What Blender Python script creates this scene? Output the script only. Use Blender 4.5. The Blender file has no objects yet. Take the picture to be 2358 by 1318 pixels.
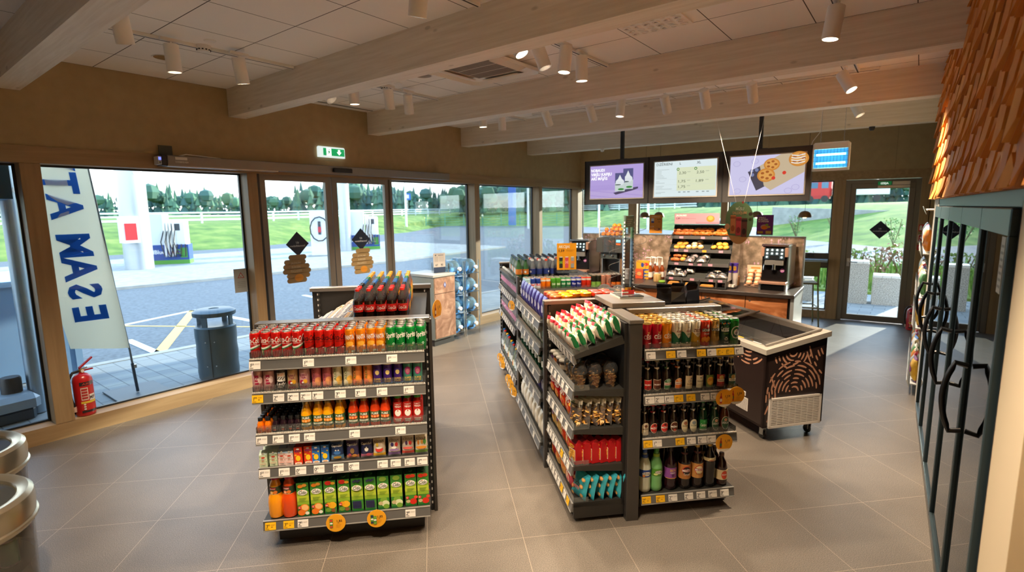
import bpy, math, random
from mathutils import Vector, Matrix
C = bpy.context.scene
COL = C.collection
R = math.radians
random.seed(7)
# ------------------------------------------------------------------ camera
FWD = Vector((-0.60538, 0.78278, -0.14419)); UPV = Vector((0, 0, 1))
th, yaw, roll = R(8.29), R(37.72), R(-0.69)
r0 = Vector((math.cos(yaw), math.sin(yaw), 0)); f0 = Vector((-math.sin(yaw), math.cos(yaw), 0))
FWD = math.cos(th)*f0 - math.sin(th)*UPV
u0 = math.cos(th)*UPV + math.sin(th)*f0
CR = math.cos(roll)*r0 + math.sin(roll)*u0
CU = -math.sin(roll)*r0 + math.cos(roll)*u0
cd = bpy.data.cameras.new('camera'); cam = bpy.data.objects.new('camera', cd); COL.objects.link(cam)
cam.matrix_world = Matrix(((CR.x, CU.x, -FWD.x, 0), (CR.y, CU.y, -FWD.y, 0), (CR.z, CU.z, -FWD.z, 2.05), (0, 0, 0, 1)))
cd.sensor_width = 36; cd.lens = 36*1206.4/2358; cd.clip_start = .05; cd.clip_end = 600
cd.dof.use_dof = True; cd.dof.focus_distance = 3.7; cd.dof.aperture_fstop = 2.0
C.camera = cam
# ------------------------------------------------------------------ world, sun, exposure
C.view_settings.view_transform = 'Standard'; C.view_settings.look = 'None'
C.view_settings.exposure = 1.35; C.view_settings.gamma = 1.0; C.view_settings.use_curve_mapping = False
wd = bpy.data.worlds.new('sky'); C.world = wd; wd.use_nodes = True
nt = wd.node_tree; nt.nodes.clear()
wo = nt.nodes.new('ShaderNodeOutputWorld'); bg = nt.nodes.new('ShaderNodeBackground')
tc = nt.nodes.new('ShaderNodeTexCoord'); sx = nt.nodes.new('ShaderNodeSeparateXYZ'); cr = nt.nodes.new('ShaderNodeValToRGB')
nt.links.new(tc.outputs['Generated'], sx.inputs[0]); nt.links.new(sx.outputs['Z'], cr.inputs[0])
cr.color_ramp.elements[0].position = 0.0; cr.color_ramp.elements[0].color = (.98, .97, .98, 1)
cr.color_ramp.elements[1].position = .55; cr.color_ramp.elements[1].color = (.42, .62, .95, 1)
e = cr.color_ramp.elements.new(.14); e.color = (.93, .95, 1, 1)
nt.links.new(cr.outputs[0], bg.inputs[0]); bg.inputs[1].default_value = 1.75
nt.links.new(bg.outputs[0], wo.inputs[0])
sd = bpy.data.lights.new('sun', 'SUN'); sd.energy = 5.5; sd.angle = R(.9); sd.color = (1, .92, .78)
so = bpy.data.objects.new('sun', sd); COL.objects.link(so)
sdir = Vector((math.cos(R(77))*math.cos(R(14)), math.sin(R(77))*math.cos(R(14)), math.sin(R(14))))
so.rotation_euler = sdir.to_track_quat('Z', 'Y').to_euler(); so.location = (2, 14, 6)
SPOT_W = 95.0
SPOT_COL = (1.0, .80, .58)
cy = C.cycles
cy.use_denoising = True; cy.max_bounces = 8; cy.diffuse_bounces = 6; cy.glossy_bounces = 4; cy.transmission_bounces = 4
cy.transparent_max_bounces = 24; cy.sample_clamp_indirect = 6; cy.sample_clamp_direct = 30; cy.caustics_reflective = False; cy.caustics_refractive = False
# ------------------------------------------------------------------ materials
MC = {}
def srgb(h):
    h = h.lstrip('#'); o = []
    for i in (0, 2, 4):
        v = int(h[i:i+2], 16)/255; o.append(v/12.92 if v <= .04045 else ((v+.055)/1.055)**2.4)
    return (*o, 1)
def newmat(name):
    m = bpy.data.materials.new(name); m.use_nodes = True
    return m, m.node_tree, m.node_tree.nodes['Principled BSDF']
def c(h, r=.5, mt=0.0, em=0.0, al=1.0, coat=0.0):
    k = (h, r, mt, em, al, coat)
    if k in MC: return MC[k]
    m, t, b = newmat('paint_'+h.strip('#'))
    b.inputs['Base Color'].default_value = srgb(h); b.inputs['Roughness'].default_value = r; b.inputs['Metallic'].default_value = mt
    if em: b.inputs['Emission Color'].default_value = srgb(h); b.inputs['Emission Strength'].default_value = em
    if coat: b.inputs['Coat Weight'].default_value = coat; b.inputs['Coat Roughness'].default_value = .08
    if al < 1: b.inputs['Alpha'].default_value = al
    MC[k] = m; return m
def glow(h, e):
    """a lit display: black base, only its own light"""
    k = ('glow', h, e)
    if k not in MC:
        m, t, b = newmat('glow_'+h.strip('#')); b.inputs['Base Color'].default_value = (0, 0, 0, 1); b.inputs['Roughness'].default_value = .35; b.inputs['Specular IOR Level'].default_value = .2
        b.inputs['Emission Color'].default_value = srgb(h); b.inputs['Emission Strength'].default_value = e; MC[k] = m
    return MC[k]
def clear(name, tint, refl=1.0, rough=.02, ior=1.45, op=0.0):
    """clear sheet: transparent tint under a fresnel gloss; op mixes in a diffuse haze of the tint"""
    if name in MC: return MC[name]
    m = bpy.data.materials.new(name); m.use_nodes = True; t = m.node_tree; t.nodes.clear()
    o = t.nodes.new('ShaderNodeOutputMaterial'); tr = t.nodes.new('ShaderNodeBsdfTransparent'); gl = t.nodes.new('ShaderNodeBsdfGlossy')
    fr = t.nodes.new('ShaderNodeFresnel'); mx = t.nodes.new('ShaderNodeMixShader'); ml = t.nodes.new('ShaderNodeMath')
    tr.inputs[0].default_value = srgb(tint); gl.inputs['Roughness'].default_value = rough; fr.inputs[0].default_value = ior
    ml.operation = 'MULTIPLY'; ml.inputs[1].default_value = refl
    t.links.new(fr.outputs[0], ml.inputs[0]); t.links.new(ml.outputs[0], mx.inputs[0])
    base = tr.outputs[0]
    if op:
        df = t.nodes.new('ShaderNodeBsdfDiffuse'); df.inputs[0].default_value = srgb(tint); m2 = t.nodes.new('ShaderNodeMixShader')
        m2.inputs[0].default_value = op; t.links.new(tr.outputs[0], m2.inputs[1]); t.links.new(df.outputs[0], m2.inputs[2]); base = m2.outputs[0]
    t.links.new(base, mx.inputs[1]); t.links.new(gl.outputs[0], mx.inputs[2]); t.links.new(mx.outputs[0], o.inputs[0])
    MC[name] = m; return m
def ramp_mat(name, stops, scale=(1, 1, 1), kind='NOISE', tex=None, rough=.5, bump=0.0, coord='Object', metal=0.0, rot=(0, 0, 0), dist=0.0, rough_hi=None, detail=4.0, coat=0.0):
    """one texture through a colour ramp, with optional bump"""
    m, t, b = newmat(name); n = t.nodes; L = t.links
    tc = n.new('ShaderNodeTexCoord'); mp = n.new('ShaderNodeMapping'); L.new(tc.outputs[coord], mp.inputs[0])
    mp.inputs['Scale'].default_value = scale; mp.inputs['Rotation'].default_value = rot
    if kind == 'NOISE':
        x = n.new('ShaderNodeTexNoise'); x.inputs['Scale'].default_value = 1.0; x.inputs['Detail'].default_value = detail; x.inputs['Distortion'].default_value = dist; out = x.outputs[0]
    elif kind == 'VORONOI':
        x = n.new('ShaderNodeTexVoronoi'); x.inputs['Scale'].default_value = 1.0; out = x.outputs['Distance']
    else:
        x = n.new('ShaderNodeTexWave'); x.inputs['Scale'].default_value = 1.0; x.inputs['Distortion'].default_value = dist; x.inputs['Detail'].default_value = 3; out = x.outputs[1]
    L.new(mp.outputs[0], x.inputs[0])
    rp = n.new('ShaderNodeValToRGB'); L.new(out, rp.inputs[0])
    el = rp.color_ramp.elements
    while len(el) < len(stops): el.new(.5)
    for i, (p, h) in enumerate(stops): el[i].position = p; el[i].color = srgb(h)
    L.new(rp.outputs[0], b.inputs['Base Color']); b.inputs['Roughness'].default_value = rough; b.inputs['Metallic'].default_value = metal
    if coat: b.inputs['Coat Weight'].default_value = coat
    if bump:
        bp = n.new('ShaderNodeBump'); bp.inputs['Strength'].default_value = bump; bp.inputs['Distance'].default_value = .01
        L.new(out, bp.inputs['Height']); L.new(bp.outputs[0], b.inputs['Normal'])
    return m
# ------------------------------------------------------------------ mesh builder
class MB:
    def __init__(s): s.v = []; s.f = []; s.m = []; s.mats = []
    def mi(s, m):
        if isinstance(m, str): m = c(m)
        if m not in s.mats: s.mats.append(m)
        return s.mats.index(m)
    def add(s, vs, fs, m, M=None):
        b = len(s.v)
        s.v += [tuple(M @ Vector(p)) for p in vs] if M is not None else [tuple(p) for p in vs]
        i = s.mi(m)
        for f in fs: s.f.append([b+k for k in f]); s.m.append(i)
        return s
    def quad(s, a, b, cc, d, m, M=None): return s.add([a, b, cc, d], [(0, 1, 2, 3)], m, M)
    def box(s, x0, y0, z0, x1, y1, z1, m, M=None):
        if x0 > x1: x0, x1 = x1, x0
        if y0 > y1: y0, y1 = y1, y0
        if z0 > z1: z0, z1 = z1, z0
        v = [(x0, y0, z0), (x1, y0, z0), (x1, y1, z0), (x0, y1, z0), (x0, y0, z1), (x1, y0, z1), (x1, y1, z1), (x0, y1, z1)]
        return s.add(v, [(0, 3, 2, 1), (4, 5, 6, 7), (0, 1, 5, 4), (1, 2, 6, 5), (2, 3, 7, 6), (3, 0, 4, 7)], m, M)
    def bbox(s, x0, y0, z0, x1, y1, z1, m, b=.004, M=None):
        """box with chamfered vertical and top edges"""
        if x0 > x1: x0, x1 = x1, x0
        if y0 > y1: y0, y1 = y1, y0
        def ring(z, k): return [(x0+k, y0, z), (x1-k, y0, z), (x1, y0+k, z), (x1, y1-k, z), (x1-k, y1, z), (x0+k, y1, z), (x0, y1-k, z), (x0, y0+k, z)]
        v = ring(z0, b)+ring(z1-b, b)+[(min(max(p[0], x0+b), x1-b), min(max(p[1], y0+b), y1-b), z1) for p in ring(z1, b)]
        f = [tuple(range(7, -1, -1)), tuple(range(16, 24))]
        for k in (0, 8):
            for i in range(8): j = (i+1) % 8; f.append((k+i, k+j, k+8+j, k+8+i))
        return s.add(v, f, m, M)
    def prism(s, pts, z0, z1, m, M=None, m_top=None):
        n = len(pts); v = [(p[0], p[1], z0) for p in pts]+[(p[0], p[1], z1) for p in pts]
        s.add(v, [tuple(range(n-1, -1, -1))]+[(i, (i+1) % n, n+(i+1) % n, n+i) for i in range(n)], m, M)
        return s.add([(p[0], p[1], z1) for p in pts], [tuple(range(n))], m_top or m, M)
    def lathe(s, prof, m, seg=16, M=None, lobes=0, depth=0.0):
        """prof [(r, z) or (r, z, material)]; a point's material covers the band above it"""
        n = len(prof); vs = []
        for i, p in enumerate(prof):
            for k in range(seg):
                a = 2*math.pi*k/seg; r = p[0]
                vs.append((r*math.cos(a), r*math.sin(a), p[1]))
        b = len(s.v); s.v += [tuple(M @ Vector(p)) for p in vs] if M is not None else vs
        for i in range(n-1):
            mm = s.mi(prof[i][2] if len(prof[i]) > 2 and prof[i][2] is not None else m)
            for k in range(seg):
                k2 = (k+1) % seg
                s.f.append([b+i*seg+k, b+i*seg+k2, b+(i+1)*seg+k2, b+(i+1)*seg+k]); s.m.append(mm)
        if prof[0][0] > 1e-5: s.f.append([b+k for k in range(seg-1, -1, -1)]); s.m.append(s.mi(prof[0][2] if len(prof[0]) > 2 and prof[0][2] is not None else m))
        if prof[-1][0] > 1e-5: s.f.append([b+(n-1)*seg+k for k in range(seg)]); s.m.append(s.mi(prof[-1][2] if len(prof[-1]) > 2 and prof[-1][2] is not None else m))
        return s
    def tube(s, pts, r, m, seg=8, M=None, closed=False):
        P = [Vector(p) for p in pts]; n = len(P); vs = []
        prev = None
        for i, p in enumerate(P):
            t = (P[(i+1) % n if closed else min(i+1, n-1)]-P[(i-1) % n if closed else max(i-1, 0)]).normalized()
            a = prev if prev is not None else (Vector((0, 0, 1)) if abs(t.z) < .9 else Vector((1, 0, 0)))
            x = (a - t*a.dot(t)).normalized(); y = t.cross(x); prev = x
            rr = r[i] if isinstance(r, (list, tuple)) else r
            for k in range(seg):
                an = 2*math.pi*k/seg; vs.append(p+rr*(math.cos(an)*x+math.sin(an)*y))
        fs = []
        for i in range(n if closed else n-1):
            j = (i+1) % n
            for k in range(seg): k2 = (k+1) % seg; fs.append((i*seg+k, i*seg+k2, j*seg+k2, j*seg+k))
        if not closed: fs += [tuple(range(seg-1, -1, -1)), tuple((n-1)*seg+k for k in range(seg))]
        return s.add(vs, fs, m, M)
    def cyl(s, x, y, z0, z1, r, m, seg=16, M=None):
        T = Matrix.Translation((x, y, 0)); return s.lathe([(r, z0), (r, z1)], m, seg, (M @ T) if M is not None else T)
    def ball(s, ctr, rad, m, seg=10, rings=7, M=None, sq=(1, 1, 1)):
        vs = []; fs = []
        for i in range(rings+1):
            a = math.pi*i/rings
            for k in range(seg):
                b = 2*math.pi*k/seg
                vs.append((ctr[0]+rad*sq[0]*math.sin(a)*math.cos(b), ctr[1]+rad*sq[1]*math.sin(a)*math.sin(b), ctr[2]-rad*sq[2]*math.cos(a)))
        for i in range(rings):
            for k in range(seg): k2 = (k+1) % seg; fs.append((i*seg+k, i*seg+k2, (i+1)*seg+k2, (i+1)*seg+k))
        return s.add(vs, fs, m, M)
    def me(s, name, smooth=True, ang=38):
        d = bpy.data.meshes.new(name); d.from_pydata(s.v, [], s.f)
        for m in s.mats: d.materials.append(m)
        d.polygons.foreach_set('material_index', s.m)
        if smooth:
            d.polygons.foreach_set('use_smooth', [True]*len(s.f)); d.set_sharp_from_angle(angle=R(ang))
        d.update(); return d
    def ob(s, name, parent=None, loc=None, rot=None, smooth=True, ang=38):
        return mk(name, s.me(name, smooth, ang), parent, loc, rot)
def mk(name, mesh, parent=None, loc=None, rot=None):
    o = bpy.data.objects.new(name, mesh); COL.objects.link(o)
    if parent is not None: o.parent = parent
    if loc is not None: o.location = loc
    if rot is not None: o.rotation_euler = rot if isinstance(rot, (tuple, list)) else (0, 0, rot)
    return o
def tag(o, label, cat, group=None, kind=None):
    if kind: o['kind'] = kind
    if label: o['label'] = label
    if cat: o['category'] = cat
    if group: o['group'] = group
    return o
def thing(name, label, cat, loc=(0, 0, 0), rz=0, group=None): return tag(mk(name, None, None, loc, rz), label, cat, group)
def struct(o): o['kind'] = 'structure'; return o
def spawn(proto, name, loc, rot, label, cat, group=None):
    """proto = [(part name, mesh, [(sub-part name, mesh)])]; a thing with copies of its parts"""
    r = thing(name, label, cat, loc, rot, group)
    for pn, pm, subs in proto:
        p = mk(pn, pm, r)
        for sn, sm in subs: mk(sn, sm, p)
    return r
ORD = 'first second third fourth fifth sixth seventh eighth ninth tenth eleventh twelfth thirteenth fourteenth fifteenth sixteenth seventeenth eighteenth nineteenth twentieth'.split()
ORD += ['twenty-'+w for w in ORD[:9]]+['thirtieth']+['thirty-'+w for w in ORD[:9]]
# ------------------------------------------------------------------ flat drawing and lettering
TXT = {}
def text_geo(st, bold=0.0, shear=0.0):
    k = (st, bold, shear)
    if k in TXT: return TXT[k]
    cu = bpy.data.curves.new('t', 'FONT'); cu.body = st; cu.size = 1; cu.align_x = 'CENTER'; cu.resolution_u = 2; cu.offset = bold; cu.shear = shear
    o = bpy.data.objects.new('t', cu); COL.objects.link(o)
    dg = bpy.context.evaluated_depsgraph_get()
    m = bpy.data.meshes.new_from_object(o.evaluated_get(dg))
    v = [(p.co.x, p.co.y) for p in m.vertices]; f = [tuple(q.vertices) for q in m.polygons]
    bpy.data.objects.remove(o); bpy.data.curves.remove(cu); bpy.data.meshes.remove(m)
    if v:
        w0 = min(p[0] for p in v); w1 = max(p[0] for p in v); mid = (w0+w1)/2
        v = [(x-mid, y) for x, y in v]; w = w1-w0
    else: w = 1
    TXT[k] = (v, f, w); return TXT[k]
class Draw:
    """draws in (u, v) on a surface given by map(u, v, lift)"""
    def __init__(s, mb, mp, du=1e9, lift=.0005): s.mb = mb; s.mp = mp; s.du = du; s.n = lift; s.d = lift*.7
    def up(s): s.n += s.d
    def strip(s, us, lo, hi, m):
        vs = [s.mp(u, lo(u), s.n) for u in us]+[s.mp(u, hi(u), s.n) for u in us]; k = len(us)
        s.mb.add(vs, [(i, i+1, k+i+1, k+i) for i in range(k-1)], m); s.up()
    def us(s, a, b, least=1):
        n = max(least, int(math.ceil((b-a)/s.du))); return [a+(b-a)*i/n for i in range(n+1)]
    def rect(s, a, v0, b, v1, m): s.strip(s.us(a, b), lambda u: v0, lambda u: v1, m); return s
    def ell(s, cu, cv, ru, rv, m, n=14):
        us = [cu-ru*math.cos(math.pi*i/n) for i in range(n+1)]
        h = lambda u: rv*math.sqrt(max(0, 1-((u-cu)/ru)**2))
        s.strip(us, lambda u: cv-h(u), lambda u: cv+h(u), m); return s
    def band(s, a, b, lo, hi, m, n=8): s.strip(s.us(a, b, n), lo, hi, m); return s
    def poly(s, pts, m):
        s.mb.add([s.mp(u, v, s.n) for u, v in pts], [tuple(range(len(pts)))], m); s.up(); return s
    def text(s, st, cu, cv, h, m, w=None, rot=0.0, bold=.012, shear=0.0):
        v, f, tw = text_geo(st, bold, shear); sy = h/.72; sx = sy if w is None else w/max(tw, 1e-6)
        ca, sa = math.cos(rot), math.sin(rot); P = []
        for x, y in v:
            x *= sx; y = y*sy-h*.5
            P.append(s.mp(cu+ca*x-sa*y, cv+sa*x+ca*y, s.n))
        s.mb.add(P, f, m); s.up(); return s
def flat(o, ux, uy, nn):
    o, ux, uy, nn = Vector(o), Vector(ux), Vector(uy), Vector(nn)
    return lambda u, v, l: o+ux*u+uy*v+nn*l
def front(y=0.0, z0=0.0): return lambda u, v, l: (u, y-l, z0+v)          # a face that looks to -y
def round_(r, z0=0.0): return lambda u, v, l: ((r+l)*math.sin(u/r), -(r+l)*math.cos(u/r), z0+v)   # a cylinder, u = arc length from -y
# ------------------------------------------------------------------ frames
A = R(46.2)
E1 = Vector((math.cos(A), math.sin(A), 0)); E2 = Vector((-math.sin(A), math.cos(A), 0))
def W(p, q, z=0.0): return E1*p+E2*q+Vector((0, 0, z))
GM = Matrix.Rotation(A, 4, 'Z')        # gondola frame: local x = p, y = q
TX = -6.12; YB = 11.1; CEIL = 3.395
# ================================================================== materials of the place
def floor_mat():
    m, t, b = newmat('terrazzo tiles'); n = t.nodes; L = t.links
    tc = n.new('ShaderNodeTexCoord'); mp = n.new('ShaderNodeMapping'); mp.inputs['Rotation'].default_value = (0, 0, -A)
    L.new(tc.outputs['Object'], mp.inputs[0]); sp = n.new('ShaderNodeSeparateXYZ'); L.new(mp.outputs[0], sp.inputs[0])
    def ma(op, a, bb):
        x = n.new('ShaderNodeMath'); x.operation = op
        for i, q in enumerate((a, bb)):
            if q is None: continue
            if isinstance(q, (int, float)): x.inputs[i].default_value = q
            else: L.new(q, x.inputs[i])
        return x.outputs[0]
    ln = []
    for ax, off in (('X', .5), ('Y', 3.0)):
        s = ma('PINGPONG', ma('SUBTRACT', sp.outputs[ax], off), .3)
        ln.append(ma('LESS_THAN', s, .0015))
    grout = ma('MAXIMUM', ln[0], ln[1])
    n1 = n.new('ShaderNodeTexNoise'); n1.inputs['Scale'].default_value = 230; n1.inputs['Detail'].default_value = 3; L.new(mp.outputs[0], n1.inputs[0])
    n2 = n.new('ShaderNodeTexNoise'); n2.inputs['Scale'].default_value = 1.6; n2.inputs['Detail'].default_value = 5; L.new(mp.outputs[0], n2.inputs[0])
    r1 = n.new('ShaderNodeValToRGB'); L.new(n1.outputs[0], r1.inputs[0]); E = r1.color_ramp.elements
    E[0].position = .32; E[0].color = srgb('#47413b'); E[1].position = .72; E[1].color = srgb('#9a8d7c')
    x = E.new(.5); x.color = srgb('#6b635a'); x = E.new(.62); x.color = srgb('#7d7469')
    r2 = n.new('ShaderNodeValToRGB'); L.new(n2.outputs[0], r2.inputs[0]); r2.color_ramp.elements[0].position = .3; r2.color_ramp.elements[0].color = (.72, .70, .68, 1); r2.color_ramp.elements[1].position = .7; r2.color_ramp.elements[1].color = (1, 1, 1, 1)
    mx = n.new('ShaderNodeMixRGB'); mx.blend_type = 'MULTIPLY'; mx.inputs[0].default_value = 1; L.new(r1.outputs[0], mx.inputs[1]); L.new(r2.outputs[0], mx.inputs[2])
    mg = n.new('ShaderNodeMixRGB'); L.new(grout, mg.inputs[0]); L.new(mx.outputs[0], mg.inputs[1]); mg.inputs[2].default_value = srgb('#9a8d7c')
    L.new(mg.outputs[0], b.inputs['Base Color']); b.inputs['Roughness'].default_value = .42
    bp = n.new('ShaderNodeBump'); bp.inputs['Strength'].default_value = .12; bp.inputs['Distance'].default_value = .004; L.new(n1.outputs[0], bp.inputs['Height']); L.new(bp.outputs[0], b.inputs['Normal'])
    return m
def ceil_mat():
    m, t, b = newmat('ceiling tiles'); n = t.nodes; L = t.links
    tc = n.new('ShaderNodeTexCoord'); sp = n.new('ShaderNodeSeparateXYZ'); L.new(tc.outputs['Object'], sp.inputs[0]); ms = []
    for ax, off in (('X', -4.32), ('Y', 1.66)):
        a = n.new('ShaderNodeMath'); a.operation = 'SUBTRACT'; L.new(sp.outputs[ax], a.inputs[0]); a.inputs[1].default_value = off
        p = n.new('ShaderNodeMath'); p.operation = 'PINGPONG'; L.new(a.outputs[0], p.inputs[0]); p.inputs[1].default_value = .3
        q = n.new('ShaderNodeMath'); q.operation = 'LESS_THAN'; L.new(p.outputs[0], q.inputs[0]); q.inputs[1].default_value = .0035; ms.append(q)
    mx = n.new('ShaderNodeMath'); mx.operation = 'MAXIMUM'; L.new(ms[0].outputs[0], mx.inputs[0]); L.new(ms[1].outputs[0], mx.inputs[1])
    mc = n.new('ShaderNodeMixRGB'); L.new(mx.outputs[0], mc.inputs[0]); mc.inputs[1].default_value = srgb('#f7f3ee'); mc.inputs[2].default_value = srgb('#57504a')
    L.new(mc.outputs[0], b.inputs['Base Color']); b.inputs['Roughness'].default_value = .9; return m
def beam_mat():
    m, t, b = newmat('whitewashed spruce'); n = t.nodes; L = t.links
    tc = n.new('ShaderNodeTexCoord'); mp = n.new('ShaderNodeMapping'); mp.inputs['Scale'].default_value = (1.2, 26, 26); L.new(tc.outputs['Object'], mp.inputs[0])
    n1 = n.new('ShaderNodeTexNoise'); n1.inputs['Scale'].default_value = 1.5; n1.inputs['Detail'].default_value = 6; n1.inputs['Distortion'].default_value = .6; L.new(mp.outputs[0], n1.inputs[0])
    r1 = n.new('ShaderNodeValToRGB'); L.new(n1.outputs[0], r1.inputs[0]); r1.color_ramp.elements[0].position = .3; r1.color_ramp.elements[0].color = srgb('#ddd2c0'); r1.color_ramp.elements[1].position = .7; r1.color_ramp.elements[1].color = srgb('#efe7d9')
    m2 = n.new('ShaderNodeMapping'); m2.inputs['Scale'].default_value = (2.2, 5, 5); L.new(tc.outputs['Object'], m2.inputs[0])
    v = n.new('ShaderNodeTexVoronoi'); v.inputs['Scale'].default_value = 1.5; L.new(m2.outputs[0], v.inputs[0])
    r2 = n.new('ShaderNodeValToRGB'); L.new(v.outputs['Distance'], r2.inputs[0]); r2.color_ramp.elements[0].position = .07; r2.color_ramp.elements[0].color = (.62, .6, .56, 1); r2.color_ramp.elements[1].position = .12; r2.color_ramp.elements[1].color = (1, 1, 1, 1)
    mx = n.new('ShaderNodeMixRGB'); mx.blend_type = 'MULTIPLY'; mx.inputs[0].default_value = .7; L.new(r1.outputs[0], mx.inputs[1]); L.new(r2.outputs[0], mx.inputs[2])
    L.new(mx.outputs[0], b.inputs['Base Color']); b.inputs['Roughness'].default_value = .65; return m
M_FLOOR = floor_mat(); M_CEIL = ceil_mat(); M_BEAM = beam_mat()
M_WALL = ramp_mat('olive beige paint', [(.3, '#a8926b'), (.7, '#b09a72')], (9, 9, 9), rough=.85)
M_TIMBER = ramp_mat('glued oak timber', [(.25, '#8f7350'), (.75, '#ab8e67')], (18, 18, 1.2), rough=.55, dist=.5)
M_TIMBH = ramp_mat('glued oak rail', [(.25, '#8f7350'), (.75, '#ab8e67')], (18, 1.2, 18), rough=.55, dist=.5)
M_ALU = c('#7d766c', .42, .35); M_ALUD = c('#2b2f33', .4, .3)
M_GLASS = clear('window glass', '#f2f8f7', .5, 0, 1.45)
M_BURL = ramp_mat('copper burl laminate', [(.25, '#7d4526'), (.45, '#ad683c'), (.6, '#c98252'), (.8, '#e0a878')], (2.6, 2.6, 7), dist=2.2, rough=.35, detail=6)
M_BURL2 = ramp_mat('pale burl laminate', [(.25, '#7a5a47'), (.45, '#9a7560'), (.6, '#b38f78'), (.8, '#ceb09a')], (5, 5, 5), dist=2.0, rough=.35, detail=6)
M_BLACK = c('#2c2a28', .45, .2); M_DARK = c('#1b1a1a', .5); M_ANTH = c('#46423f', .4, .3); M_GREYM = c('#77716b', .35, .4)
M_STEEL = c('#b9bcbd', .3, .9); M_CHROME = c('#d8d9d8', .16, 1.0); M_WHITE = c('#efece6', .5); M_RED = c('#c01a1f', .3, coat=.5)
M_PVC = clear('clear acrylic', '#eef3f3', 1.0, .03, 1.49, .06)
M_PET = clear('clear bottle plastic', '#f3f4f2', .8, .05, 1.45, .03)
M_FILM = clear('clear film', '#f6f2ea', 1.3, .2, 1.5, .10)
# ================================================================== room shell
b = MB(); b.add([(-6.34, -1.7, 0), (.55, -1.7, 0), (.55, 11.3, 0), (-6.34, 10.6, 0), (-6.34, -1.7, -.2), (.55, -1.7, -.2), (.55, 11.3, -.2), (-6.34, 10.6, -.2)], [(0, 1, 2, 3), (7, 6, 5, 4), (4, 5, 1, 0), (5, 6, 2, 1), (6, 7, 3, 2), (7, 4, 0, 3)], M_FLOOR)
struct(b.ob('floor', smooth=False))
b = MB(); b.box(-6.4, -1.7, CEIL, .55, 11.4, CEIL+.3, M_CEIL); struct(b.ob('ceiling', smooth=False))
for yl, yr in ((.945, .90), (2.84, 2.78), (4.70, 4.66), (6.575, 6.69), (8.44, 8.71)):
    o = MB(); d = math.hypot(6.34, yr-yl)
    o.bbox(0, 0, 3.1, d, .185, CEIL+.01, M_BEAM, .003)
    struct(o.ob('beam', None, (TX, yl, 0), math.atan2(yr-yl, 6.34)))
# window wall (plane x = -6.12), header, sill and timber posts
b = MB(); b.box(-6.36, -1.7, 2.645, TX, 10.55, CEIL, M_WALL); struct(b.ob('wall_window_side', smooth=False))
b = MB(); b.box(-6.34, -1.7, 2.5, TX+.012, 10.56, 2.645, M_TIMBH); struct(b.ob('trim_1', smooth=False))
b = MB(); b.box(-6.34, -1.7, 0, TX+.005, 3.02, .15, M_TIMBH); b.box(-6.34, 5.09, 0, TX+.005, 10.55, .15, M_TIMBH); struct(b.ob('trim_2', smooth=False))
for k, (y0, y1) in enumerate(((-.9, -.76), (1.054, 1.195), (2.985, 3.1), (6.883, 7.008), (8.835, 8.95), (10.36, 10.56))):
    b = MB(); b.bbox(-6.34, y0, .15 if k != 2 else 0, TX+.008, y1, 2.5, M_TIMBER, .004); struct(b.ob('pillar', smooth=False))
def pane(name, y0, y1, z0=.15, z1=2.5, x=-6.30):
    b = MB(); b.box(x, y0, z0, x+.012, y1, z1, M_GLASS); o = struct(b.ob(name, smooth=False))
    f = MB()
    for a in ((y0, z0, y1, z0+.018), (y0, z1-.018, y1, z1), (y0, z0+.018, y0+.018, z1-.018), (y1-.018, z0+.018, y1, z1-.018)): f.box(x-.012, a[0], a[1], x+.02, a[2], a[3], M_ALUD)
    f.ob('window_frame', o, smooth=False); return o
for k, (y0, y1) in enumerate(((-.76, 1.054), (1.195, 2.985), (5.09, 6.883), (7.008, 8.835), (8.95, 10.36))): pane('window_%d' % (k+1), y0, y1)
# automatic sliding door
def leaf(name, y0, y1, sg):
    b = MB(); x = -6.2; fr = .08
    for a in ((y0, 0, y1, .09), (y0, 2.43, y1, 2.52), (y0, .09, y0+fr, 2.43), (y1-fr, .09, y1, 2.43)): b.box(x, a[0], a[1], x+.05, a[2], a[3], M_ALU)
    o = struct(b.ob(name, smooth=False))
    g = MB(); g.box(x+.02, y0+fr, .09, x+.03, y1-fr, 2.43, M_GLASS); g.ob('pane', o, smooth=False)
    return o
leaf('door_1', 3.13, 4.088, 1); leaf('door_2', 4.10, 5.05, -1)
b = MB(); b.box(-6.26, 3.1, 0, -6.13, 3.135, 2.52, M_ALUD); b.box(-6.26, 5.05, 0, -6.13, 5.09, 2.52, M_ALU); b.box(-6.26, 3.1, 2.49, -6.2, 5.09, 2.52, M_ALU)
struct(b.ob('trim_3', smooth=False))
# back wall, tilted: local x runs along it, 0 near the exit door
BW = Matrix.Translation((-.04, 11.13, 0)) @ Matrix.Rotation(R(6), 4, 'Z')
BR = R(6); BL = (-.04, 11.13, 0)
b = MB(); b.box(-6.14, 0, 2.645, .45, .25, CEIL, M_WALL); b.box(.17, 0, 0, .45, .25, 2.645, M_WALL)
for s in (-4.32, -2.3, -.35): b.box(s, -.0015, 2.645, s+.006, 0, CEIL, c('#8d7a58', .9))
struct(b.ob('wall_back', None, BL, BR, smooth=False))
b = MB(); b.box(-6.2, -.012, 2.5, .17, .2, 2.645, M_TIMBH); struct(b.ob('trim_4', None, BL, BR, smooth=False))
b = MB(); b.box(-6.14, -.005, 0, -1.03, .2, .14, M_TIMBH); struct(b.ob('trim_5', None, BL, BR, smooth=False))
for s0, s1 in ((-4.985, -4.80), (-3.095, -2.97), (-1.209, -1.03), (.03, .16)):
    b = MB(); b.bbox(s0, -.01, 0, s1, .2, 2.5, M_TIMBER, .004); struct(b.ob('pillar', None, BL, BR, smooth=False))
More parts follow.
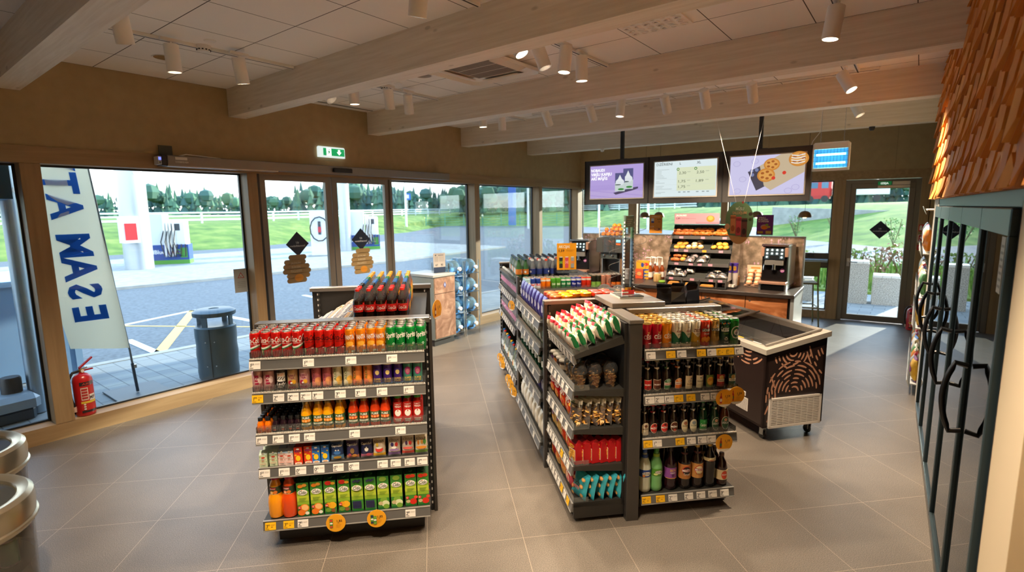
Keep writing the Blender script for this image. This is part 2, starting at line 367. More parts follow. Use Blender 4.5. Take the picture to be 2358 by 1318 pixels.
for k, (s0, s1) in enumerate(((-6.13, -4.985), (-4.80, -3.095), (-2.97, -1.209))):
    b = MB(); b.box(s0, .16, .14, s1, .172, 2.5, M_GLASS); o = struct(b.ob('window_%d' % (k+6), None, BL, BR, smooth=False))
    f = MB()
    for a in ((s0, .14, s1, .158), (s0, 2.482, s1, 2.5), (s0, .158, s0+.018, 2.482), (s1-.018, .158, s1, 2.482)): f.box(a[0], .15, a[1], a[2], .185, a[3], M_ALUD)
    f.ob('window_frame', o, smooth=False)
# exit door
b = MB()
for a in ((-1.03, 0, -.955, 2.49), (-.04, 0, .03, 2.49), (-.955, 2.43, -.04, 2.49)): b.box(a[0], .0, a[1], a[2], .09, a[3], M_ALU)
struct(b.ob('trim_6', None, BL, BR, smooth=False))
b = MB()
for a in ((-.955, .012, -.04, .115), (-.955, 2.335, -.04, 2.43), (-.955, .115, -.87, 2.335), (-.125, .115, -.04, 2.335)): b.bbox(a[0], .01, a[1], a[2], .07, a[3], M_ALU, .004)
dr = struct(b.ob('door_3', None, BL, BR, smooth=False))
g = MB(); g.box(-.87, .035, .115, -.125, .045, 2.335, M_GLASS); g.ob('pane', dr, smooth=False)
h = MB(); h.box(-.93, -.002, .98, -.885, .01, 1.12, M_STEEL); h.tube([(-.907, .0, 1.06), (-.907, -.05, 1.06), (-.78, -.055, 1.06)], .01, M_STEEL); h.ob('handle', dr)
h = MB(); h.bbox(-.57, -.035, 2.345, -.125, .008, 2.385, M_STEEL); h.bbox(-.37, -.05, 2.39, -.125, .008, 2.45, M_STEEL); h.ob('door_closer', dr)
# right side: tilted plane of the cooler, the wood relief above it and the plain wall behind
RT = -math.atan(.035)
RW = Matrix.Translation((.358, 0, 0)) @ Matrix.Rotation(-RT, 4, 'Z')     # local y runs along the cooler front, -x faces the room
RL = (.358, 0, 0)
b = MB(); b.box(.06, -1.7, 0, .4, 6.9, CEIL, M_WALL)
struct(b.ob('wall_right', None, RL, -RT, smooth=False))
b = MB(); b.add([(.28, 6.9, 0), (.17, 11.3, 0), (.6, 11.3, 0), (.6, 6.9, 0), (.28, 6.9, CEIL), (.17, 11.3, CEIL), (.6, 11.3, CEIL), (.6, 6.9, CEIL)], [(0, 3, 2, 1), (4, 5, 6, 7), (0, 1, 5, 4), (1, 2, 6, 5), (2, 3, 7, 6), (3, 0, 4, 7)], M_WALL)
struct(b.ob('wall_right_rear', smooth=False))
b = MB(); b.box(-6.4, -1.9, 0, .6, -1.7, CEIL, M_WALL); struct(b.ob('wall_front', smooth=False))
# relief of pointed shingles
WOODS = [ramp_mat('cedar %d' % i, [(.25, a), (.75, d)], (14, 5, 1.6), rough=.5, dist=1.2) for i, (a, d) in enumerate((('#b56a24', '#d98f3a'), ('#c47a2e', '#e6a44c'), ('#8f5018', '#b8702a')))]
b = MB(); b.box(-.01, 1.0, 2.1, .06, 6.87, CEIL, WOODS[2])
pw, ph = .33, .30
row = 0; z = 2.1-ph/2
def cl(y, zz): return max(1.0, min(6.87, y)), max(2.1, min(CEIL, zz))
mid = lambda p, q, t: tuple(p[i]+(q[i]-p[i])*t for i in range(3))
while z < CEIL:
    y = 1.0+(pw/2 if row % 2 else 0)-pw/2
    while y < 6.9+pw/2:
        hi = .024+.016*random.random()
        def V3(yy, zz, d): a_, b_ = cl(yy, zz); return (-.012-d, a_, b_)
        T, Bq, Lq, Rq = V3(y, z+ph, .0), V3(y, z, hi*1.15), V3(y-pw/2, z+ph/2, hi*.45), V3(y+pw/2, z+ph/2, hi*.6)
        if T[2]-Bq[2] > .05:
            mt = random.choice(WOODS); P = [Bq, Rq, T, Lq]; Q = [(-.008, p[1], p[2]) for p in P]
            b.add(P+Q, [(0, 3, 2), (0, 2, 1), (0, 4, 7, 3), (1, 5, 4, 0), (2, 6, 5, 1), (3, 7, 6, 2)], mt)
            # half arrow standing proud of the shingle, stepped at its top
            a0, a1, a2, a3 = mid(T, Bq, .18), mid(T, Bq, .98), mid(mid(Lq, Bq, .55), T, .04), mid(mid(Lq, T, .45), Bq, .2)
            up_ = .012+.010*random.random(); F = [(p[0]-up_*k, p[1], p[2]) for p, k in zip((a0, a1, a2, a3), (1, 1, .55, .55))]; G = [(p[0]+.004, p[1], p[2]) for p in (a0, a1, a2, a3)]
            b.add(F+G, [(0, 3, 2, 1), (0, 1, 5, 4), (1, 2, 6, 5), (2, 3, 7, 6), (3, 0, 4, 7)], random.choice(WOODS[:2]))
        y += pw
    z += ph/2; row += 1
struct(b.ob('wall_relief_cladding', None, RL, -RT, smooth=False))
# ================================================================== shelving
M_RAIL = c('#6d6c6a', .35, .35); M_RAILL = c('#b9b7b2', .3, .5); M_DECK = c('#33322f', .5, .2)
M_RIB = clear('ribbed acrylic', '#f6f5f2', .7, .06, 1.49, .22)
M_FEN = clear('fence acrylic', '#f8f8f6', .6, .03, 1.45, .02)
PL = {}
def price_mesh(a, d, yel):
    k = (a, d, yel)
    if k in PL: return PL[k]
    b = MB(); w, h = .062, .045
    b.box(-w/2, -.002, -h/2, w/2, 0, h/2, '#f2bb17' if yel else '#e9e4dc')
    D = Draw(b, front(-.002)); ink = '#2e2a27' if not yel else '#7a5a10'
    D.text(a, -w*.33, .001, .021, ink); D.text(d, -w*.17, .007, .011, ink)
    D.rect(-w*.44, -.017, -w*.12, -.0135, '#6a655f' if not yel else '#a07c1c'); D.rect(.002, .009, w*.44, .0105, '#b9b3aa' if not yel else '#c9981a')
    D.rect(.002, .004, w*.4, .0055, '#b9b3aa' if not yel else '#c9981a')
    if yel: D.rect(.004, -.006, .013, -.002, '#9a7618')
    PL[k] = b.me('price_label', False); return PL[k]
def shelf(par, w, y0, y1, z, fence, labels, rail=True, slope=0.0, bead=True, name='shelf'):
    """deck from y0 (front) to y1 (back), top at z; price rail, clear fence and price labels in front. local x runs 0..w"""
    b = MB(); b.box(.0, y0+.005, z-.028, w, y1, z, M_DECK); b.add([(.004, y0+.01, z-.03), (.004, y1, z-.03), (.004, y1, z-.055), (.0041, y0+.01, z-.04)], [(0, 1, 2, 3)], M_DECK)
    for xx in (.001, w-.004): b.prism([(y0+.02, z-.028), (y1, z-.055), (y1, z-.02), (y0+.02, z-.02)], xx, xx+.003, M_DECK, Matrix(((0, 0, 1, 0), (1, 0, 0, 0), (0, 1, 0, 0), (0, 0, 0, 1))))
    s = mk(name, b.me('shelf', False), par)
    r = MB(); r.add([(0, y0, z+.002), (w, y0, z+.002), (w, y0-.012, z-.058), (0, y0-.012, z-.058), (0, y0+.012, z+.002), (w, y0+.012, z+.002), (w, y0+.004, z-.058), (0, y0+.004, z-.058)],
          [(0, 3, 2, 1), (4, 5, 6, 7), (0, 1, 5, 4), (3, 7, 6, 2), (0, 4, 7, 3), (1, 2, 6, 5)], M_RAIL)
    r.box(0, y0-.0145, z-.061, w, y0-.01, z-.055, M_RAILL); r.box(0, y0-.004, z-.001, w, y0+.004, z+.004, M_RAILL)
    r.ob('price_rail', s, smooth=False)
    if fence:
        f = MB(); f.box(.004, y0+.008, z+.002, w-.004, y0+.0095, z+fence, M_FEN)
        n = int(w/.009)
        for i in range(n): x = .006+(w-.012)*i/(n-1); f.box(x-.0006, y0+.006, z+.006, x+.0006, y0+.008, z+fence-.006, M_RIB)
        if bead:
            for i in range(n): x = .006+(w-.012)*i/(n-1); f.box(x-.0028, y0-.002, z+.004, x+.0028, y0+.006, z+.0095, '#e6ded2')
        for xx in (.002, w-.0035): f.box(xx, y0+.008, z+.002, xx+.0015, y0+.11, z+fence*.8, M_PVC)
        f.ob('front_fence', s, smooth=False)
    for x, a, d, ye in labels:
        o = mk('price_label', price_mesh(a, d, ye), s, (x+.031, y0-.0075, z-.029), (R(-11.5), 0, 0))
        if ye: o['label'] = 'yellow price label'
    return s
def perforated(b, x, y, z0, z1):
    """slotted black upright with pale blocks painted on as light through the slots"""
    b.box(x-.011, y-.014, z0, x+.011, y+.014, z1, M_DARK)
    z = z0+.05
    while z < z1-.02:
        for yy in (-.0146,): b.box(x-.004, y+yy, z, x+.004, y+yy+.002, z+.018, '#c9c6c0')
        b.box(x-.0116, y-.005, z, x-.0096, y+.005, z+.018, '#c9c6c0'); b.box(x+.0096, y-.005, z, x+.0116, y+.005, z+.018, '#c9c6c0'); z += .05
def unit(name, label, p0, p1, q0, q1, ztop, face='q', group=None):
    """root at the low-p, low-q floor corner; face 'q' looks to -q, face 'p' looks to -p"""
    if face == 'q': return thing(name, label, 'shelving unit', W(p0, q0, 0), A, group), p1-p0, q1-q0
    return thing(name, label, 'shelving unit', W(p0, q1, 0), A-math.pi/2, group), q1-q0, p1-p0
def carcass(t, w, d, ztop, panel=True, cap=True, sides=(1, 1), base=(.06, .04, .13), capx=(.045, .035)):
    """back panel, outer side panels, slotted uprights, top cap, recessed base. local y = 0 at the rail, d at the back"""
    if panel: b = MB(); b.box(0, d-.05, .1, w, d-.03, ztop-.03, M_DARK); b.ob('back_panel', t, smooth=False)
    for k, x in enumerate((-.012, w+.012)):
        b = MB(); perforated(b, x, d-.045, .0, ztop-.03); b.ob('upright', t, smooth=False)
        if sides[k]:
            b = MB(); xo = x-.012-.022 if k == 0 else x+.012
            b.bbox(xo, d-.075, 0, xo+.022, d+.02, ztop-.012, M_ANTH, .003); b.ob('side_panel', t, smooth=False)
    if cap: b = MB(); b.bbox(-capx[0], d-.08, ztop-.035, w+capx[1], d+.022, ztop, M_GREYM, .004); b.ob('top_cap', t, smooth=False)
    b = MB(); b.box(base[0], .09, .012, w-base[1], d-.02, base[2], M_BLACK)
    for x in (base[0]+.06, w-base[1]-.06):
        b.cyl(x, .13, 0, .014, .022, M_DARK, 10); b.cyl(x, d-.06, 0, .014, .022, M_DARK, 10)
    b.ob('base', t, smooth=False)
PT = lambda L, w: [(f*w, a, d, y) for f, a, d, y in L]
N, Y = False, True
# --- drinks end unit (five shelves towards the camera)
G1, g1w, g1d = unit('shelving_unit', 'low drinks shelving unit with cans, juice bottles and cartons facing the camera', -1.075, -.075, 3.13, 3.47, 1.365)
carcass(G1, g1w, g1d, 1.365)
shelf(G1, 1, 0, .30, 1.205, .055, PT([(0, '1', '20', N), (.297, '1', '20', N), (.538, '1', '20', N), (.776, '1', '20', N)], 1))
shelf(G1, 1, 0, .30, 1.002, .05, PT([(0, '1', '99', Y), (.117, '2', '49', N), (.198, '2', '49', N), (.27, '2', '49', N), (.337, '3', '39', N), (.466, '3', '39', N), (.583, '3', '39', N), (.709, '1', '25', N), (.868, '1', '25', N)], 1))
shelf(G1, 1, 0, .30, .747, .055, PT([(.003, '1', '59', N), (.096, '1', '59', N), (.187, '1', '59', N), (.274, '1', '39', N), (.535, '1', '39', N), (.808, '1', '39', N)], 1))
shelf(G1, 1, 0, .30, .538, 0, PT([(.003, '1', '25', N), (.115, '1', '25', N), (.21, '0', '65', N), (.316, '0', '65', N), (.428, '0', '75', N), (.52, '0', '75', N), (.691, '1', '99', N), (.77, '1', '99', N), (.855, '1', '99', N), (.932, '1', '99', N)], 1))
shelf(G1, 1, 0, .31, .196, 0, PT([(.012, '3', '99', Y), (.117, '3', '99', Y), (.2, '2', '85', N), (.846, '2', '85', N)], 1))
# --- run behind it: bottles to one side, chocolate bars to the other, closed by a dark end panel
t, w, d = unit('shelving_unit', 'double sided shelving run behind the drinks unit with soda bottles and chocolate bars', -1.075, -.075, 3.5, 4.9, 1.3)
b = MB(); b.box(.40, .0, .1, .44, 1.4, 1.28, M_DARK); b.ob('back_panel', t, smooth=False)
b = MB(); b.box(.46, .02, 1.27, 1.0, 1.36, 1.3, M_DECK); b.ob('shelf', t, smooth=False)
b = MB(); b.add([(.47, .02, 1.32), (.47, 1.34, 1.32), (0, 1.34, 1.07), (0, .02, 1.07), (.47, .02, 1.30), (.47, 1.34, 1.30), (0, 1.34, 1.05), (0, .02, 1.05)], [(0, 1, 2, 3), (7, 6, 5, 4), (0, 3, 7, 4), (1, 5, 6, 2), (2, 6, 7, 3), (0, 4, 5, 1)], c('#c9c9c7', .4)); b.ob('sloped_tray', t, smooth=False)
b = MB(); b.box(.05, .05, 0, .95, 1.35, .12, M_BLACK); b.ob('base', t, smooth=False)
for z in (.2, .6, .95):
    b = MB(); b.box(.44, .04, z-.02, .97, 1.34, z, M_DECK); b.box(.0, .04, z-.02, .40, 1.34, z, M_DECK); b.ob('shelf', t, smooth=False)
t, w, d = unit('shelving_unit', 'dark end panel with grey cap closing the bottle and chocolate run', -1.075, -.075, 4.9, 5.0, 1.37)
b = MB(); b.box(-.03, .03, .02, 1.03, .06, 1.33, M_BLACK); b.ob('back_panel', t, smooth=False)
b = MB(); b.bbox(-.045, .0, 1.335, 1.04, .09, 1.37, M_GREYM, .004); b.ob('top_cap', t, smooth=False)
for x in (.02, .98): b = MB(); perforated(b, x, .025, 0, 1.33); b.ob('upright', t, smooth=False)
# --- beer section
G2, g2w, g2d = unit('shelving_unit', 'beer shelving section with cans over three rows of bottles beside dark post', 1.315, 1.985, 3.1, 3.48, 1.36)
carcass(G2, g2w, g2d, 1.36, sides=(0, 0), base=(.0, .0, .1), capx=(-.001, .025))
shelf(G2, .67, 0, .34, 1.142, .045, [(x, *v) for x, v in zip((.01, .145, .22, .355, .428, .492, .553, .62), (('1', '49', N), ('1', '59', Y), ('1', '49', N), ('1', '59', Y), ('1', '49', N), ('1', '59', Y), ('1', '59', Y), ('1', '69', N)))])
shelf(G2, .67, 0, .34, .842, .045, [(x, *v) for x, v in zip((.012, .078, .145, .21, .295, .395, .465), (('2', '29', N), ('2', '29', N), ('1', '59', N), ('1', '49', Y), ('1', '49', Y), ('2', '99', N), ('2', '29', N)))])
shelf(G2, .67, 0, .34, .542, .05, [(x, *v) for x, v in zip((.006, .071, .23, .31, .388, .455), (('1', '49', Y), ('1', '79', N), ('1', '49', Y), ('2', '19', N), ('2', '19', N), ('1', '69', N)))])
shelf(G2, .67, 0, .34, .146, 0, [(x, *v) for x, v in zip((.006, .105, .193, .307, .395, .48, .567), (('2', '49', Y), ('2', '49', Y), ('2', '79', N), ('2', '79', N), ('2', '29', N), ('1', '69', N), ('3', '29', N)))])
# --- dark post at the corner
t = thing('shelf_post', 'tall dark square post standing between snack shelves and beer shelves', 'post', W(1.2, 3.06, 0), A)
b = MB(); b.bbox(0, 0, 0, .085, .42, 1.335, M_ANTH, .004); b.ob('post_shaft', t, smooth=False)
b = MB(); b.bbox(-.004, -.006, 1.335, .09, .425, 1.36, M_GREYM, .004); b.ob('post_cap', t, smooth=False)
# --- snack section, faces -p, five shelves
GS, gsw, gsd = unit('shelving_unit', 'narrow snack shelving section with bags and biscuit tubs against the dark post', .845, 1.2, 3.1, 3.84, 1.36, 'p')
# local x runs from far (q=3.84) to near (q=3.1); local y from the rail (p=.845) to the spine
b = MB(); b.box(0, .335, .1, .74, .355, 1.33, M_DARK); b.ob('back_panel', GS, smooth=False)
b = MB(); b.box(.0, .03, .03, .735, .35, .125, M_BLACK); b.box(.72, .01, .03, .74, .35, .14, M_BLACK)
for x in (.1, .66):
    for y in (.07, .3): b.cyl(x, y, 0, .03, .02, M_DARK, 10)
b.ob('base', GS, smooth=False)
W5 = [('1', '79'), ('1', '99'), ('2', '19'), ('1', '29')]
s = shelf(GS, .74, 0, .34, 0, .05, [(.02+.09*i, *W5[i % 4], i in ()) for i in range(8)], bead=False, name='sloped_shelf'); s.location = (0, 0, 1.135); s.rotation_euler = (R(20), 0, 0)
shelf(GS, .74, 0, .34, .902, .05, [(.03+.11*i, *W5[i % 4], False) for i in range(6)], bead=False)
shelf(GS, .74, 0, .34, .642, .05, [(.05+.13*i, *W5[i % 4], False) for i in range(5)], bead=False)
shelf(GS, .74, 0, .34, .392, .05, [(.02+.085*i, *W5[i % 4], i == 5) for i in range(8)], bead=False)
shelf(GS, .74, 0, .34, .135, .05, [(.02+.085*i, *W5[i % 4], i in (5, 7)) for i in range(8)], bead=False)
# --- end panel behind the snack section
t = thing('end_panel', 'dark end panel with grey cap standing behind the snack shelves', 'panel', W(.82, 3.88, 0), A)
b = MB(); b.box(.03, 0, .0, .44, .02, 1.325, M_BLACK); b.ob('back_panel', t, smooth=False)
b = MB(); b.bbox(0, -.02, 0, .03, .03, 1.33, M_ANTH, .003); b.ob('side_panel', t, smooth=False)
b = MB(); perforated(b, .045, -.012, .1, 1.32); b.ob('upright', t, smooth=False)
b = MB(); b.bbox(-.002, -.03, 1.33, .44, .035, 1.36, M_GREYM, .004); b.ob('top_cap', t, smooth=False)
# --- run between end panel and energy drinks unit (faces -p)
GR, w, d = unit('shelving_unit', 'grey shelving run behind the end panel stocked with herb bags and detergents', .80, 1.2, 3.93, 5.1, 1.3, 'p')
b = MB(); b.box(0, .38, .1, 1.16, .4, 1.25, M_DARK); b.ob('back_panel', GR, smooth=False)
b = MB(); b.box(0, .03, .03, 1.16, .38, .14, c('#3f464c', .4, .3)); b.ob('base', GR, smooth=False)
for z in (1.17, .97, .74, .55, .18): shelf(GR, 1.16, 0, .37, z, .05, [(.1+.2*i, '2', '99', False) for i in range(5)], bead=False)
b = MB(); b.box(0, .1, 1.235, 1.16, .9, 1.26, M_DECK); b.ob('top_shelf', GR, smooth=False)
# --- energy drinks end unit
GB, w, d = unit('shelving_unit', 'energy drink shelving unit with five shelves of slim cans behind the snack section', .9, 1.9, 5.14, 5.42, 1.36)
carcass(GB, 1, d, 1.37, cap=False)
for z, f, L in ((1.225, .05, [(.02, '1', '59', Y), (.17, '1', '49', N), (.33, '1', '49', N), (.43, '1', '39', N), (.53, '1', '39', N), (.63, '1', '39', N)]), (.972, .045, [(.01, '1', '49', N), (.3, '1', '49', N)]), (.71, .05, [(.01, '1', '59', Y), (.085, '1', '59', Y)]), (.462, .05, [(.3, '1', '59', N)]), (.158, .055, [(.02, '1', '29', Y), (.3, '1', '29', N)])):
    shelf(GB, 1, 0, .26, z, f, L)
# --- water run behind it (faces -p), closed by a far end panel
GW, w, d = unit('shelving_unit', 'water bottle shelving run facing the door aisle behind the energy drinks', .845, 1.3, 5.46, 6.8, 1.28, 'p')
b = MB(); b.box(0, .44, .1, 1.34, .46, 1.25, M_DARK); b.ob('back_panel', GW, smooth=False)
b = MB(); b.box(0, .03, .0, 1.34, .44, .1, M_BLACK); b.ob('base', GW, smooth=False)
for z, L in ((.2, [(.1+.13*i, '1', '09', i == 2) for i in range(9)]), (.76, [(.1+.13*i, '1', '19', i == 1) for i in range(9)]), (1.09, [(.3+.13*i, '1', '29', False) for i in range(7)])):
    shelf(GW, 1.34, 0, .43, z, 0, L)
b = MB(); b.box(0, .0, 1.27, 1.34, .95, 1.29, M_DECK); b.ob('top_shelf', GW, smooth=False)
t = thing('end_panel', 'dark slotted end panel at the far end of the water run', 'panel', W(.86, 6.86, 0), A)
b = MB(); b.box(.03, 0, .0, 1.0, .03, 1.34, M_BLACK); b.ob('back_panel', t, smooth=False)
b = MB(); perforated(b, .012, -.01, 0, 1.34); b.ob('upright', t, smooth=False)
b = MB(); b.bbox(-.005, -.03, 1.34, 1.0, .035, 1.365, M_GREYM, .004); b.ob('top_cap', t, smooth=False)
# --- round yellow promotion tags
def disc(name_i, p, q, z, r, face, price, label, art, tilt=0.0, white=True, old='1,49'):
    b = MB(); M = Matrix.Rotation(R(90), 4, 'X')
    b.lathe([(r, -.0015), (r, .0015)], '#f0a81c', 28, M)
    D = Draw(b, front(-.0015))
    D.text(price, r*.38, r*.22, r*.26, '#4a2a10', bold=.02); D.text(old, r*.25, -r*.02, r*.11, '#7a4a18')
    for k in range(3): D.rect(r*.02, -r*(.22+.13*k), r*(.55-.08*k), -r*(.19+.13*k), '#c07f18')
    if white: D.band(-r*.72, r*.72, lambda u: -math.sqrt(max(0, r*r*.98-u*u)), lambda u: -r*.69, '#efe8da')
    art(D, r)
    t = thing('promotion_tag', label, 'price tag', W(p, q, z), (A if face == 'q' else A-math.pi/2)+tilt, 'round yellow promotion tags')
    mk('tag_disc', b.me('tag_disc', True), t)
    k = MB(); k.tube([(0, .004, r*.8), (0, .008, r+.03)], .002, M_PVC, 6); k.ob('clip', t)
def art_carton(cols):
    def f(D, r):
        for i, h in enumerate(cols): D.rect(-r*.62+i*r*.3, -r*.5-i*r*.1, -r*.3+i*r*.3, r*.5-i*r*.15, '#4f8f32'); D.ell(-r*.46+i*r*.3, r*.32-i*r*.15, r*.14, r*.14, h); D.ell(-r*.46+i*r*.3, -i*r*.1, r*.15, r*.1, '#f0efe6'); D.ell(-r*.46+i*r*.3, -r*.36-i*r*.1, r*.14, r*.1, h)
    return f
def art_bottle(h, l):
    def f(D, r): D.rect(-r*.56, -r*.55, -r*.3, r*.15, h); D.poly([(-r*.56, r*.15), (-r*.3, r*.15), (-r*.38, r*.35), (-r*.38, r*.62), (-r*.48, r*.62), (-r*.48, r*.35)], h); D.ell(-r*.43, -r*.18, r*.13, r*.2, l)
    return f
disc(0, -.648, 3.105, .159, .058, 'q', '1,85', 'faded yellow round tag with mango juice carton hanging from lowest drinks shelf', art_carton(['#d8432c']), white=False)
disc(1, -.404, 3.105, .162, .058, 'q', '1,85', 'yellow round tag with two juice cartons hanging from lowest drinks shelf', art_carton(['#2e2a55', '#7fae3a']), white=False)
disc(2, 1.868, 3.075, .80, .06, 'q', '1,59', 'yellow round tag priced 1,59 overlapping another at the beer shelf corner', art_bottle('#b02a20', '#efe6d2'))
disc(3, 1.957, 3.083, .81, .06, 'q', '1,39', 'yellow round tag priced 1,39 partly covered at the beer shelf corner', art_bottle('#b02a20', '#394a38'))
disc(4, 1.885, 3.08, .485, .06, 'q', '1,19', 'yellow round tag priced 1,19 on the third beer shelf', art_bottle('#9a2d1c', '#3c6a45'))
disc(5, .985, 5.11, .455, .065, 'q', '1,39', 'yellow round tag with energy can hanging on the energy drinks unit', art_bottle('#c33a54', '#9fa65a'))
for i, (q, z) in enumerate(((6.48, .17), (6.28, .14), (5.72, .13), (5.56, .12), (5.36, .11))):
    disc(6+i, .80, q, z, .06, 'p', '0,99', 'yellow round tag on the lowest water shelf, %s from the far panel' % ORD[i], art_bottle('#8fb7d8', '#eeeeee'), .5)
disc(12, .80, 5.42, 1.04, .055, 'p', '1,09', 'yellow round tag on the upper water shelf beside slotted upright', art_bottle('#8fb7d8', '#eeeeee'), .5)
disc(13, .01, 3.66, 1.36, .07, 'q', '1,15', 'tilted yellow round tag sticking out beside the soda bottles', art_bottle('#8a2a20', '#e8d8c0'), 1.1)
# ================================================================== product makers
M_LID = c('#d9d6cf', .28, .95); M_GOLDLID = c('#d9b45a', .3, .9)
def lid_mesh(r, h, lm, tab=None):
    b = MB(); b.lathe([(r*.80, h-.006), (r*.885, h-.001), (r*.9, h), (r*.86, h+.0008), (r*.82, h-.003), (r*.3, h-.0036), (.0001, h-.0036)], lm, 18)
    b.box(-.004, -.011, h-.0034, .004, .004, h-.0022, tab or lm); b.lathe([(.006, h-.0034), (.006, h-.0021), (.0001, h-.0021)], tab or lm, 8, Matrix.Translation((0, .004, 0)))
    return b.me('lid')
def can(r, h, body, draw=None, lid=None, topband=None, rough=.28, mt=.25, turn=0.0):
    mb = MB(); bm = c(body, rough, mt); al = c('#cfccc4', .3, .9)
    pr = [(r*.78, 0, al), (r*.9, .004, al), (r, .010, bm), (r, h-.015, c(topband, .3, .6) if topband else bm), (r*.965, h-.010, c(topband, .3, .6) if topband else bm), (r*.885, h-.0045, al), (r*.84, h-.0035, al)]
    mb.lathe(pr, bm, 22)
    if draw:
        f = round_(r); ct, sn = math.cos(turn), math.sin(turn)
        def mp(u, v, l): x, y, z = f(u, v, l); return (ct*x-sn*y, sn*x+ct*y, z)
        draw(Draw(mb, mp, r*.3))
    return [('can_body', mb.me('can_body'), []), ('lid', lid_mesh(r, h, lid or M_LID), [])]
def bottle(prof, body, cap, label=None, neck=None, seg=16, capseg=12, lobes=False):
    """prof [(r, z, material)], cap (r, z0, h, hex), label/neck (r, z0, z1, hex, draw)"""
    b = MB(); b.lathe(prof, body, seg)
    out = [('bottle_body', b.me('bottle_body'), [])]
    for nm, L in (('label', label), ('neck_label', neck)):
        if not L: continue
        r, z0, z1, h, dr = L; q = MB(); rr = r if isinstance(r, tuple) else (r, r)
        q.lathe([(rr[0]+.0006, z0), (rr[1]+.0006, z1)], c(h, .45), seg)
        if dr: dr(Draw(q, round_(rr[0]+.0006), rr[0]*.3))
        out.append((nm, q.me(nm), []))
    k = MB(); r, z0, hh, h = cap; m = c(h, .35, .6 if h in ('#c9a24a', '#b99a55', '#2a2622') else 0)
    k.lathe([(r, z0), (r, z0+hh*.85), (r*.9, z0+hh), (.0001, z0+hh)], m, capseg)
    out.append(('cap', k.me('cap'), []))
    return out
def carton(w, d, h, body, draw=None, cap=None, gable=0.0, side=None, top=None):
    b = MB(); sm = side or body
    b.box(-w/2, 0, 0, w/2, d, h-gable, sm)
    b.quad((-w/2, -.0002, 0), (w/2, -.0002, 0), (w/2, -.0002, h-gable), (-w/2, -.0002, h-gable), body)
    if gable:
        g = top or sm
        b.add([(-w/2, 0, h-gable), (w/2, 0, h-gable), (w/2, d, h-gable), (-w/2, d, h-gable), (-w/2, d*.75, h), (w/2, d*.75, h), (-w/2, d*.8, h), (w/2, d*.8, h)], [(0, 1, 5, 4), (1, 2, 7, 5), (2, 3, 6, 7), (3, 0, 4, 6), (4, 5, 7, 6)], g)
    elif top: b.quad((-w/2, 0, h+.0003), (w/2, 0, h+.0003), (w/2, d, h+.0003), (-w/2, d, h+.0003), top)
    if draw: draw(Draw(b, front(-.0002)))
    out = [('carton_body', b.me('carton_body', False), [])]
    if cap:
        k = MB(); z = h-gable*.45; k.lathe([(cap[0], 0), (cap[0], cap[1]), (cap[0]*.9, cap[1]+.002), (.0001, cap[1]+.002)], cap[2], 12, Matrix.Translation((0, d*.38 if gable else d*.3, z-.006)) @ Matrix.Rotation(R(25 if gable else 0), 4, 'X'))
        out.append(('cap', k.me('cap'), []))
    return out
def bag(w, h, t, col, nu=9, nv=12, crimp=.08, gus=False, wr=.0, seed=0):
    """pillow bag standing on its lower edge, front to -y. col(u, v, side) -> colour; u, v in 0..1"""
    rr = random.Random(seed); b = MB()
    def prof(u, v):
        a = 1-abs(2*u-1)**(6 if gus else 2.4)
        vv = min(1, v/.16 if gus else v/.32)**.6*min(1, (1-v)/.3)**.7
        return t/2*a**.5*vv if a > 0 else 0
    for sd in (0, 1):
        g = []
        for j in range(nv+1):
            for i in range(nu+1):
                u, v = i/nu, j/nv; y = prof(u, v)
                if 0 < i < nu and crimp < v < 1-crimp: y += wr*rr.uniform(-1, 1)*t
                x = (u-.5)*w*(1-.10*math.sin(math.pi*v)*(0 if gus else 1))
                g.append((x, (-y if sd == 0 else y), v*h))
        for j in range(nv):
            for i in range(nu):
                f = [j*(nu+1)+i, j*(nu+1)+i+1, (j+1)*(nu+1)+i+1, (j+1)*(nu+1)+i]
                q = [g[k] for k in (f if sd == 0 else f[::-1])]
                b.add(q, [(0, 1, 2, 3)], col((i+.5)/nu, (j+.5)/nv, sd))
    return b
def weld(b, name):
    """merge doubled corners so the film shades as one skin"""
    seen = {}; nv = []; mp = []
    for p in b.v:
        k = (round(p[0], 5), round(p[1], 5), round(p[2], 5))
        if k not in seen: seen[k] = len(nv); nv.append(p)
        mp.append(seen[k])
    nf, nm = [], []
    for f, m in zip(b.f, b.m):
        g = []
        for k in f:
            if mp[k] not in g: g.append(mp[k])
        if len(g) >= 3: nf.append(g); nm.append(m)
    b.v, b.f, b.m = nv, nf, nm
    return b.me(name, True, 70)
def stock(cols, z, front_at, pitch, rows, where, group, end, face='q', jit=.004, turn=.12, skip=()):
    """cols [(position along the shelf, proto, name, description, category)]; rows go back from the front"""
    for i, (p, pr, nm, ds, ct) in enumerate(cols):
        n = rows(i) if callable(rows) else rows
        for k in range(n):
            if (i, k) in skip: continue
            rn = 'front' if k == 0 else ORD[k]
            q = front_at+pitch*k; a = random.uniform(-jit, jit); g = random.uniform(-turn, turn)
            if face == 'q': loc, rz = W(p+a, q+a, z), A+g
            else: loc, rz = W(q+a, p+a, z), A-math.pi/2+g
            spawn(pr, nm, loc, rz, '%s, %s from %s, %s row, %s' % (ds, ORD[i], end, rn, where), ct, group)
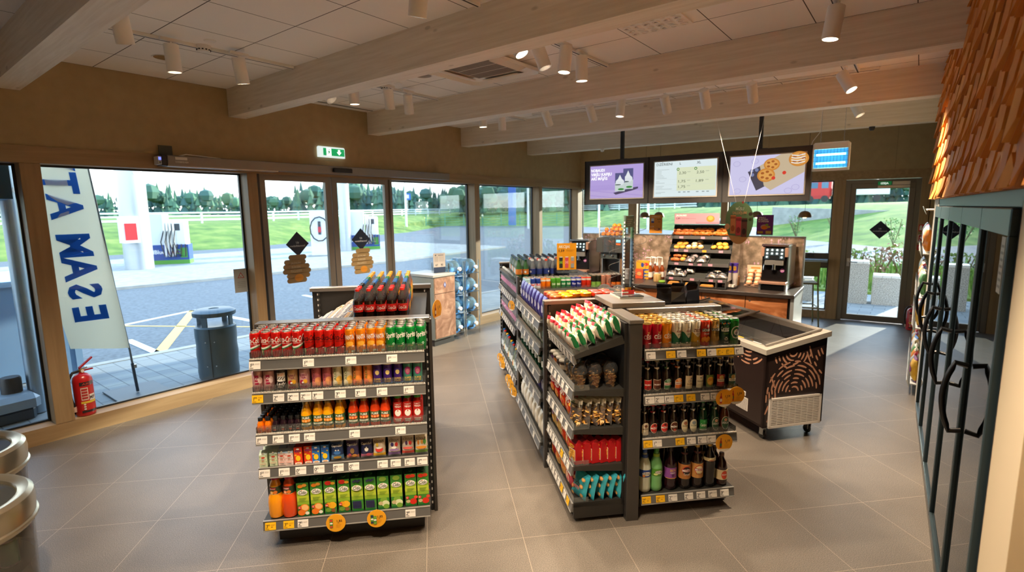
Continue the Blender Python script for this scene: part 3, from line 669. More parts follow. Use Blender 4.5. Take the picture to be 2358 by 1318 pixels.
# ------------------------------------------------------------------ drinks unit, top shelf: slim cans
WH = '#f3efe6'
def d_cola(sc, rib):
    def f(D):
        D.text('Coca-Cola', 0, .112, .034, sc, w=.086, bold=.016, shear=.35)
        if rib: D.text('ORIGINAL TASTE', 0, .088, .005, WH); D.band(-.045, .045, lambda u: .066-.010*math.cos(u*42+1.2), lambda u: .077-.010*math.cos(u*42+1.2), WH); D.band(-.045, .045, lambda u: .061-.010*math.cos(u*42+1.2), lambda u: .0675-.010*math.cos(u*42+1.2), '#2f8a57')
        else: D.text('ZERO SUGAR', 0, .086, .0055, '#3a1210'); D.band(-.045, .045, lambda u: .055-.010*math.cos(u*42+1.2), lambda u: .059-.010*math.cos(u*42+1.2), '#3a1210'); D.rect(.012, .046, .026, .051, WH)
        D.rect(-.030, .022, -.022, .05, '#a9b58a'); D.rect(-.022, .022, -.018, .05, '#5c8f3c')
    return f
def d_fanta(D):
    D.poly([(-.03, .078), (.026, .086), (.030, .100), (.022, .128), (-.028, .122), (-.024, .1)], '#2446a8')
    D.text('FANTA', 0, .106, .026, WH, w=.056, bold=.03, rot=.1)
    D.ell(.0, .066, .022, .014, '#f7b53a'); D.ell(-.014, .052, .01, .008, '#f6a01f'); D.ell(.018, .05, .007, .007, '#f8c9a0'); D.rect(-.024, .014, -.012, .026, '#c9c3b8'); D.rect(.008, .014, .028, .026, '#b9cdb4')
def d_sprite(D):
    D.text('Sprite', 0, .108, .032, WH, w=.07, bold=.03, rot=.1, shear=.15); D.ell(.012, .052, .007, .007, '#cfe3cf'); D.ell(.012, .052, .004, .004, '#2f8a44'); D.rect(-.02, .038, .01, .041, '#c9c04a')
PC = {k: can(.0283, .158, *a, turn=tn) for k, a, tn in (('c1', ('#d01712', d_cola(WH, 1)), -.3), ('c2', ('#d01712', d_cola(WH, 1)), .35), ('z', ('#d51a10', d_cola('#2c0f0d', 0)), .15), ('f', ('#f08a12', d_fanta), .05), ('s', ('#0f8a38', d_sprite), .1))}
seq = ['c1', 'c2', 'c1', 'c1', 'c2']+['z']*4+['f']*4+['s']*4
DS = {'c1': 'red cola can with white script', 'c2': 'red cola can with white script', 'z': 'red cola can with black script', 'f': 'orange soda can with blue lettering patch', 's': 'green lemon soda can'}
stock([(-1.047+.0595*i, PC[k], 'soda_can', DS[k], 'can') for i, k in enumerate(seq)], 1.206, 3.172, .0595, 4, 'top drinks shelf', 'slim soda cans on the top drinks shelf', 'window end')
# second shelf: tall cans
def d_bub(bg, txt, dot):
    def f(D): D.text('BUBBLE', 0, .094, .012, txt, w=.042, bold=.02); D.text('TEA', 0, .079, .012, txt, bold=.02); D.ell(-.008, .05, .015, .014, dot); D.ell(.011, .054, .012, .013, '#e2a51f'); D.ell(-.002, .049, .006, .006, WH); D.rect(-.02, .016, .02, .028, dot)
    return f
def d_io(D): D.rect(-.011, .05, .011, .105, '#a3123f'); D.text('IO', 0, .085, .016, WH, w=.014); D.text('LOVE', 0, .064, .008, WH); D.text('LYCHEE', 0, .03, .01, '#b4375c', w=.05); D.ell(.018, .075, .012, .02, '#f0cfc9')
def d_lady(D):
    D.rect(-.024, .06, .024, .112, WH); D.text('DUET', 0, .10, .014, '#e0862a', w=.036, bold=.02)
    for i in range(9): D.ell(-.018+.0045*i, .073+.006*(i % 3), .0028, .0032, '#2a2220')
    D.text('Lady', 0, .048, .018, WH, w=.05, shear=.3); D.text('JELLY', 0, .03, .01, WH)
def d_vert(st, t1, blob, b2):
    def f(D): D.ell(.012, .045, .02, .028, blob); D.ell(-.014, .03, .014, .018, b2); D.text(st, -.012, .085, .014, t1, w=.075, rot=math.pi/2, bold=.0); D.text('ORIGINAL', .0, .02, .006, t1)
    return f
def d_super(txt, c1, c2):
    def f(D): D.rect(-.04, .128, .04, .146, c2); D.ell(0, .085, .018, .025, c1); D.ell(0, .081, .012, .014, c2); D.text('SUPER', 0, .04, .012, txt, w=.04, bold=.02); D.text(' POWER', 0, .026, .01, txt, w=.038, bold=.02); D.rect(-.045, .008, .045, .016, '#3f78b0')
    return f
BL = c('#2a2826', .35, .5)
P2 = {'io': can(.031, .135, '#d8a3a0', d_io, BL), 'la': can(.031, .135, '#3a3431', d_lady, BL), 'b1': can(.031, .135, '#c9a578', d_bub(0, '#7d1d3f', '#a32530'), BL), 'b2': can(.031, .135, '#d9a6a6', d_bub(0, '#8a1740', '#a01845'), BL),
      'pk': can(.028, .152, '#d1707a', d_vert('CHOY', '#7d3140', '#e79a62', '#dd7f70'), BL), 'pi': can(.028, .152, '#e3ddbf', d_vert('ALOE', '#6d8a3a', '#e8b54a', '#f0e7c8'), BL, '#3f7a3a'), 'pe': can(.028, .152, '#e98a48', d_vert('ALOE', '#4f7a35', '#f08f38', '#ee7b52'), BL, '#2f6a38'),
      'pu': can(.028, .152, '#4a2a86', d_super('#e0b93a', '#3a2070', '#d9c27a'), BL, '#c9b23a'), 'tl': can(.028, .152, '#4f9a86', d_super('#f0cf4a', '#9a2f70', '#c9788a'), BL, '#3f9a78')}
D2 = {'io': 'pale pink lychee can with crimson label', 'la': 'dark jelly drink can with spotted pattern', 'b1': 'tan bubble tea can', 'b2': 'pink bubble tea can', 'pk': 'dusky pink can with upright lettering', 'pi': 'cream and green pineapple drink can', 'pe': 'peach and green drink can', 'pu': 'purple energy can with yellow top', 'tl': 'teal and pink banana drink can'}
s2 = list(zip((-1.05, -.987, -.919, -.852, -.784, -.722, -.662, -.600, -.539, -.478, -.419, -.36, -.298, -.238, -.182, -.12), 'io io la b1 b2 pk pk pi pi pe pe pu pu pu tl tl'.split()))
stock([(p, P2[k], 'drink_can', D2[k], 'can') for p, k in s2], 1.003, 3.175, .064, 2, 'second drinks shelf', 'tall cans on the second drinks shelf', 'window end')
# third shelf: small bottles, juice bottles
def sm_bottle(h): return bottle([(.017, 0), (.0195, .004), (.0195, .055), (.017, .064), (.0125, .072), (.0125, .078)], c(h, .2), (.014, .077, .02, '#1a1a1b'), (.0197, .014, .042, h, lambda D: (D.text('GO', 0, .032, .008, WH), D.rect(-.008, .016, .008, .024, '#d8532a'))), seg=12)
SB = {'o': sm_bottle('#f07a0e'), 'd': sm_bottle('#24131c')}
stock([(-1.052+.0425*i, SB['o' if i < 2 else 'd'], 'shot_bottle', 'tiny orange juice shot bottle' if i < 2 else 'tiny dark juice shot bottle', 'bottle') for i in range(6)], .748, 3.166, .044, 6, 'third drinks shelf', 'small shot bottles on the third drinks shelf', 'window end', jit=.002)
def juice(body, fr):
    pr = [(.028, 0), (.0315, .006), (.0315, .10), (.029, .112), (.026, .128), (.018, .150), (.0165, .160)]
    def d(D): D.text('PURE', 0, .080, .013, WH, bold=.02); [D.ell(-.017+.017*i, .062, .011, .010, fr) for i in range(3)]; [D.ell(-.017+.017*i, .062, .006, .005, '#f6c27a') for i in range(3)]; D.rect(-.026, .036, .026, .047, '#dfe3cf'); D.text('JUICE', 0, .030, .006, WH)
    return bottle(pr, c(body, .15, coat=.3), (.019, .159, .016, '#b99a55'), (.0317, .024, .092, '#3f6138', d))
def tomato():
    pr = [(.026, 0), (.0295, .005), (.0295, .125), (.024, .15), (.019, .163)]
    def d(D): D.text('VEGA', 0, .113, .012, WH, bold=.02); D.text('TOMATO', 0, .128, .007, WH); D.ell(0, .073, .019, .021, WH); D.poly([(-.004, .088), (0, .094), (.004, .088), (0, .08)], '#b5231a'); D.rect(-.02, .03, .02, .037, WH); D.rect(-.016, .021, .016, .026, WH)
    return bottle(pr, c('#bb1d14', .2), (.0215, .162, .018, '#2f8a2c'), (.0297, .01, .14, '#bf2017', d))
JU = {'y': juice('#f2a50c', '#ee8a1e'), 'r': juice('#e04316', '#e5521f'), 't': tomato()}
DJ = {'y': 'yellow juice bottle with green label', 'r': 'orange red juice bottle with green label', 't': 'red tomato juice bottle with green cap'}
stock([(p, JU[k], 'juice_bottle', DJ[k], 'bottle') for p, k in zip((-.790, -.725, -.662, -.596, -.519, -.455, -.39, -.323, -.249, -.188, -.127), 'yyyyrrrrttt')], .748, 3.178, .068, 2, 'third drinks shelf', 'glass juice bottles on the third drinks shelf', 'window end')
# fourth shelf: small cartons and pouches
def d_mlk(a, dots):
    def f(D): D.ell(0, .085, .006, .006, '#d9d2c2'); D.ell(0, .060, .011, .005, '#c9452f'); D.ell(-.002, .048, .010, .006, '#b9ada0'); [D.ell(x, y, .0022, .0022, dots) for x, y in ((-.017, .066), (.016, .072), (.017, .036), (-.017, .045), (.012, .05))]; [D.rect(-.008+.006*i, .034, -.0055+.006*i, .045, '#b5623a') for i in range(3)]; D.text('KAKAO', 0, .022, .006, '#d05c3a', w=.03); D.text('LAIMA', 0, .012, .006, '#4a463c', w=.026)
    return f
def d_kid(bg):
    def f(D): D.text('KIDS', 0, .085, .013, '#3a2f7a', w=.034, bold=.03); D.ell(0, .098, .009, .005, WH); D.ell(.014, .074, .005, .005, '#f2c21f'); D.ell(-.014, .060, .007, .005, '#f2b01f'); D.ell(0, .040, .014, .018, '#f4c81c'); D.band(-.019, .019, lambda u: .002, lambda u: .008+.008*math.cos(u*60), WH); D.rect(-.011, .006, .011, .011, '#e08a1e')
    return f
KC = {'g': carton(.044, .035, .098, '#cfdcb8', d_mlk(0, '#5fa03a'), gable=.022, top='#b9cfc0'), 'p': carton(.044, .035, .098, '#e9cdc4', d_mlk(0, '#cf3a2a'), gable=.022, top='#9fb6c9'), 'r': carton(.046, .036, .110, '#e2401a', d_kid(0), top='#a83a1c'), 'b': carton(.046, .036, .110, '#2f78c4', d_kid(0), top='#25405f')}
DK = {'g': 'pale green cocoa milk carton', 'p': 'pale pink cocoa milk carton', 'r': 'red children juice carton', 'b': 'blue children juice carton'}
stock([(p, KC[k], 'drink_carton', DK[k], 'carton') for p, k in zip((-1.047, -.998, -.949, -.90, -.848, -.797, -.747, -.698), 'ggpprrbb')], .538, 3.148, .042, 3, 'fourth drinks shelf', 'small drink cartons on the fourth drinks shelf', 'window end', turn=.03)
def pouch(w, h, base, bands, txt, tcol, blobs, straw=False, foil='#b9bcc0'):
    def col(u, v, sd):
        if sd: return c(foil, .3, .7)
        if v > .93 or v < .05: return c(foil, .3, .7)
        for a, hx in bands:
            if v < a: return c(hx, .3)
        return c(base, .3)
    b = bag(w, h, .034, col, 8, 14)
    lim = lambda u, v, l: ((u)*1.0, -.017*max(0, 1-abs(2*u/w)**2.4)**.5*min(1, v/(.32*h))**.6*min(1, max(0, (1-v/h))/.3)**.7-l-.0012, v)
    D = Draw(b, lim, .01, .0012)
    for x, y, rx, ry, hx in blobs: D.ell(x*w, y*h, rx*w, ry*h, hx, 8)
    D.text(txt, 0, .78*h, .013, tcol, w=w*.78, bold=.02, shear=.15)
    return [('pouch_body', weld(b, 'pouch_body'), [])]
PO = [pouch(.078, .128, '#27406f', [(.3, '#5f8fb8')], 'Capri-Sun', WH, [(0, .42, .25, .1, '#3a6fb0'), (0, .17, .3, .07, '#e6b33a'), (-.1, .55, .06, .03, WH), (.1, .55, .06, .03, WH)]),
      pouch(.078, .128, '#3a3560', [(.25, '#c97f5a')], 'Capri-Sun', WH, [(0, .45, .16, .14, '#8a6a3c'), (.15, .2, .18, .08, '#e8a24a'), (-.2, .25, .12, .08, '#d0586a')]),
      pouch(.078, .128, '#252a55', [(.25, '#b66a8a')], 'Capri-Sun', WH, [(0, .48, .15, .12, WH), (-.1, .58, .05, .04, '#22201f'), (.1, .58, .05, .04, '#22201f'), (.15, .2, .2, .08, '#d8607a')]),
      pouch(.078, .138, '#d8cdb8', [(.25, '#e9b52c')], 'RŪDOLFS', '#6a5a48', [(-.15, .62, .09, .09, '#e3c23f'), (0, .40, .3, .12, '#d8382c'), (0, .48, .24, .05, '#efe6d6')]),
      pouch(.078, .138, '#d9d0c4', [(.25, '#8a6aa6')], 'RŪDOLFS', '#6a5a48', [(-.15, .58, .12, .1, '#3a2f6a'), (.18, .58, .12, .1, '#c9302a'), (0, .44, .2, .06, WH), (0, .33, .4, .05, '#9a7ab0')]),
      pouch(.078, .138, '#d9cfc0', [(.25, '#d8584a')], 'RŪDOLFS', '#6a5a48', [(-.1, .6, .1, .1, '#4a2f5a'), (.2, .6, .12, .1, '#c9302a'), (0, .36, .4, .06, '#e0655a')]),
      pouch(.078, .138, '#ddd6c2', [(.25, '#6f9a3a')], 'RŪDOLFS', '#6a5a48', [(-.22, .6, .08, .12, '#d8862c'), (.05, .62, .1, .1, '#c9903a'), (.28, .62, .12, .12, '#4f8a3a'), (0, .36, .42, .07, '#e0902a')])]
DP = ['dark blue foil drink pouch', 'foil pouch with brown animal motif', 'foil pouch with white motif', 'yellow based fruit puree pouch', 'lilac based fruit puree pouch', 'red based fruit puree pouch', 'green based vegetable puree pouch']
stock([(p, PO[i], 'drink_pouch', DP[i], 'pouch') for i, p in enumerate((-.622, -.534, -.451, -.37, -.28, -.2, -.114))], .539, 3.168, .045, lambda i: 1 if i < 3 else 2, 'fourth drinks shelf', 'foil pouches on the fourth drinks shelf', 'small cartons', turn=.06)
# lowest shelf: granini bottles and litre cartons
def gran(body, neck, fr):
    pr = [(.030, 0), (.042, .008), (.046, .03), (.047, .10), (.043, .135), (.034, .155, c(neck, .15)), (.033, .205), (.026, .228), (.019, .238), (.018, .245)]
    def d(D): D.rect(-.028, .185, .014, .199, '#b3202a'); D.text('granini', -.007, .192, .009, WH, bold=.02); D.ell(-.012, .168, .012, .011, fr); D.ell(-.012, .168, .007, .006, '#f7cf9a'); D.ell(.010, .17, .012, .011, '#e07a2a'); D.rect(-.03, .156, .03, .1585, '#d9c48a')
    return bottle(pr, c(body, .12, coat=.4), (.0225, .243, .028, '#b51a3a'), (.0335, .156, .203, '#2e4a2c', d), seg=20)
GRA = [gran('#f0990f', '#e8b04a', '#f0a02a'), gran('#dd4a12', '#8a2a2a', '#e8705a')]
stock([(-1.010, GRA[0], 'juice_bottle', 'large yellow orange juice bottle', 'bottle'), (-.922, GRA[1], 'juice_bottle', 'large orange red juice bottle', 'bottle')], .196, 3.185, .098, 2, 'lowest drinks shelf', 'large juice bottles on the lowest drinks shelf', 'window end')
def d_cido(top, low, extra):
    def f(D):
        w = .035; D.rect(-w, .0, w, .012, '#1c6a2c'); D.band(-w, w, lambda u: .075, lambda u: .165+.01*math.cos(u*60), '#8fb52e'); D.band(-w, w, lambda u: .1, lambda u: .135, '#b9cc3a')
        for x, y, r, h in low: D.ell(x, y, r, r*.9, h)
        for x, y, r, h in top: D.ell(x, y, r, r*.7, h)
        D.ell(0, .158, .0285, .018, WH); D.text('Cido', 0, .158, .022, '#33402a', w=.044, bold=.02, shear=.2); D.ell(-.004, .172, .003, .003, '#e07a2a')
        for k in range(3): D.rect(-.022, .118-.007*k, .022-.006*k, .121-.007*k, '#5f8a2a')
        if extra: D.ell(-.022, .06, .010, .010, '#d0392a'); D.text(extra, -.022, .06, .010, WH)
    return f
O_ = '#f08a1a'; OL = '#f9c27a'
CI = {'o': d_cido([(-.012, .198, .016, O_), (.012, .204, .014, '#f3a63c')], [(.006, .055, .027, O_), (.008, .057, .020, OL), (-.012, .026, .022, '#ee7a1c'), (.02, .02, .012, '#efe9d8')], 'C'), 'm': d_cido([(-.008, .204, .02, '#d8261c'), (.02, .2, .013, '#f0b02c')], [(.010, .055, .024, '#f3b61f'), (-.012, .06, .016, '#f0a81f'), (-.014, .026, .016, '#6f9a35'), (.016, .022, .014, '#8a5a2c')], 'ex'),
      'g': d_cido([(x*.011-.016, .200+.007*(x % 2), .0085, '#2b2a55') for x in range(4)], [(-.022+.0125*(k % 4), .025+.0125*(k//4), .0085, '#262a50') for k in range(16)], ''), 'a': d_cido([(0, .202, .022, '#86ad3c')], [(.002, .06, .022, '#7fae38'), (.012, .036, .024, '#dfe6b8'), (-.018, .04, .014, '#c9b98a'), (.016, .018, .018, '#7aa83a')], ''),
      't': d_cido([(-.012, .202, .018, '#e0341a'), (.014, .205, .016, '#e8451f')], [(.014, .032, .022, '#d92a18'), (-.018, .034, .013, '#c9b98a'), (.03, .06, .012, '#e0482a')], 'K')}
CC = {k: carton(.070, .070, .240, '#3f8a2f', v, (.013, .012, '#1a5528'), .022, '#2f6f2c', '#22552a') for k, v in CI.items()}
DC = {'o': 'green litre juice carton with oranges', 'm': 'green litre juice carton with mango', 'g': 'green litre juice carton with dark grapes', 'a': 'green litre juice carton with green apples', 't': 'green litre juice carton with tomatoes'}
stock([(p, CC[k], 'juice_carton', DC[k], 'carton') for p, k in zip((-.840, -.761, -.683, -.601, -.522, -.438, -.359, -.277, -.194, -.115), 'oommggaatt')], .196, 3.152, .075, 3, 'lowest drinks shelf', 'litre juice cartons on the lowest drinks shelf', 'large bottles', turn=.02)
# ------------------------------------------------------------------ bottles on the run behind
def pet(liq, capc, lab, txt, tcol, level=.15, alt='#f08a12'):
    cl = M_PET; lm = c(liq, .12, coat=.4) if liq else cl
    pr = [(.022, 0, lm), (.031, .006, lm), (.0325, .03, lm), (.031, .06, lm), (.0325, .09, lm), (.0325, .125, lm), (.031, level, cl), (.024, .178, cl), (.0145, .208, cl), (.0135, .216, cl)]
    return bottle(pr, cl, (.0155, .214, .018, capc), (.0326, .075, .125, lab, lambda D: D.text(txt, .004, .102, .024, tcol, w=.06, shear=.3)), seg=14, capseg=10)
PETS = [pet('#241008', '#d6281a', '#cf1d17', 'Coca-Cola', WH), pet('#241008', '#1d1c1c', '#2a1a16', 'Zero', '#cf1d17'), pet('#f0a020', '#2f6fc0', '#2c57b0', 'Fanta', WH), pet('', '#2f7a44', '#3f9a4a', 'Sprite', WH), pet('#f09a1a', '#f0b41e', '#f0c23a', 'Fruit', '#2f7a34')]
PN = ['dark cola bottle with red cap', 'black capped cola bottle', 'orange soda bottle with blue cap', 'clear soda bottle with green cap', 'yellow capped fruit drink bottle']
for k in range(15):
    v = 0 if k < 3 else 1 if k < 5 else 2 if k < 8 else 3 if k < 10 else 4
    for i in range(5):
        spawn(PETS[v], 'soda_bottle', W(-.52+.0745*i, 3.62+.073*k, 1.301), A+random.uniform(-.25, .25), '%s, %s from the chocolate bars, %s row behind grey cap' % (PN[v], ORD[i], ORD[k]), 'bottle', 'half litre bottles standing behind the drinks unit')
# chocolate bars on the sloped tray
def bar(h, h2, t):
    b = MB(); n = 5; L = .105; w = .034; pts = []
    for i in range(n+1):
        x = -L/2+L*i/n; k = 1 if 0 < i < n else .75; z = .016 if 0 < i < n else .003
        pts.append([(x, -w/2*k, 0), (x, -w/2*k, z*.7), (x, 0, z), (x, w/2*k, z*.7), (x, w/2*k, 0)])
    for i in range(n):
        for j in range(4): b.add([pts[i][j], pts[i+1][j], pts[i+1][j+1], pts[i][j+1]], [(0, 1, 2, 3)], c(h2 if i in (0, n-1) else h, .25, .3))
    Draw(b, lambda u, v, l: (u, v, .0165-abs(v)*.25+l), .02).text(t, 0, 0, .012, WH, w=.06, bold=.02)
    return [('wrapper', weld(b, 'wrapper'), [])]
BARS = [bar(*a) for a in (('#5a2d22', '#c9a06a', 'LAIMA'), ('#7d5138', '#d9d0c4', 'CHOCO'), ('#b08a6a', '#e6d8c4', 'SER'), ('#c9bfb6', '#8a94b0', 'NUTS'), ('#2a3f8a', '#d8dce6', 'DUO'), ('#b81f24', '#e9d9cf', 'KARUMS'))]
BD = ['dark brown', 'brown and silver', 'tan', 'pale silver', 'blue', 'red']
for j in range(5):
    for k in range(30):
        v = (5, 4, 3, 2, 0)[j] if k < 12 else (3, 3, 2, 1, 0)[j]
        if random.random() < .12: v = random.randrange(4)
        y = 3.56+.0425*k; x = .05+.092*j; zz = 1.07+.25*(x/.47)+.002
        o = spawn(BARS[v], 'chocolate_bar', W(-1.075+x, y, zz), A, '%s chocolate bar, %s rank up the sloped tray, %s from near end' % (BD[v], ORD[j], ORD[k]), 'chocolate bar', 'chocolate bars on the sloped tray')
        o.rotation_euler = (Matrix.Rotation(A, 3, 'Z') @ Matrix.Rotation(-math.atan(.25/.47), 3, 'Y') @ Matrix.Rotation(random.uniform(-.1, .1), 3, 'Z')).to_euler()
# ================================================================== beer section
def d_ces(bg, ink):
    def f(D): D.text('CĒSU', .004, .085, .026, WH, w=.062, bold=.02); D.rect(-.004, .106, .012, .108, '#d9b45a'); D.poly([(-.002, .112), (.01, .112), (.012, .122), (.004, .116), (-.004, .122)], '#e0b95f'); D.text('Nesaldets', .006, .063, .012, ink, w=.04, shear=.4); D.rect(.002, .042, .03, .047, WH)
    return f
def d_ald(D):
    D.band(-.042, .042, lambda u: .030, lambda u: .108-(.045*max(0, 1-abs(u-.008)/.032)), '#1f6a48'); D.text('Aldaris', .010, .115, .014, '#a3352a', w=.044, shear=.35); D.text('gaisais', .012, .094, .007, '#2f7a55'); D.ell(.008, .142, .009, .009, '#c9a24a'); D.ell(.008, .145, .008, .008, '#efe9d8'); D.rect(-.01, .034, .004, .042, WH); D.rect(.014, .034, .022, .042, WH); D.rect(-.042, .022, .042, .030, '#e9e3d2')
def d_zel(D):
    D.band(-.042, .042, lambda u: .030, lambda u: .102-(.035*max(0, 1-abs(u-.002)/.034)), '#d0a21a'); D.text('ZELTA', .002, .115, .019, '#7a2a22', w=.058, bold=.02); D.text('Zelta', .002, .092, .008, '#8f7a4a', shear=.3); D.ell(.004, .142, .009, .009, '#c9a24a'); D.ell(.004, .145, .008, .008, '#efe9d8'); D.rect(-.042, .0, .042, .030, '#c49312'); D.rect(-.004, .038, .004, .05, WH)
def d_lac(b2):
    def f(D): D.ell(.0, .125, .022, .022, '#b9241a' if b2 else '#d9b46a'); D.rect(-.028, .104, .030, .124, '#1f4a36'); D.text('LĀČPLĒSIS', .001, .114, .014, WH, w=.056, bold=.02); D.ell(.008, .142, .006, .012, WH); D.text('Original', .002, .092, .012, WH if b2 else '#5a3a18', w=.04, shear=.2); [D.ell(-.022+.011*k, .05+.008*(k % 2), .010, .016, '#e08a1f' if b2 else '#a8843f') for k in range(5)]
    return f
def d_car(D):
    D.text('Carlsberg', -.002, .118, .024, WH, w=.064, shear=.2); D.band(-.03, .026, lambda u: .098+.06*u*u*4, lambda u: .104+.06*u*u*4, WH); D.text('PILSNER', .002, .084, .010, '#7fae4a', w=.036); D.ell(.002, .050, .0125, .0125, WH); D.ell(.002, .050, .004, .004, '#20201f'); D.ell(-.006, .057, .003, .003, '#20201f'); D.ell(.010, .057, .003, .003, '#20201f')
    for k in range(9): D.ell(-.034+.0085*k, .150+.004*(k % 2), .0036, .004, ['#d8402a', '#3f9ac0', '#e8b52a'][k % 3])
    D.text('TEAM', .002, .026, .009, WH); D.ell(.002, .135, .006, .006, '#3f7a4a')
def d_tub(D):
    D.ell(.004, .09, .034, .042, WH); D.ell(.004, .09, .029, .036, '#1d6a28'); D.ell(.004, .09, .018, .022, WH); D.poly([(-.022, .058), (-.012, .05), (.034, .128), (.024, .136)], WH); D.text('TUBORG', .007, .093, .017, '#26305a', w=.075, rot=1.03, bold=.03); D.text('GREEN', .012, .068, .008, WH, rot=1.03); D.rect(-.018, .148, .02, .16, '#237a2c')
BC = {'c': can(.033, .182, '#b8152a', d_ces(0, '#7a0f1c'), M_GOLDLID, '#c79f4e'), 'o': can(.033, .182, '#ee8f14', d_ces(0, '#c06a10'), M_GOLDLID, '#c79f4e'), 'a': can(.033, .182, '#ece6d4', d_ald), 'z': can(.033, .182, '#ece4cf', d_zel), 'l': can(.033, .182, '#c8381c', d_lac(True)), 'g': can(.033, .182, '#b08d4a', d_lac(False), M_GOLDLID, mt=.7), 'k': can(.033, .182, '#123f2c', d_car), 't': can(.033, .182, '#1d7a28', d_tub)}
DB = {'c': 'red beer can with gold top', 'o': 'orange beer can with gold top', 'a': 'white and green beer can', 'z': 'white and yellow beer can', 'l': 'orange red beer can with green band', 'g': 'golden beer can with green band', 'k': 'dark green beer can with football', 't': 'bright green beer can with ring emblem'}
stock([(p, BC[k], 'beer_can', DB[k], 'can') for p, k in zip((1.345, 1.413, 1.480, 1.547, 1.614, 1.681, 1.748, 1.815, 1.883, 1.951), 'ccoaazlgkt')], 1.143, 3.147, .0675, 5, 'top beer shelf', 'half litre cans on the top beer shelf', 'dark post', turn=.08)
M_BROWN = c('#1c0f09', .1, coat=.5)
def beer(lab, nck, cap, draw, kind='rect', glass=M_BROWN, lh=(.03, .10)):
    pr = [(.029, 0), (.0315, .005), (.0315, .115), (.026, .142), (.015, .172), (.0132, .205), (.0145, .207), (.0145, .212), (.0125, .214)]
    b = MB(); b.lathe(pr, glass, 16)
    out = [('bottle_body', b.me('bottle_body'), [])]
    q = MB(); f = round_(.0318); D = Draw(q, f, .009, .0006)
    z0, z1 = lh; zc = (z0+z1)/2
    if kind == 'rect': D.rect(-.029, z0, .029, z1, lab)
    elif kind == 'shield': D.band(-.028, .028, lambda u: z0+.012*abs(u/.028)**2-.004, lambda u: z1-.004*(1-abs(u)/.028), '#e3d6b6', 10); D.band(-.0255, .0255, lambda u: z0+.003+.012*abs(u/.028)**2-.004, lambda u: z1-.003-.004*(1-abs(u)/.028), lab, 10)
    elif kind == 'arch': D.band(-.027, .027, lambda u: z0, lambda u: z1-.020*abs(u/.027)**2.5, '#e8e0cc', 10); D.band(-.025, .025, lambda u: z0+.002, lambda u: z1-.002-.020*abs(u/.027)**2.5, lab, 10)
    else: D.ell(0, zc, .027, (z1-z0)/2, '#e3dac0'); D.ell(0, zc, .0245, (z1-z0)/2-.003, lab)
    draw(D, zc); out.append(('label', q.me('label'), []))
    n = MB(); n.lathe([(.0187, .158), (.0152, .176)], c(nck, .5), 16); Draw(n, round_(.0175), .006, .0012).ell(0, .168, .007, .006, '#e9e2d0'); out.append(('neck_label', n.me('neck_label'), []))
    k = MB(); k.lathe([(.0155, .210), (.0155, .217), (.013, .220), (.0001, .2205)], c(cap, .35, .6), 12); out.append(('cap', k.me('cap'), [])); return out
def t2(st, col, bg, h=.011, w=.045, sub=None): 
    def f(D, z):
        if bg: D.rect(-.026, z-.009, .026, z+.010, bg)
        D.text(st, 0, z, h, col, w=w, bold=.02)
        if sub: sub(D, z)
    return f
gl = lambda h, r=.010, dz=.024: (lambda D, z: D.ell(0, z+dz, r, r, h))
B1 = [beer('#c8201c', '#d8c9a8', '#8a1a18', t2('BAUSKAS', WH, None, .010, .042, gl('#8f1512', .012, -.02)), 'shield'), beer('#6a3420', '#d8c9b8', '#c9b48a', t2('BAUSKAS', WH, None, .010, .042, gl('#4a2214', .012, -.02)), 'shield'),
      beer('#2f6a3a', '#3a6a38', '#2f4a2a', t2('PIEBALGAS', '#b8252a', '#ece6d4', .009, .044, gl('#8fb59a', .013, .024)), 'arch'), beer('#d8782a', '#d8782a', '#c9a24a', t2('PIEBALGAS', '#b8252a', '#ece6d4', .009, .044, gl('#e9b98a', .013, .024)), 'arch'),
      beer('#dccba6', '#cfd3d6', '#a8a49a', lambda D, z: (D.text('LĪDO', .006, z+.008, .014, '#4a5a86', w=.034), D.text('Speciālais', 0, z-.010, .011, '#6a5a44', w=.038, shear=.3), D.ell(.008, z+.026, .005, .007, '#5a6a94')), lh=(.024, .112)), beer('#e3dcc2', '#dcd6c2', '#9aa09a', lambda D, z: (D.text('Valmiermuiža', 0, z+.004, .012, '#6a5a2c', w=.046, shear=.4), D.ell(0, z+.026, .006, .006, '#8f8f86'), D.rect(-.018, z-.02, .018, z-.0185, '#8f8662')), lh=(.024, .108)),
      beer('#5f7a2a', '#20211a', '#2a2a22', lambda D, z: (D.ell(0, z, .024, .030, '#c9962a'), D.text('ALUS', 0, z+.012, .011, '#a8321c', w=.03, bold=.02), D.ell(0, z-.012, .016, .010, '#e3b84a')), lh=(.026, .108)), beer('#a8231f', '#dccfae', '#c9a24a', t2('TĒRVETES', '#6a4a22', '#ece3cc', .010, .044, gl('#d8b46a', .014, .022)), lh=(.026, .108)), beer('#1f4a3c', '#dccfae', '#c9a24a', t2('TĒRVETES', '#3a4a3a', '#ece3cc', .010, .044, gl('#d8b46a', .014, .022)), lh=(.026, .108))]
N1 = ['beer bottle with red shield label', 'beer bottle with brown shield label', 'beer bottle with green arched label', 'beer bottle with orange arched label', 'beer bottle with tall tan label', 'beer bottle with cream script label', 'beer bottle with green gold oval label', 'beer bottle with red banner label', 'beer bottle with green banner label']
stock([(p, B1[i], 'beer_bottle', N1[i], 'bottle') for i, p in enumerate((1.356, 1.422, 1.492, 1.567, 1.641, 1.715, 1.789, 1.87, 1.949))], .843, 3.147, .068, 3, 'second beer shelf', 'beer bottles on the second beer shelf', 'dark post')
M_GREENB = c('#12301c', .1, coat=.5)
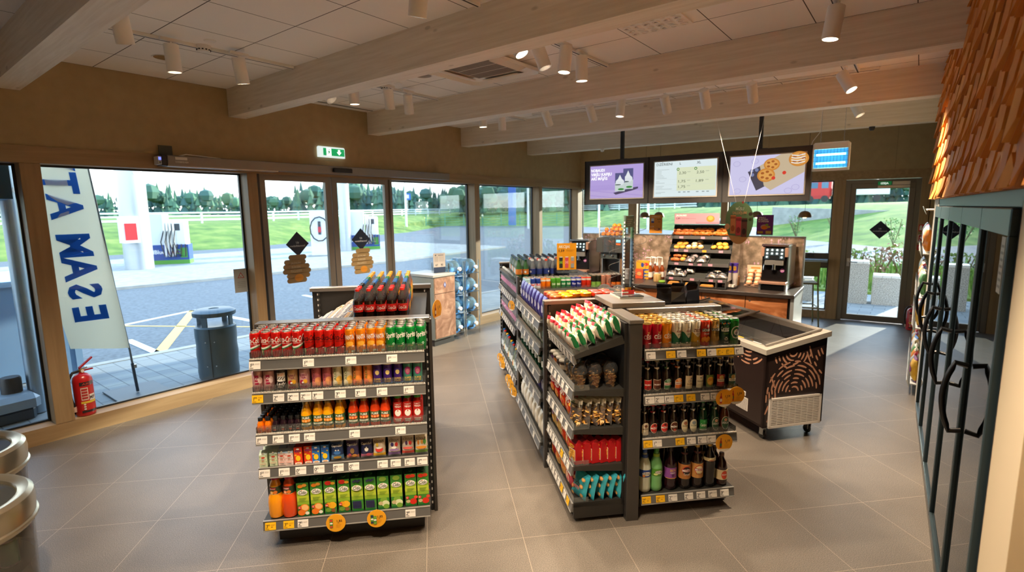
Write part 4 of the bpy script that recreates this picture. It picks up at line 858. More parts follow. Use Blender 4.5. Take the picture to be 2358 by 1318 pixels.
B2 = [beer('#e3d9c2', '#4a4440', '#2a2724', t2('MEŽPILS', '#5a4a3a', None, .010, .042, gl('#6a3f2a', .010, .02)), lh=(.02, .105), kind='arch'), beer('#c8281f', '#b8202a', '#b8202a', t2('MEŽPILS', WH, None, .012, .048, gl('#5a1512', .008, .022)), 'oval'), beer('#d0261f', '#b8202a', '#b8202a', t2('MEŽPILS', WH, None, .012, .048, gl('#5a1512', .008, .022)), 'oval'),
      beer('#5a2a18', '#3a2218', '#3a2a22', t2('MEŽPILS', WH, None, .012, .048, gl('#d0452a', .008, -.022)), 'oval'), beer('#dcd0ac', '#9a7a62', '#7a5a44', t2('ZOZENI', '#6a4a2a', None, .009, .04, gl('#a86a4a', .012, .02)), 'oval', lh=(.02, .11)), beer('#dcd8bc', '#8a949a', '#5a6a72', t2('ZOZENI', '#3f5a4a', None, .009, .04, gl('#8a9aa0', .012, .02)), 'oval', lh=(.02, .11)),
      beer('#1f8a3a', '#1d5a2c', '#2a6a3a', lambda D, z: (D.text('Carlsberg', 0, z, .019, WH, w=.050, shear=.2), D.ell(0, z+.024, .007, .007, '#5fae6a'), D.rect(-.029, z-.036, .029, z-.032, '#dfe6d6')), lh=(.026, .10), glass=M_GREENB), beer('#2c5a3a', '#3a7a4a', '#3a6a44', t2('LĀČPLĒSIS', WH, None, .011, .044, gl('#c99a7a', .011, .022)), 'oval', glass=M_GREENB, lh=(.02, .112)), beer('#2c5a3a', '#3a7a4a', '#3a6a44', t2('LĀČPLĒSIS', WH, None, .011, .044, gl('#c99a7a', .011, .022)), 'oval', glass=c('#5a2a0e', .1, coat=.5), lh=(.02, .112))]
N2 = ['beer bottle with cream arched label', 'beer bottle with bright red oval label', 'beer bottle with bright red oval label', 'beer bottle with brown oval label', 'beer bottle with tan oval label', 'beer bottle with pale green oval label', 'green beer bottle with green label', 'green beer bottle with dark oval label', 'amber beer bottle with dark oval label']
stock([(p, B2[i], 'beer_bottle', N2[i], 'bottle') for i, p in enumerate((1.342, 1.403, 1.478, 1.547, 1.620, 1.687, 1.758, 1.844, 1.915))], .543, 3.147, .068, 3, 'third beer shelf', 'beer bottles on the third beer shelf', 'dark post')
def big(liq, h, cap, lab, z0, z1, draw, neck=None, r=.043):
    m = c(liq, .1, coat=.5); k = h/.3
    pr = [(r*.72, 0, m), (r*.95, .012, m), (r, .035, m), (r*.94, .08*k, m), (r, .12*k, m), (r, .175*k, m), (r*.86, .205*k, m), (r*.5, .245*k, m), (r*.36, .268*k, m), (r*.33, h-.022, m)]
    return bottle(pr, m, (.0165, h-.024, .024, cap), (r, z0*k, z1*k, lab, draw), neck, 20)
def lab3(a, bg, col, b=None, bc=None, ring=None):
    def f(D):
        if ring: D.ell(0, .135, .031, .034, ring); D.ell(0, .135, .027, .030, bg)
        D.rect(-.033, .128, .033, .148, '#a8201c' if ring else bg); D.text(a, 0, .138, .016, col, w=.058, bold=.02)
        if b: D.text(b, 0, .112, .015, bc, w=.042, shear=.3)
    return f
BIG = [big('#c9cdb9', .30, '#2b4f9a', '#26458f', .115, .165, lambda D: (D.ell(0, .138, .03, .014, '#efe9da'), D.text('DŽONS', 0, .138, .016, '#27283a', w=.05, bold=.02, shear=.2), D.ell(-.02, .125, .01, .007, '#e08a3a')), (.022, .235, .262, '#26458f', None)),
       big('#6fae6a', .30, '#3f8a3a', '#4f8a2a', .115, .165, lambda D: (D.ell(.004, .142, .026, .012, '#efe9da'), D.text('DŽONS', .004, .142, .014, '#27283a', w=.044, bold=.02, shear=.2), D.ell(-.018, .128, .014, .007, '#d9e08a')), (.022, .235, .262, '#8fb52a', None)),
       big('#240a14', .295, '#2a1a1a', '#8a4a9a', .09, .165, lambda D: (D.text('ZELTA', 0, .145, .014, '#e0b93a', w=.044, bold=.02), D.text('CIDER', 0, .127, .009, WH), D.ell(0, .11, .009, .009, '#5a2a5a'), D.rect(-.05, .087, .05, .091, '#d9a83a')), None),
       big('#160a06', .31, '#b99a55', '#b5763a', .075, .175, lab3('MIEZĪTIS', '#241512', WH, 'Tumsais', '#e9dcc2', '#c8301f'), (.024, .225, .258, '#4a1c18', None)), big('#1d0e07', .31, '#b99a55', '#c08a4a', .075, .175, lab3('MIEZĪTIS', '#e3d3a2', WH, 'Stiprais', '#7a5a2a', '#c8301f'), (.024, .225, .258, '#4a1c18', None)),
       big('#140c08', .31, '#b99a55', '#e0cfa0', .185, .205, lambda D: (D.text('APINĪTIS', 0, .196, .010, '#a8301c', w=.04, bold=.02),), None), ]
SHORT = bottle([(.030, 0), (.041, .01), (.0415, .12), (.032, .165), (.017, .19), (.0145, .205)], c('#2a1109', .1, coat=.5), (.0165, .203, .024, '#4a2f1c'), (.0417, .045, .115, '#d8c59a', lambda D: (D.ell(0, .08, .021, .030, '#c8301f'), D.ell(0, .08, .018, .026, '#d84a30'), D.text('BAUSKAS', 0, .083, .010, WH, w=.032, bold=.02))), seg=20)
BIG.append(SHORT)
N4 = ['large milky drink bottle with blue label', 'large pale green drink bottle', 'large dark cider bottle with purple label', 'large dark beer bottle with dark label', 'large dark beer bottle with cream label', 'large dark beer bottle with narrow tan label', 'short brown bottle with tan label']
stock([(p, BIG[i], 'large_bottle', N4[i], 'bottle') for i, p in enumerate((1.364, 1.445, 1.546, 1.652, 1.743, 1.833, 1.924))], .147, 3.165, .10, lambda i: 2 if i in (2, 5, 6) else 1, 'lowest beer shelf', 'large plastic bottles on the lowest beer shelf', 'dark post', turn=.06)
# ================================================================== snack section
def sloc(p, q, z): return W(p, q, z)
def c_seed(u, v, sd):
    if v > .86: return c('#c8202c', .3) if u < .6 else c('#1d7a38', .3)
    if u > .93: return c('#17703a', .3)
    if sd == 0 and .1 < v < .55 and u < .5: return c('#e08a52', .3)
    return c('#ece5d6', .3)
def c_seed2(u, v, sd):
    if v > .84: return c('#c8202c', .3)
    if v < .2 and u < .5: return c('#e88a4a', .3)
    return c('#f0e3c8' if u > .3 else '#eeb98a', .3)
SEED = []
for i in range(4):
    b = bag(.095, .125, .062, c_seed if i < 2 else c_seed2, 14, 9, wr=.05, seed=i)
    D = Draw(b, lambda u, v, l: (u, -.026-l, v), .01, .001); D.text('seklas', -.005, .055, .018, '#3a3a34', w=.05, shear=.3)
    SEED.append([('bag_body', weld(b, 'bag_body'), [])])
for r in range(6):
    for k in range(6):
        p = .885+.055*r; q = 3.16+.112*k; z = 1.14+(p-.845)*math.tan(R(20))+.004
        v = random.randrange(2) if k < 3 else 2+random.randrange(2)
        o = spawn(SEED[v], 'snack_bag', W(p, q, z), A-math.pi/2+random.uniform(-.18, .18), '%s seed bag, %s column up the slope, %s back from near edge' % ('white and green' if v < 2 else 'cream and red', ORD[r], ORD[k]), 'snack bag', 'small seed bags on the sloped snack shelf')
        o.rotation_euler.x = R(20+random.uniform(-4, 10))
# tubs and domed cups
def tub(h1, h2):
    b = MB(); b.lathe([(.030, 0, M_PET), (.036, .07, M_PET), (.037, .078, M_PET)], M_PET, 16); q = MB(); q.lathe([(.028, .003), (.034, .066), (.0001, .068)], h1, 14)
    l = MB(); l.lathe([(.0325, .02), (.0358, .052)], h2, 16); k = MB(); k.lathe([(.039, .076), (.039, .086), (.034, .088), (.0001, .088)], '#d9d2c6', 18)
    return [('tub_body', b.me('tub_body'), []), ('filling', q.me('filling'), []), ('label', l.me('label'), []), ('lid', k.me('lid'), [])]
TUB = [tub('#8a5a3a', '#5a2f6a'), tub('#a8703f', '#d8782a'), tub('#7a4a30', '#3a2a22'), tub('#9a6a4a', '#c9b8a0')]
TN = ['purple', 'orange', 'dark brown', 'tan']
stock([(3.78-.086*i, TUB[i], 'snack_tub', 'clear snack tub with %s label' % TN[i], 'tub') for i in range(4)], .903, .895, .08, 2, 'second snack shelf', 'lidded snack tubs on the second snack shelf', 'end panel', 'p')
def cookie(b, x, y, z, r, t, M=None, h='#d9a05a', h2='#c07f3c'):
    M = Matrix.Translation((x, y, z)) @ Matrix.Rotation(random.uniform(0, 6.28), 4, 'Z') @ Matrix.Rotation(random.uniform(-1.3, 1.3), 4, 'X')
    b.lathe([(r*.8, -t/2), (r, -t*.1), (r*.9, t*.4), (r*.5, t*.55), (.0001, t*.45)], random.choice((h, h2, '#e8b878')), 9, M)
def domed():
    b = MB(); b.lathe([(.034, 0), (.044, .10), (.047, .103)], M_PET, 18)
    d = MB(); d.lathe([(.049, .100), (.050, .108), (.047, .13), (.034, .155), (.016, .165), (.0001, .166)], M_PET, 18)
    k = MB(); n = 0
    for i in range(46):
        z = .008+.095*(i/46); a = random.uniform(0, 6.28); rr = random.uniform(.0, .028+.06*z); cookie(k, rr*math.cos(a), rr*math.sin(a), z, .012, .007)
    km = k.me('biscuits'); o = [('cup_body', b.me('cup_body'), []), ('dome_lid', d.me('dome_lid'), []), ('biscuits', km, [])]; return o
DOME = domed()
dk = [(.905, 3.16), (1.005, 3.165), (1.115, 3.17), (.905, 3.265), (1.02, 3.275), (1.13, 3.28), (.905, 3.37), (1.02, 3.385), (1.13, 3.39)]
for i, (p, q) in enumerate(dk):
    r = spawn(DOME, 'biscuit_cup', W(p, q, .903), random.uniform(0, 6), 'domed clear cup of biscuits, %s from the rail, %s row on the second snack shelf' % (ORD[i % 3], ('front', 'second', 'third')[i//3]), 'biscuit cup', 'domed biscuit cups on the second snack shelf')
    for ch in r.children:
        if ch.name.startswith('biscuits'): ch['kind'] = 'stuff'
def c_cook(u, v, sd): return M_FILM
def cookbag(seed):
    rr = random.Random(seed); b = bag(.13, .185, .05, lambda u, v, s: c('#e6dfcc', .4) if v > .80 and s == 0 else (c('#5a8a3a', .4) if v > .84 else M_FILM), 9, 11, wr=.10, seed=seed)
    D = Draw(b, lambda u, v, l: (u, -.012-l, v), .01, .002); D.rect(-.055, .135, .055, .178, '#e9e3d2'); D.ell(-.02, .152, .03, .012, '#5f8a3f'); D.text('ZALE', .015, .15, .012, '#4a6a30')
    k = MB()
    for i in range(60): cookie(k, rr.uniform(-.05, .05), rr.uniform(-.018, .018), rr.uniform(.012, .125), .015, .008, None, '#eebb5a', '#e0a038')
    return [('bag_film', weld(b, 'bag_film'), []), ('biscuits', k.me('biscuits'), [])]
CK = [cookbag(i) for i in range(3)]
for i in range(6):
    o = spawn(CK[i % 3], 'biscuit_bag', W(.885+.052*i, 3.185, .645), A-math.pi/2+.45+random.uniform(-.15, .15), 'clear bag of golden biscuits, %s from the rail on the third snack shelf' % ORD[i], 'biscuit bag', 'clear biscuit bags on the third snack shelf'); o.rotation_euler.x = R(random.uniform(-9, 2))
def simple_bag(w, h, t, base, top, blob, txt, tcol, bl2=None, gus=False, seed=0, wr=.05):
    def col(u, v, sd):
        if v > .88 or v < .05: return c(top, .3)
        if bl2 and v < .3: return c(bl2, .3)
        return c(base, .3)
    b = bag(w, h, t, col, 9, 12, gus=gus, wr=wr, seed=seed); D = Draw(b, lambda u, v, l: (u, -(t/2)*max(0, 1-abs(2*u/w)**2.4)**.5*min(1, v/(.32*h))**.6*min(1, max(0, (1-v/h))/.3)**.7-l-.002, v), .012, .0015)
    for x, y, rx, ry, hx in blob: D.ell(x*w, y*h, rx*w, ry*h, hx, 10)
    if txt: D.text(txt, 0, .68*h, .16*h, tcol, w=w*.7, bold=.03)
    return [('bag_body', weld(b, 'bag_body'), [])]
RB = simple_bag(.14, .20, .07, '#b3161c', '#8f1014', [(0, .35, .3, .16, '#e08a2a'), (.1, .3, .14, .1, '#f0b04a')], 'ADAZU', WH)
OB = simple_bag(.14, .20, .07, '#d8401f', '#b02a18', [(0, .34, .32, .2, '#f0a83a'), (-.1, .5, .14, .1, '#f5d08a')], 'CHIPS', WH)
YB = simple_bag(.14, .20, .07, '#e3c27a', '#c98a2a', [(0, .38, .32, .2, '#e8a83f'), (.12, .6, .16, .08, '#3f7ab0')], 'FRI', '#b02a2a')
for i, (q, pr, nm) in enumerate(((3.76, RB, 'dark red crisp bag'), (3.62, RB, 'dark red crisp bag'), (3.46, OB, 'orange red crisp bag'), (3.31, OB, 'orange red crisp bag'))):
    for k in range(3): spawn(pr, 'crisp_bag', W(.895+.09*k, q, .645), A-math.pi/2+random.uniform(-.15, .15), '%s, %s from the end panel, %s row of the third snack shelf' % (nm, ORD[i], ORD[k]), 'snack bag', 'crisp bags on the third snack shelf')
def redpack(seed):
    rr = random.Random(seed); b = MB(); w, d, h = .085, .052, .165
    b.box(-w/2, -d/2, 0, w/2, d/2, h*.86, '#bd141a'); M = None
    b.add([(-w/2, -d/2, h*.86), (w/2, -d/2, h*.86), (w/2, d/2, h*.86), (-w/2, d/2, h*.86), (-w/2*.9, 0, h), (w/2*.9, 0, h)], [(0, 1, 5, 4), (1, 2, 5), (2, 3, 4, 5), (3, 0, 4)], '#a81016')
    b.v = [(x+rr.uniform(-.003, .003), y+rr.uniform(-.003, .003), z) for x, y, z in b.v]
    D = Draw(b, front(-d/2-.003)); D.rect(-w*.42, .02, w*.42, .10, '#efe6d6'); D.rect(-w*.38, .025, w*.38, .095, '#e0a03a'); [D.ell(rr.uniform(-.03, .03), rr.uniform(.03, .09), .009, .006, random.choice(('#f2c76a', '#c9822a', '#f0b54f'))) for _ in range(14)]; D.ell(0, .122, .03, .012, '#f0c83a'); D.text('PELMENI', 0, .122, .012, '#a81016', w=.05)
    return [('pack_body', weld(b, 'pack_body'), [])]
RP = [redpack(i) for i in range(3)]
for i in range(6): spawn(RP[i % 3], 'snack_pack', W(.885+.056*i, 3.165, .395), A-math.pi/2+.32+random.uniform(-.1, .1), 'red snack pack with white framed window, %s from the rail on the fourth snack shelf' % ORD[i], 'snack pack', 'red packs on the fourth snack shelf')
for i, (q, pr, nm) in enumerate(((3.76, YB, 'yellow snack bag with blue patch'), (3.61, YB, 'yellow snack bag with blue patch'), (3.46, OB, 'orange snack bag'), (3.31, OB, 'orange snack bag'))):
    for k in range(2): spawn(pr, 'snack_bag', W(.90+.1*k, q, .395), A-math.pi/2+random.uniform(-.15, .15), '%s, %s from end panel, %s row, fourth snack shelf' % (nm, ORD[i], ORD[k]), 'snack bag', 'snack bags on the fourth snack shelf')
def bluebag(seed):
    rr = random.Random(seed)
    b = bag(.145, .185, .05, lambda u, v, s: c('#2f95a8', .28) if v > .93 or v < .05 else c('#38a9bb', .28), 9, 12, wr=.05, seed=seed)
    for sd in (-1, 1):
        D = Draw(b, lambda u, v, l: (u, sd*(.027*max(0, 1-abs(2*u/.145)**2.4)**.5*min(1, v/.06)**.6+l), v), .012, .002)
        for x, y in ((.04, .03), (-.045, .06), (.035, .095), (-.04, .125), (.045, .15), (-.03, .02)): D.ell(x, y, .014, .014, '#d9964a'); D.ell(x+.002, y+.002, .009, .009, '#efc07f')
        if sd == -1: D.text('COCO', -.004, .11, .022, '#232a2c', w=.07, bold=.03); D.text('NETTI', 0, .085, .018, '#d8402a', w=.06, bold=.03)
    return [('bag_body', weld(b, 'bag_body'), [])]
BB = [bluebag(i) for i in range(3)]
for i in range(5):
    o = spawn(BB[i % 3], 'snack_bag', W(.905+.062*i, 3.175, .145), A-math.pi/2+.35+random.uniform(-.1, .1), 'turquoise snack bag with round biscuits, %s from the rail on the lowest snack shelf' % ORD[i], 'snack bag', 'turquoise snack bags on the lowest snack shelf'); o.rotation_euler.x = R(-8); o.rotation_euler.y = R(8)
PK = simple_bag(.14, .19, .07, '#d94a62', '#c03a50', [(0, .4, .3, .2, '#f0c0a0')], 'POP', WH); GO = simple_bag(.14, .19, .07, '#e8a04a', '#b8342a', [(0, .35, .36, .22, '#f2c070'), (.1, .55, .2, .12, '#e0782a')], '', WH, seed=4)
for i, (q, pr, nm) in enumerate(((3.76, RB, 'dark red snack bag'), (3.61, GO, 'golden snack bag'), (3.46, GO, 'golden snack bag'), (3.315, PK, 'pink snack bag'))):
    for k in range(2): spawn(pr, 'snack_bag', W(.90+.1*k, q, .14), A-math.pi/2+random.uniform(-.15, .15), '%s, %s from the end panel, %s row of the lowest snack shelf' % (nm, ORD[i], ORD[k]), 'snack bag', 'snack bags along the lowest snack shelf')
# ================================================================== energy drinks
def d_en(st, col, bands=()):
    def f(D):
        for a, b_, h in bands: D.rect(-.04, a, .04, b_, h)
        if st: D.text(st, 0, .07, .020, col, w=.04, bold=.03)
    return f
def d_claw(col):
    def f(D): [D.poly([(-.012+.009*i, .115), (-.005+.009*i, .118), (-.006+.009*i, .06-.01*(i == 1)), (-.009+.009*i, .05)], col) for i in range(3)]; D.text('MONSTER', 0, .038, .010, WH, w=.036)
    return f
def d_dyn(D): D.text('DYNAMIT', 0, .075, .026, '#22201c', w=.11, rot=1.25, bold=.05)
EC = {'lb': can(.0265, .135, '#a8d0d8', d_en('Red', '#c8202a', ((.05, .09, '#e9eef0'),))), 'rb': can(.0265, .135, '#27418f', d_en('Bull', '#c8202a', ((.03, .08, '#c9ccd2'),))), 'o': can(.0265, .135, '#ef7a0c', d_en('', WH, ((.1, .12, '#d9cfc0'),))), 'g': can(.0265, .135, '#4f9a2c', d_en('ENER', '#d9e6c9')), 'tg': can(.0265, .135, '#1f8a4c', d_en('ENER', '#cfe6d2', ((.1, .12, '#d9d6ce'),))), 'bl': can(.0265, .135, '#22319a', d_en('Blue', '#c9cce8', ((.1, .12, '#d0d0d6'),))), 'r': can(.0265, .135, '#e0341a', d_en('', WH, ((.1, .12, '#d9d0c6'),))), 'dk': can(.0265, .15, '#23261c', d_en('', '', ((.02, .08, '#7fae4a'),)), None, '#4a4a3a'), 'pk': can(.0265, .15, '#c98a72', d_en('', '', ((.02, .06, '#d9704a'),))), 'dr': can(.0265, .15, '#2a1512', d_en('', '', ((.03, .07, '#e07a2a'), (.0, .02, '#c8201a'))))}
EN = {'lb': 'pale blue energy can', 'rb': 'navy and silver energy can', 'o': 'orange energy can', 'g': 'leaf green energy can', 'tg': 'teal green energy can', 'bl': 'royal blue energy can', 'r': 'red energy can', 'dk': 'dark can with pale green flame', 'pk': 'dusky pink energy can', 'dr': 'dark red can with flame'}
seqE = 'lb rb rb o o g g tg tg bl bl r r dk dk pk pk dr dr'.split()
stock([(.932+.0533*i, EC[k], 'energy_can', EN[k], 'can') for i, k in enumerate(seqE)], 1.226, 5.18, .055, 3, 'top energy shelf', 'slim cans on the top energy drinks shelf', 'slotted upright', turn=.1)
stock([(.932+.055*i, EC['rb'], 'energy_can', EN['rb'], 'can') for i in range(7)], .973, 5.18, .056, 3, 'second energy shelf', 'navy cans on the second energy drinks shelf', 'slotted upright')
MO = {'a': can(.033, .158, '#7f9a86', d_claw('#e08a2a'), BL), 'b': can(.033, .158, '#2a2640', d_claw('#e0b02a'), BL), 'g': can(.033, .158, '#1f211d', d_claw('#7fae3a'), BL), 'd': can(.033, .158, '#c9a81c', d_dyn, BL)}
stock([(.94+.07*i, MO['a' if i == 0 else 'b'], 'energy_can', 'sage energy can with orange claw' if i == 0 else 'dark violet energy can with yellow claw', 'can') for i in range(5)], .711, 5.185, .068, 3, 'third energy shelf', 'claw cans on the third energy drinks shelf', 'slotted upright')
stock([(.94+.07*i, MO['g'], 'energy_can', 'black energy can with green claw', 'can') for i in range(5)], .463, 5.185, .068, 3, 'fourth energy shelf', 'green claw cans on the fourth energy drinks shelf', 'slotted upright')
stock([(.94+.07*i, MO['d'], 'energy_can', 'yellow and black energy can', 'can') for i in range(5)], .159, 5.185, .068, 3, 'lowest energy shelf', 'yellow cans on the lowest energy drinks shelf', 'slotted upright')
# energy poster on top
t = thing('promotion_poster', 'orange energy drink poster with price 1,59 standing above the energy cans', 'poster', W(1.28, 5.36, 1.385), A)
b = MB(); b.box(0, 0, .03, .21, .003, .31, '#eda51c'); D = Draw(b, front(0)); D.text('AKCIJA!', .078, .275, .028, WH, w=.12, bold=.03); D.text('1,59', .05, .232, .024, '#4a2a10', w=.06, bold=.03); D.rect(.10, .235, .19, .24, '#c98a1c'); D.rect(.10, .225, .17, .23, '#c98a1c')
for i, h in enumerate(('#2c2c22', '#d8505a', '#9aa0a0')): D.rect(.025+.062*i, .05, .062+.062*i, .165, h); D.ell(.0435+.062*i, .165, .0185, .006, '#d9d9d2'); D.text('M', .0435+.062*i, .11, .03, ('#7fae3a', '#f0a0a6', '#e08a3a')[i], bold=.05)
b.ob('poster_sheet', t); b = MB(); b.box(.0, -.05, .0, .21, .06, .012, M_PVC); b.box(0, .003, .0, .21, .006, .31, M_PVC); b.ob('stand', t, smooth=False)
# water bottles
def water(capc, lab, tint, r=.034, h=.23):
    m = clear('water '+tint, tint, 1.0, .05, 1.4, .18)
    return bottle([(r*.8, 0), (r, .01), (r*.93, h*.3), (r, h*.45), (r, h*.6), (r*.75, h*.76), (r*.42, h*.88), (r*.4, h*.92)], m, (.0155, h*.91, .02, capc), (r+.0003, h*.30, h*.55, lab, lambda D: D.ell(0, h*.42, .012, .012, '#e9eef2')), seg=12, capseg=10)
WB = [water('#22467a', '#d8e4ea', '#dfeee0'), water('#2a2a30', '#2c3f8a', '#dfeaf2'), water('#e8482a', '#2c3f8a', '#e6eef4'), water('#d9dee2', '#2c3f8a', '#e6eef4'), water('#1f5a3a', '#e08a3a', '#8fcf9a'), water('#e9edf0', '#c78ab0', '#e9eff4')]
WN = ['navy capped water bottle', 'black capped water bottle', 'orange capped water bottle', 'white capped water bottle', 'green water bottle', 'white capped water bottle with pink label']
for k in range(9):
    for i in range(8):
        v = (0 if k % 3 else 4) if i < 2 else (2 if (i+k) % 4 == 0 else 3) if k < 4 else 1
        spawn(WB[v], 'water_bottle', W(.90+.075*i+.004*k, 5.53+.085*k, 1.291), random.uniform(0, 6.28), '%s, %s from the aisle edge, %s row behind the energy cans' % (WN[v], ORD[i], ORD[k]), 'bottle', 'water bottles on top of the water run')
BWT = [water('#c8202a', '#d8e4ea', '#e3ecef', .04, .30), water('#3a7ac0', '#cfe0ea', '#dfeaf2', .04, .30), water('#e8b82a', '#d9e4d0', '#e6efdf', .04, .30), WB[4]]
for z, nm in ((.2, 'lowest'), (.76, 'middle'), (1.09, 'upper')):
    for k in range(14): spawn(BWT[k % 4] if nm == 'lowest' else WB[5], 'water_bottle', W(.895, 5.53+.092*k, z+.001), random.uniform(0, 6.28), 'bottle of water facing the aisle, %s from slotted upright, %s shelf of the water run' % (ORD[k], nm), 'bottle', 'bottles along the %s water shelf' % nm)
# run between: visible edge goods, lidded tubs and domes on top
HB = simple_bag(.11, .17, .05, '#e3e2d2', '#5f9a4a', [(0, .6, .3, .12, '#5f9a3a')], '', WH); VB = simple_bag(.12, .2, .06, '#4a3f9a', '#3a3080', [(0, .5, .3, .15, '#c9c6e0')], '', WH); GBt = water('#1f6a44', '#e9ede6', '#3f9a6a', .035, .2); CR = simple_bag(.12, .2, .07, '#e6e0d2', '#d0c8b8', [], '', WH); RD = simple_bag(.12, .2, .07, '#b5231f', '#8f1a18', [], '', WH)
for z, pr, nm, ct in ((1.17, VB, 'dark blue bag', 'bag'), (.97, HB, 'pale green herb bag', 'bag'), (.74, GBt, 'green cleaning bottle', 'bottle'), (.55, VB, 'violet bag', 'bag'), (.18, CR, 'cream bag', 'bag')):
    for k in range(8): spawn(pr, 'household_'+ct, W(.86, 3.98+.14*k, z+.001), A-math.pi/2+random.uniform(-.1, .1), '%s, %s behind the end panel, %s shelf of the grey run' % (nm, ORD[k], {1.17: 'top', .97: 'second', .74: 'third', .55: 'fourth', .18: 'lowest'}[z]), ct, 'goods along the grey run')
def jar(lid, fill):
    b = MB(); b.lathe([(.040, 0), (.044, .006), (.044, .085), (.040, .095)], M_PET, 16); f = MB(); f.lathe([(.039, .004), (.042, .07), (.0001, .074)], fill, 14); k = MB(); k.lathe([(.047, .088), (.047, .112), (.043, .116), (.0001, .116)], c(lid, .3), 20)
    return [('jar_body', b.me('jar_body'), []), ('filling', f.me('filling'), []), ('lid', k.me('lid'), [])]
JA = {'d': jar('#e0561c', '#c9783a'), 'o': jar('#f08a12', '#d8882a'), 'r': jar('#dd3418', '#b5462a')}
JD = {'d': 'deep orange', 'o': 'bright orange', 'r': 'red'}
for r_, row in enumerate(('ddoorr', 'dooorr', 'do')):
    for i, k in enumerate(row[:6]):
        spawn(JA[k], 'snack_jar', W(.935+.093*i, 4.18-.105*r_, 1.262), 0, 'clear jar with %s lid, %s from the aisle, %s row behind the end panel' % (JD[k], ORD[i], ORD[r_]), 'jar', 'lidded jars behind the end panel')
b = MB(); b.lathe([(.045, 0), (.055, .012), (.056, .05), (.06, .053), (.05, .066), (.034, .084), (.018, .09), (.0001, .09)], M_PET, 18); q = MB(); [cookie(q, random.uniform(-.03, .03), random.uniform(-.03, .03), random.uniform(.012, .045), .013, .01) for _ in range(14)]
DC2 = [('bowl_body', b.me('bowl_body'), []), ('contents', q.me('contents'), [])]
for i, (p, q_) in enumerate(((1.44, 4.30), (1.54, 4.22), (1.42, 4.10), (1.545, 4.06), (1.46, 3.98))): spawn(DC2, 'salad_bowl', W(p+.04, q_+.1, 1.30), 0, 'clear domed food bowl, %s of five behind the grey worktop' % ORD[i], 'bowl', 'clear domed bowls behind the worktop')
b = MB(); b.box(1.4, 4.0, 1.262, 1.72, 4.52, 1.30, M_DECK, GM); tag(b.ob('bowl_riser', None, smooth=False), 'low dark riser under the clear domed bowls', 'riser')
# ================================================================== worktop block behind the beer
t = thing('worktop_table', 'grey worktop table behind the beer shelves holding two clear stands', 'table', W(1.215, 3.44, 0), A)
b = MB(); b.bbox(0, .0, 1.363, .39, .40, 1.397, M_GREYM, .003); b.ob('table_top', t, smooth=False)
b = MB(); b.box(.08, .11, 0, .36, .38, 1.363, M_BLACK); b.ob('pedestal', t, smooth=False)
t = thing('back_shelf', 'black shelf unit behind the beer carrying three coffee bags', 'shelving unit', W(1.615, 3.51, 0), A)
b = MB(); b.box(0, 0, 1.26, .40, .34, 1.285, M_DECK); b.ob('shelf', t, smooth=False)
b = MB(); b.box(0.0, .30, 0, .40, .33, 1.26, M_BLACK); b.box(.0, .02, 0, .02, .3, 1.26, M_BLACK); b.box(.38, .02, 0, .40, .3, 1.26, M_BLACK); b.ob('carcass', t, smooth=False)
M_BAG = c('#1d1d21', .26, .15, coat=.3)
def coffee(seed):
    rr = random.Random(seed); b = MB(); w, d, h = .105, .075, .14
    def ring(z, kx, ky, y0=0): return [(-w/2*kx, y0-d/2*ky, z), (w/2*kx, y0-d/2*ky, z), (w/2*kx, y0+d/2*ky, z), (-w/2*kx, y0+d/2*ky, z)]
    rs = [ring(0, 1, 1), ring(h*.5, 1.03, 1.06), ring(h, .98, .9), ring(h+.04, .95, .28, -.012), ring(h+.048, .94, .06, -.018), ring(h+.075, .92, .05, -.05)]
    v = [p for r in rs for p in r]; v = [(x+rr.uniform(-.004, .004), y+rr.uniform(-.003, .003), z) for x, y, z in v]
    v[8:12] = [(x*rr.uniform(.9, 1.05), y, z+rr.uniform(-.012, .012)) for x, y, z in v[8:12]]
    f = [(3, 2, 1, 0), (20, 21, 22, 23)]
    for k in range(5):
        for i in range(4): f.append((4*k+i, 4*k+(i+1) % 4, 4*k+4+(i+1) % 4, 4*k+4+i))
    b.add(v, f, M_BAG); return [('bag_body', b.me('bag_body', False), [])]
for i, p in enumerate((1.675, 1.79, 1.915)): spawn(coffee(i), 'coffee_bag', W(p, 3.62+.03*i, 1.286), A-.5+.3*i, 'black foil coffee bag, %s from the worktop, folded top' % ORD[i], 'coffee bag', 'black coffee bags behind the beer')
# clear counter stand with scalloped prongs
t = thing('display_stand', 'tall clear acrylic display stand with scalloped prongs on the worktop', 'display stand', W(1.42, 3.70, 1.398), A)
b = MB(); b.box(-.09, -.10, 0, .09, .12, .012, '#e2d8c8'); b.box(-.09, -.12, .013, .085, .1, .019, M_PVC); b.ob('base', t, smooth=False)
b = MB(); b.box(-.03, .0, .02, .03, .004, .60, M_PVC); b.box(-.032, -.03, .02, -.029, .03, .60, M_PVC); b.box(.029, -.03, .02, .032, .03, .60, M_PVC); b.ob('column', t, smooth=False)
b = MB()
for s in (-1, 1):
    b = MB()
    for k in range(18): b.box(s*.034-.003, -.032, .10+.026*k, s*.034+.003, -.012, .113+.026*k, '#cfd4d4')
    b.ob('clip_strip', t, smooth=False)
for s in (-1, 1):
    b = MB(); pts = []
    for k in range(60): a = k/59; pts.append((s*(.11+.045*math.cos(a*5*2*math.pi)-.012*math.cos(a*10*2*math.pi)), .0, .02+.50*a))
    b.tube(pts, .0022, M_PVC, 6); b.box(s*.033, -.001, .52, s*.15, .001, .523, M_PVC); b.ob('scalloped_prong', t)
b = MB(); b.box(-.03, -.032, .515, .03, -.029, .598, '#7f9a90'); D = Draw(b, front(-.032)); [D.rect(-.022, .57-.014*k, .02-.006*k, .576-.014*k, '#c9d6cf') for k in range(4)]; b.ob('header_card', t)
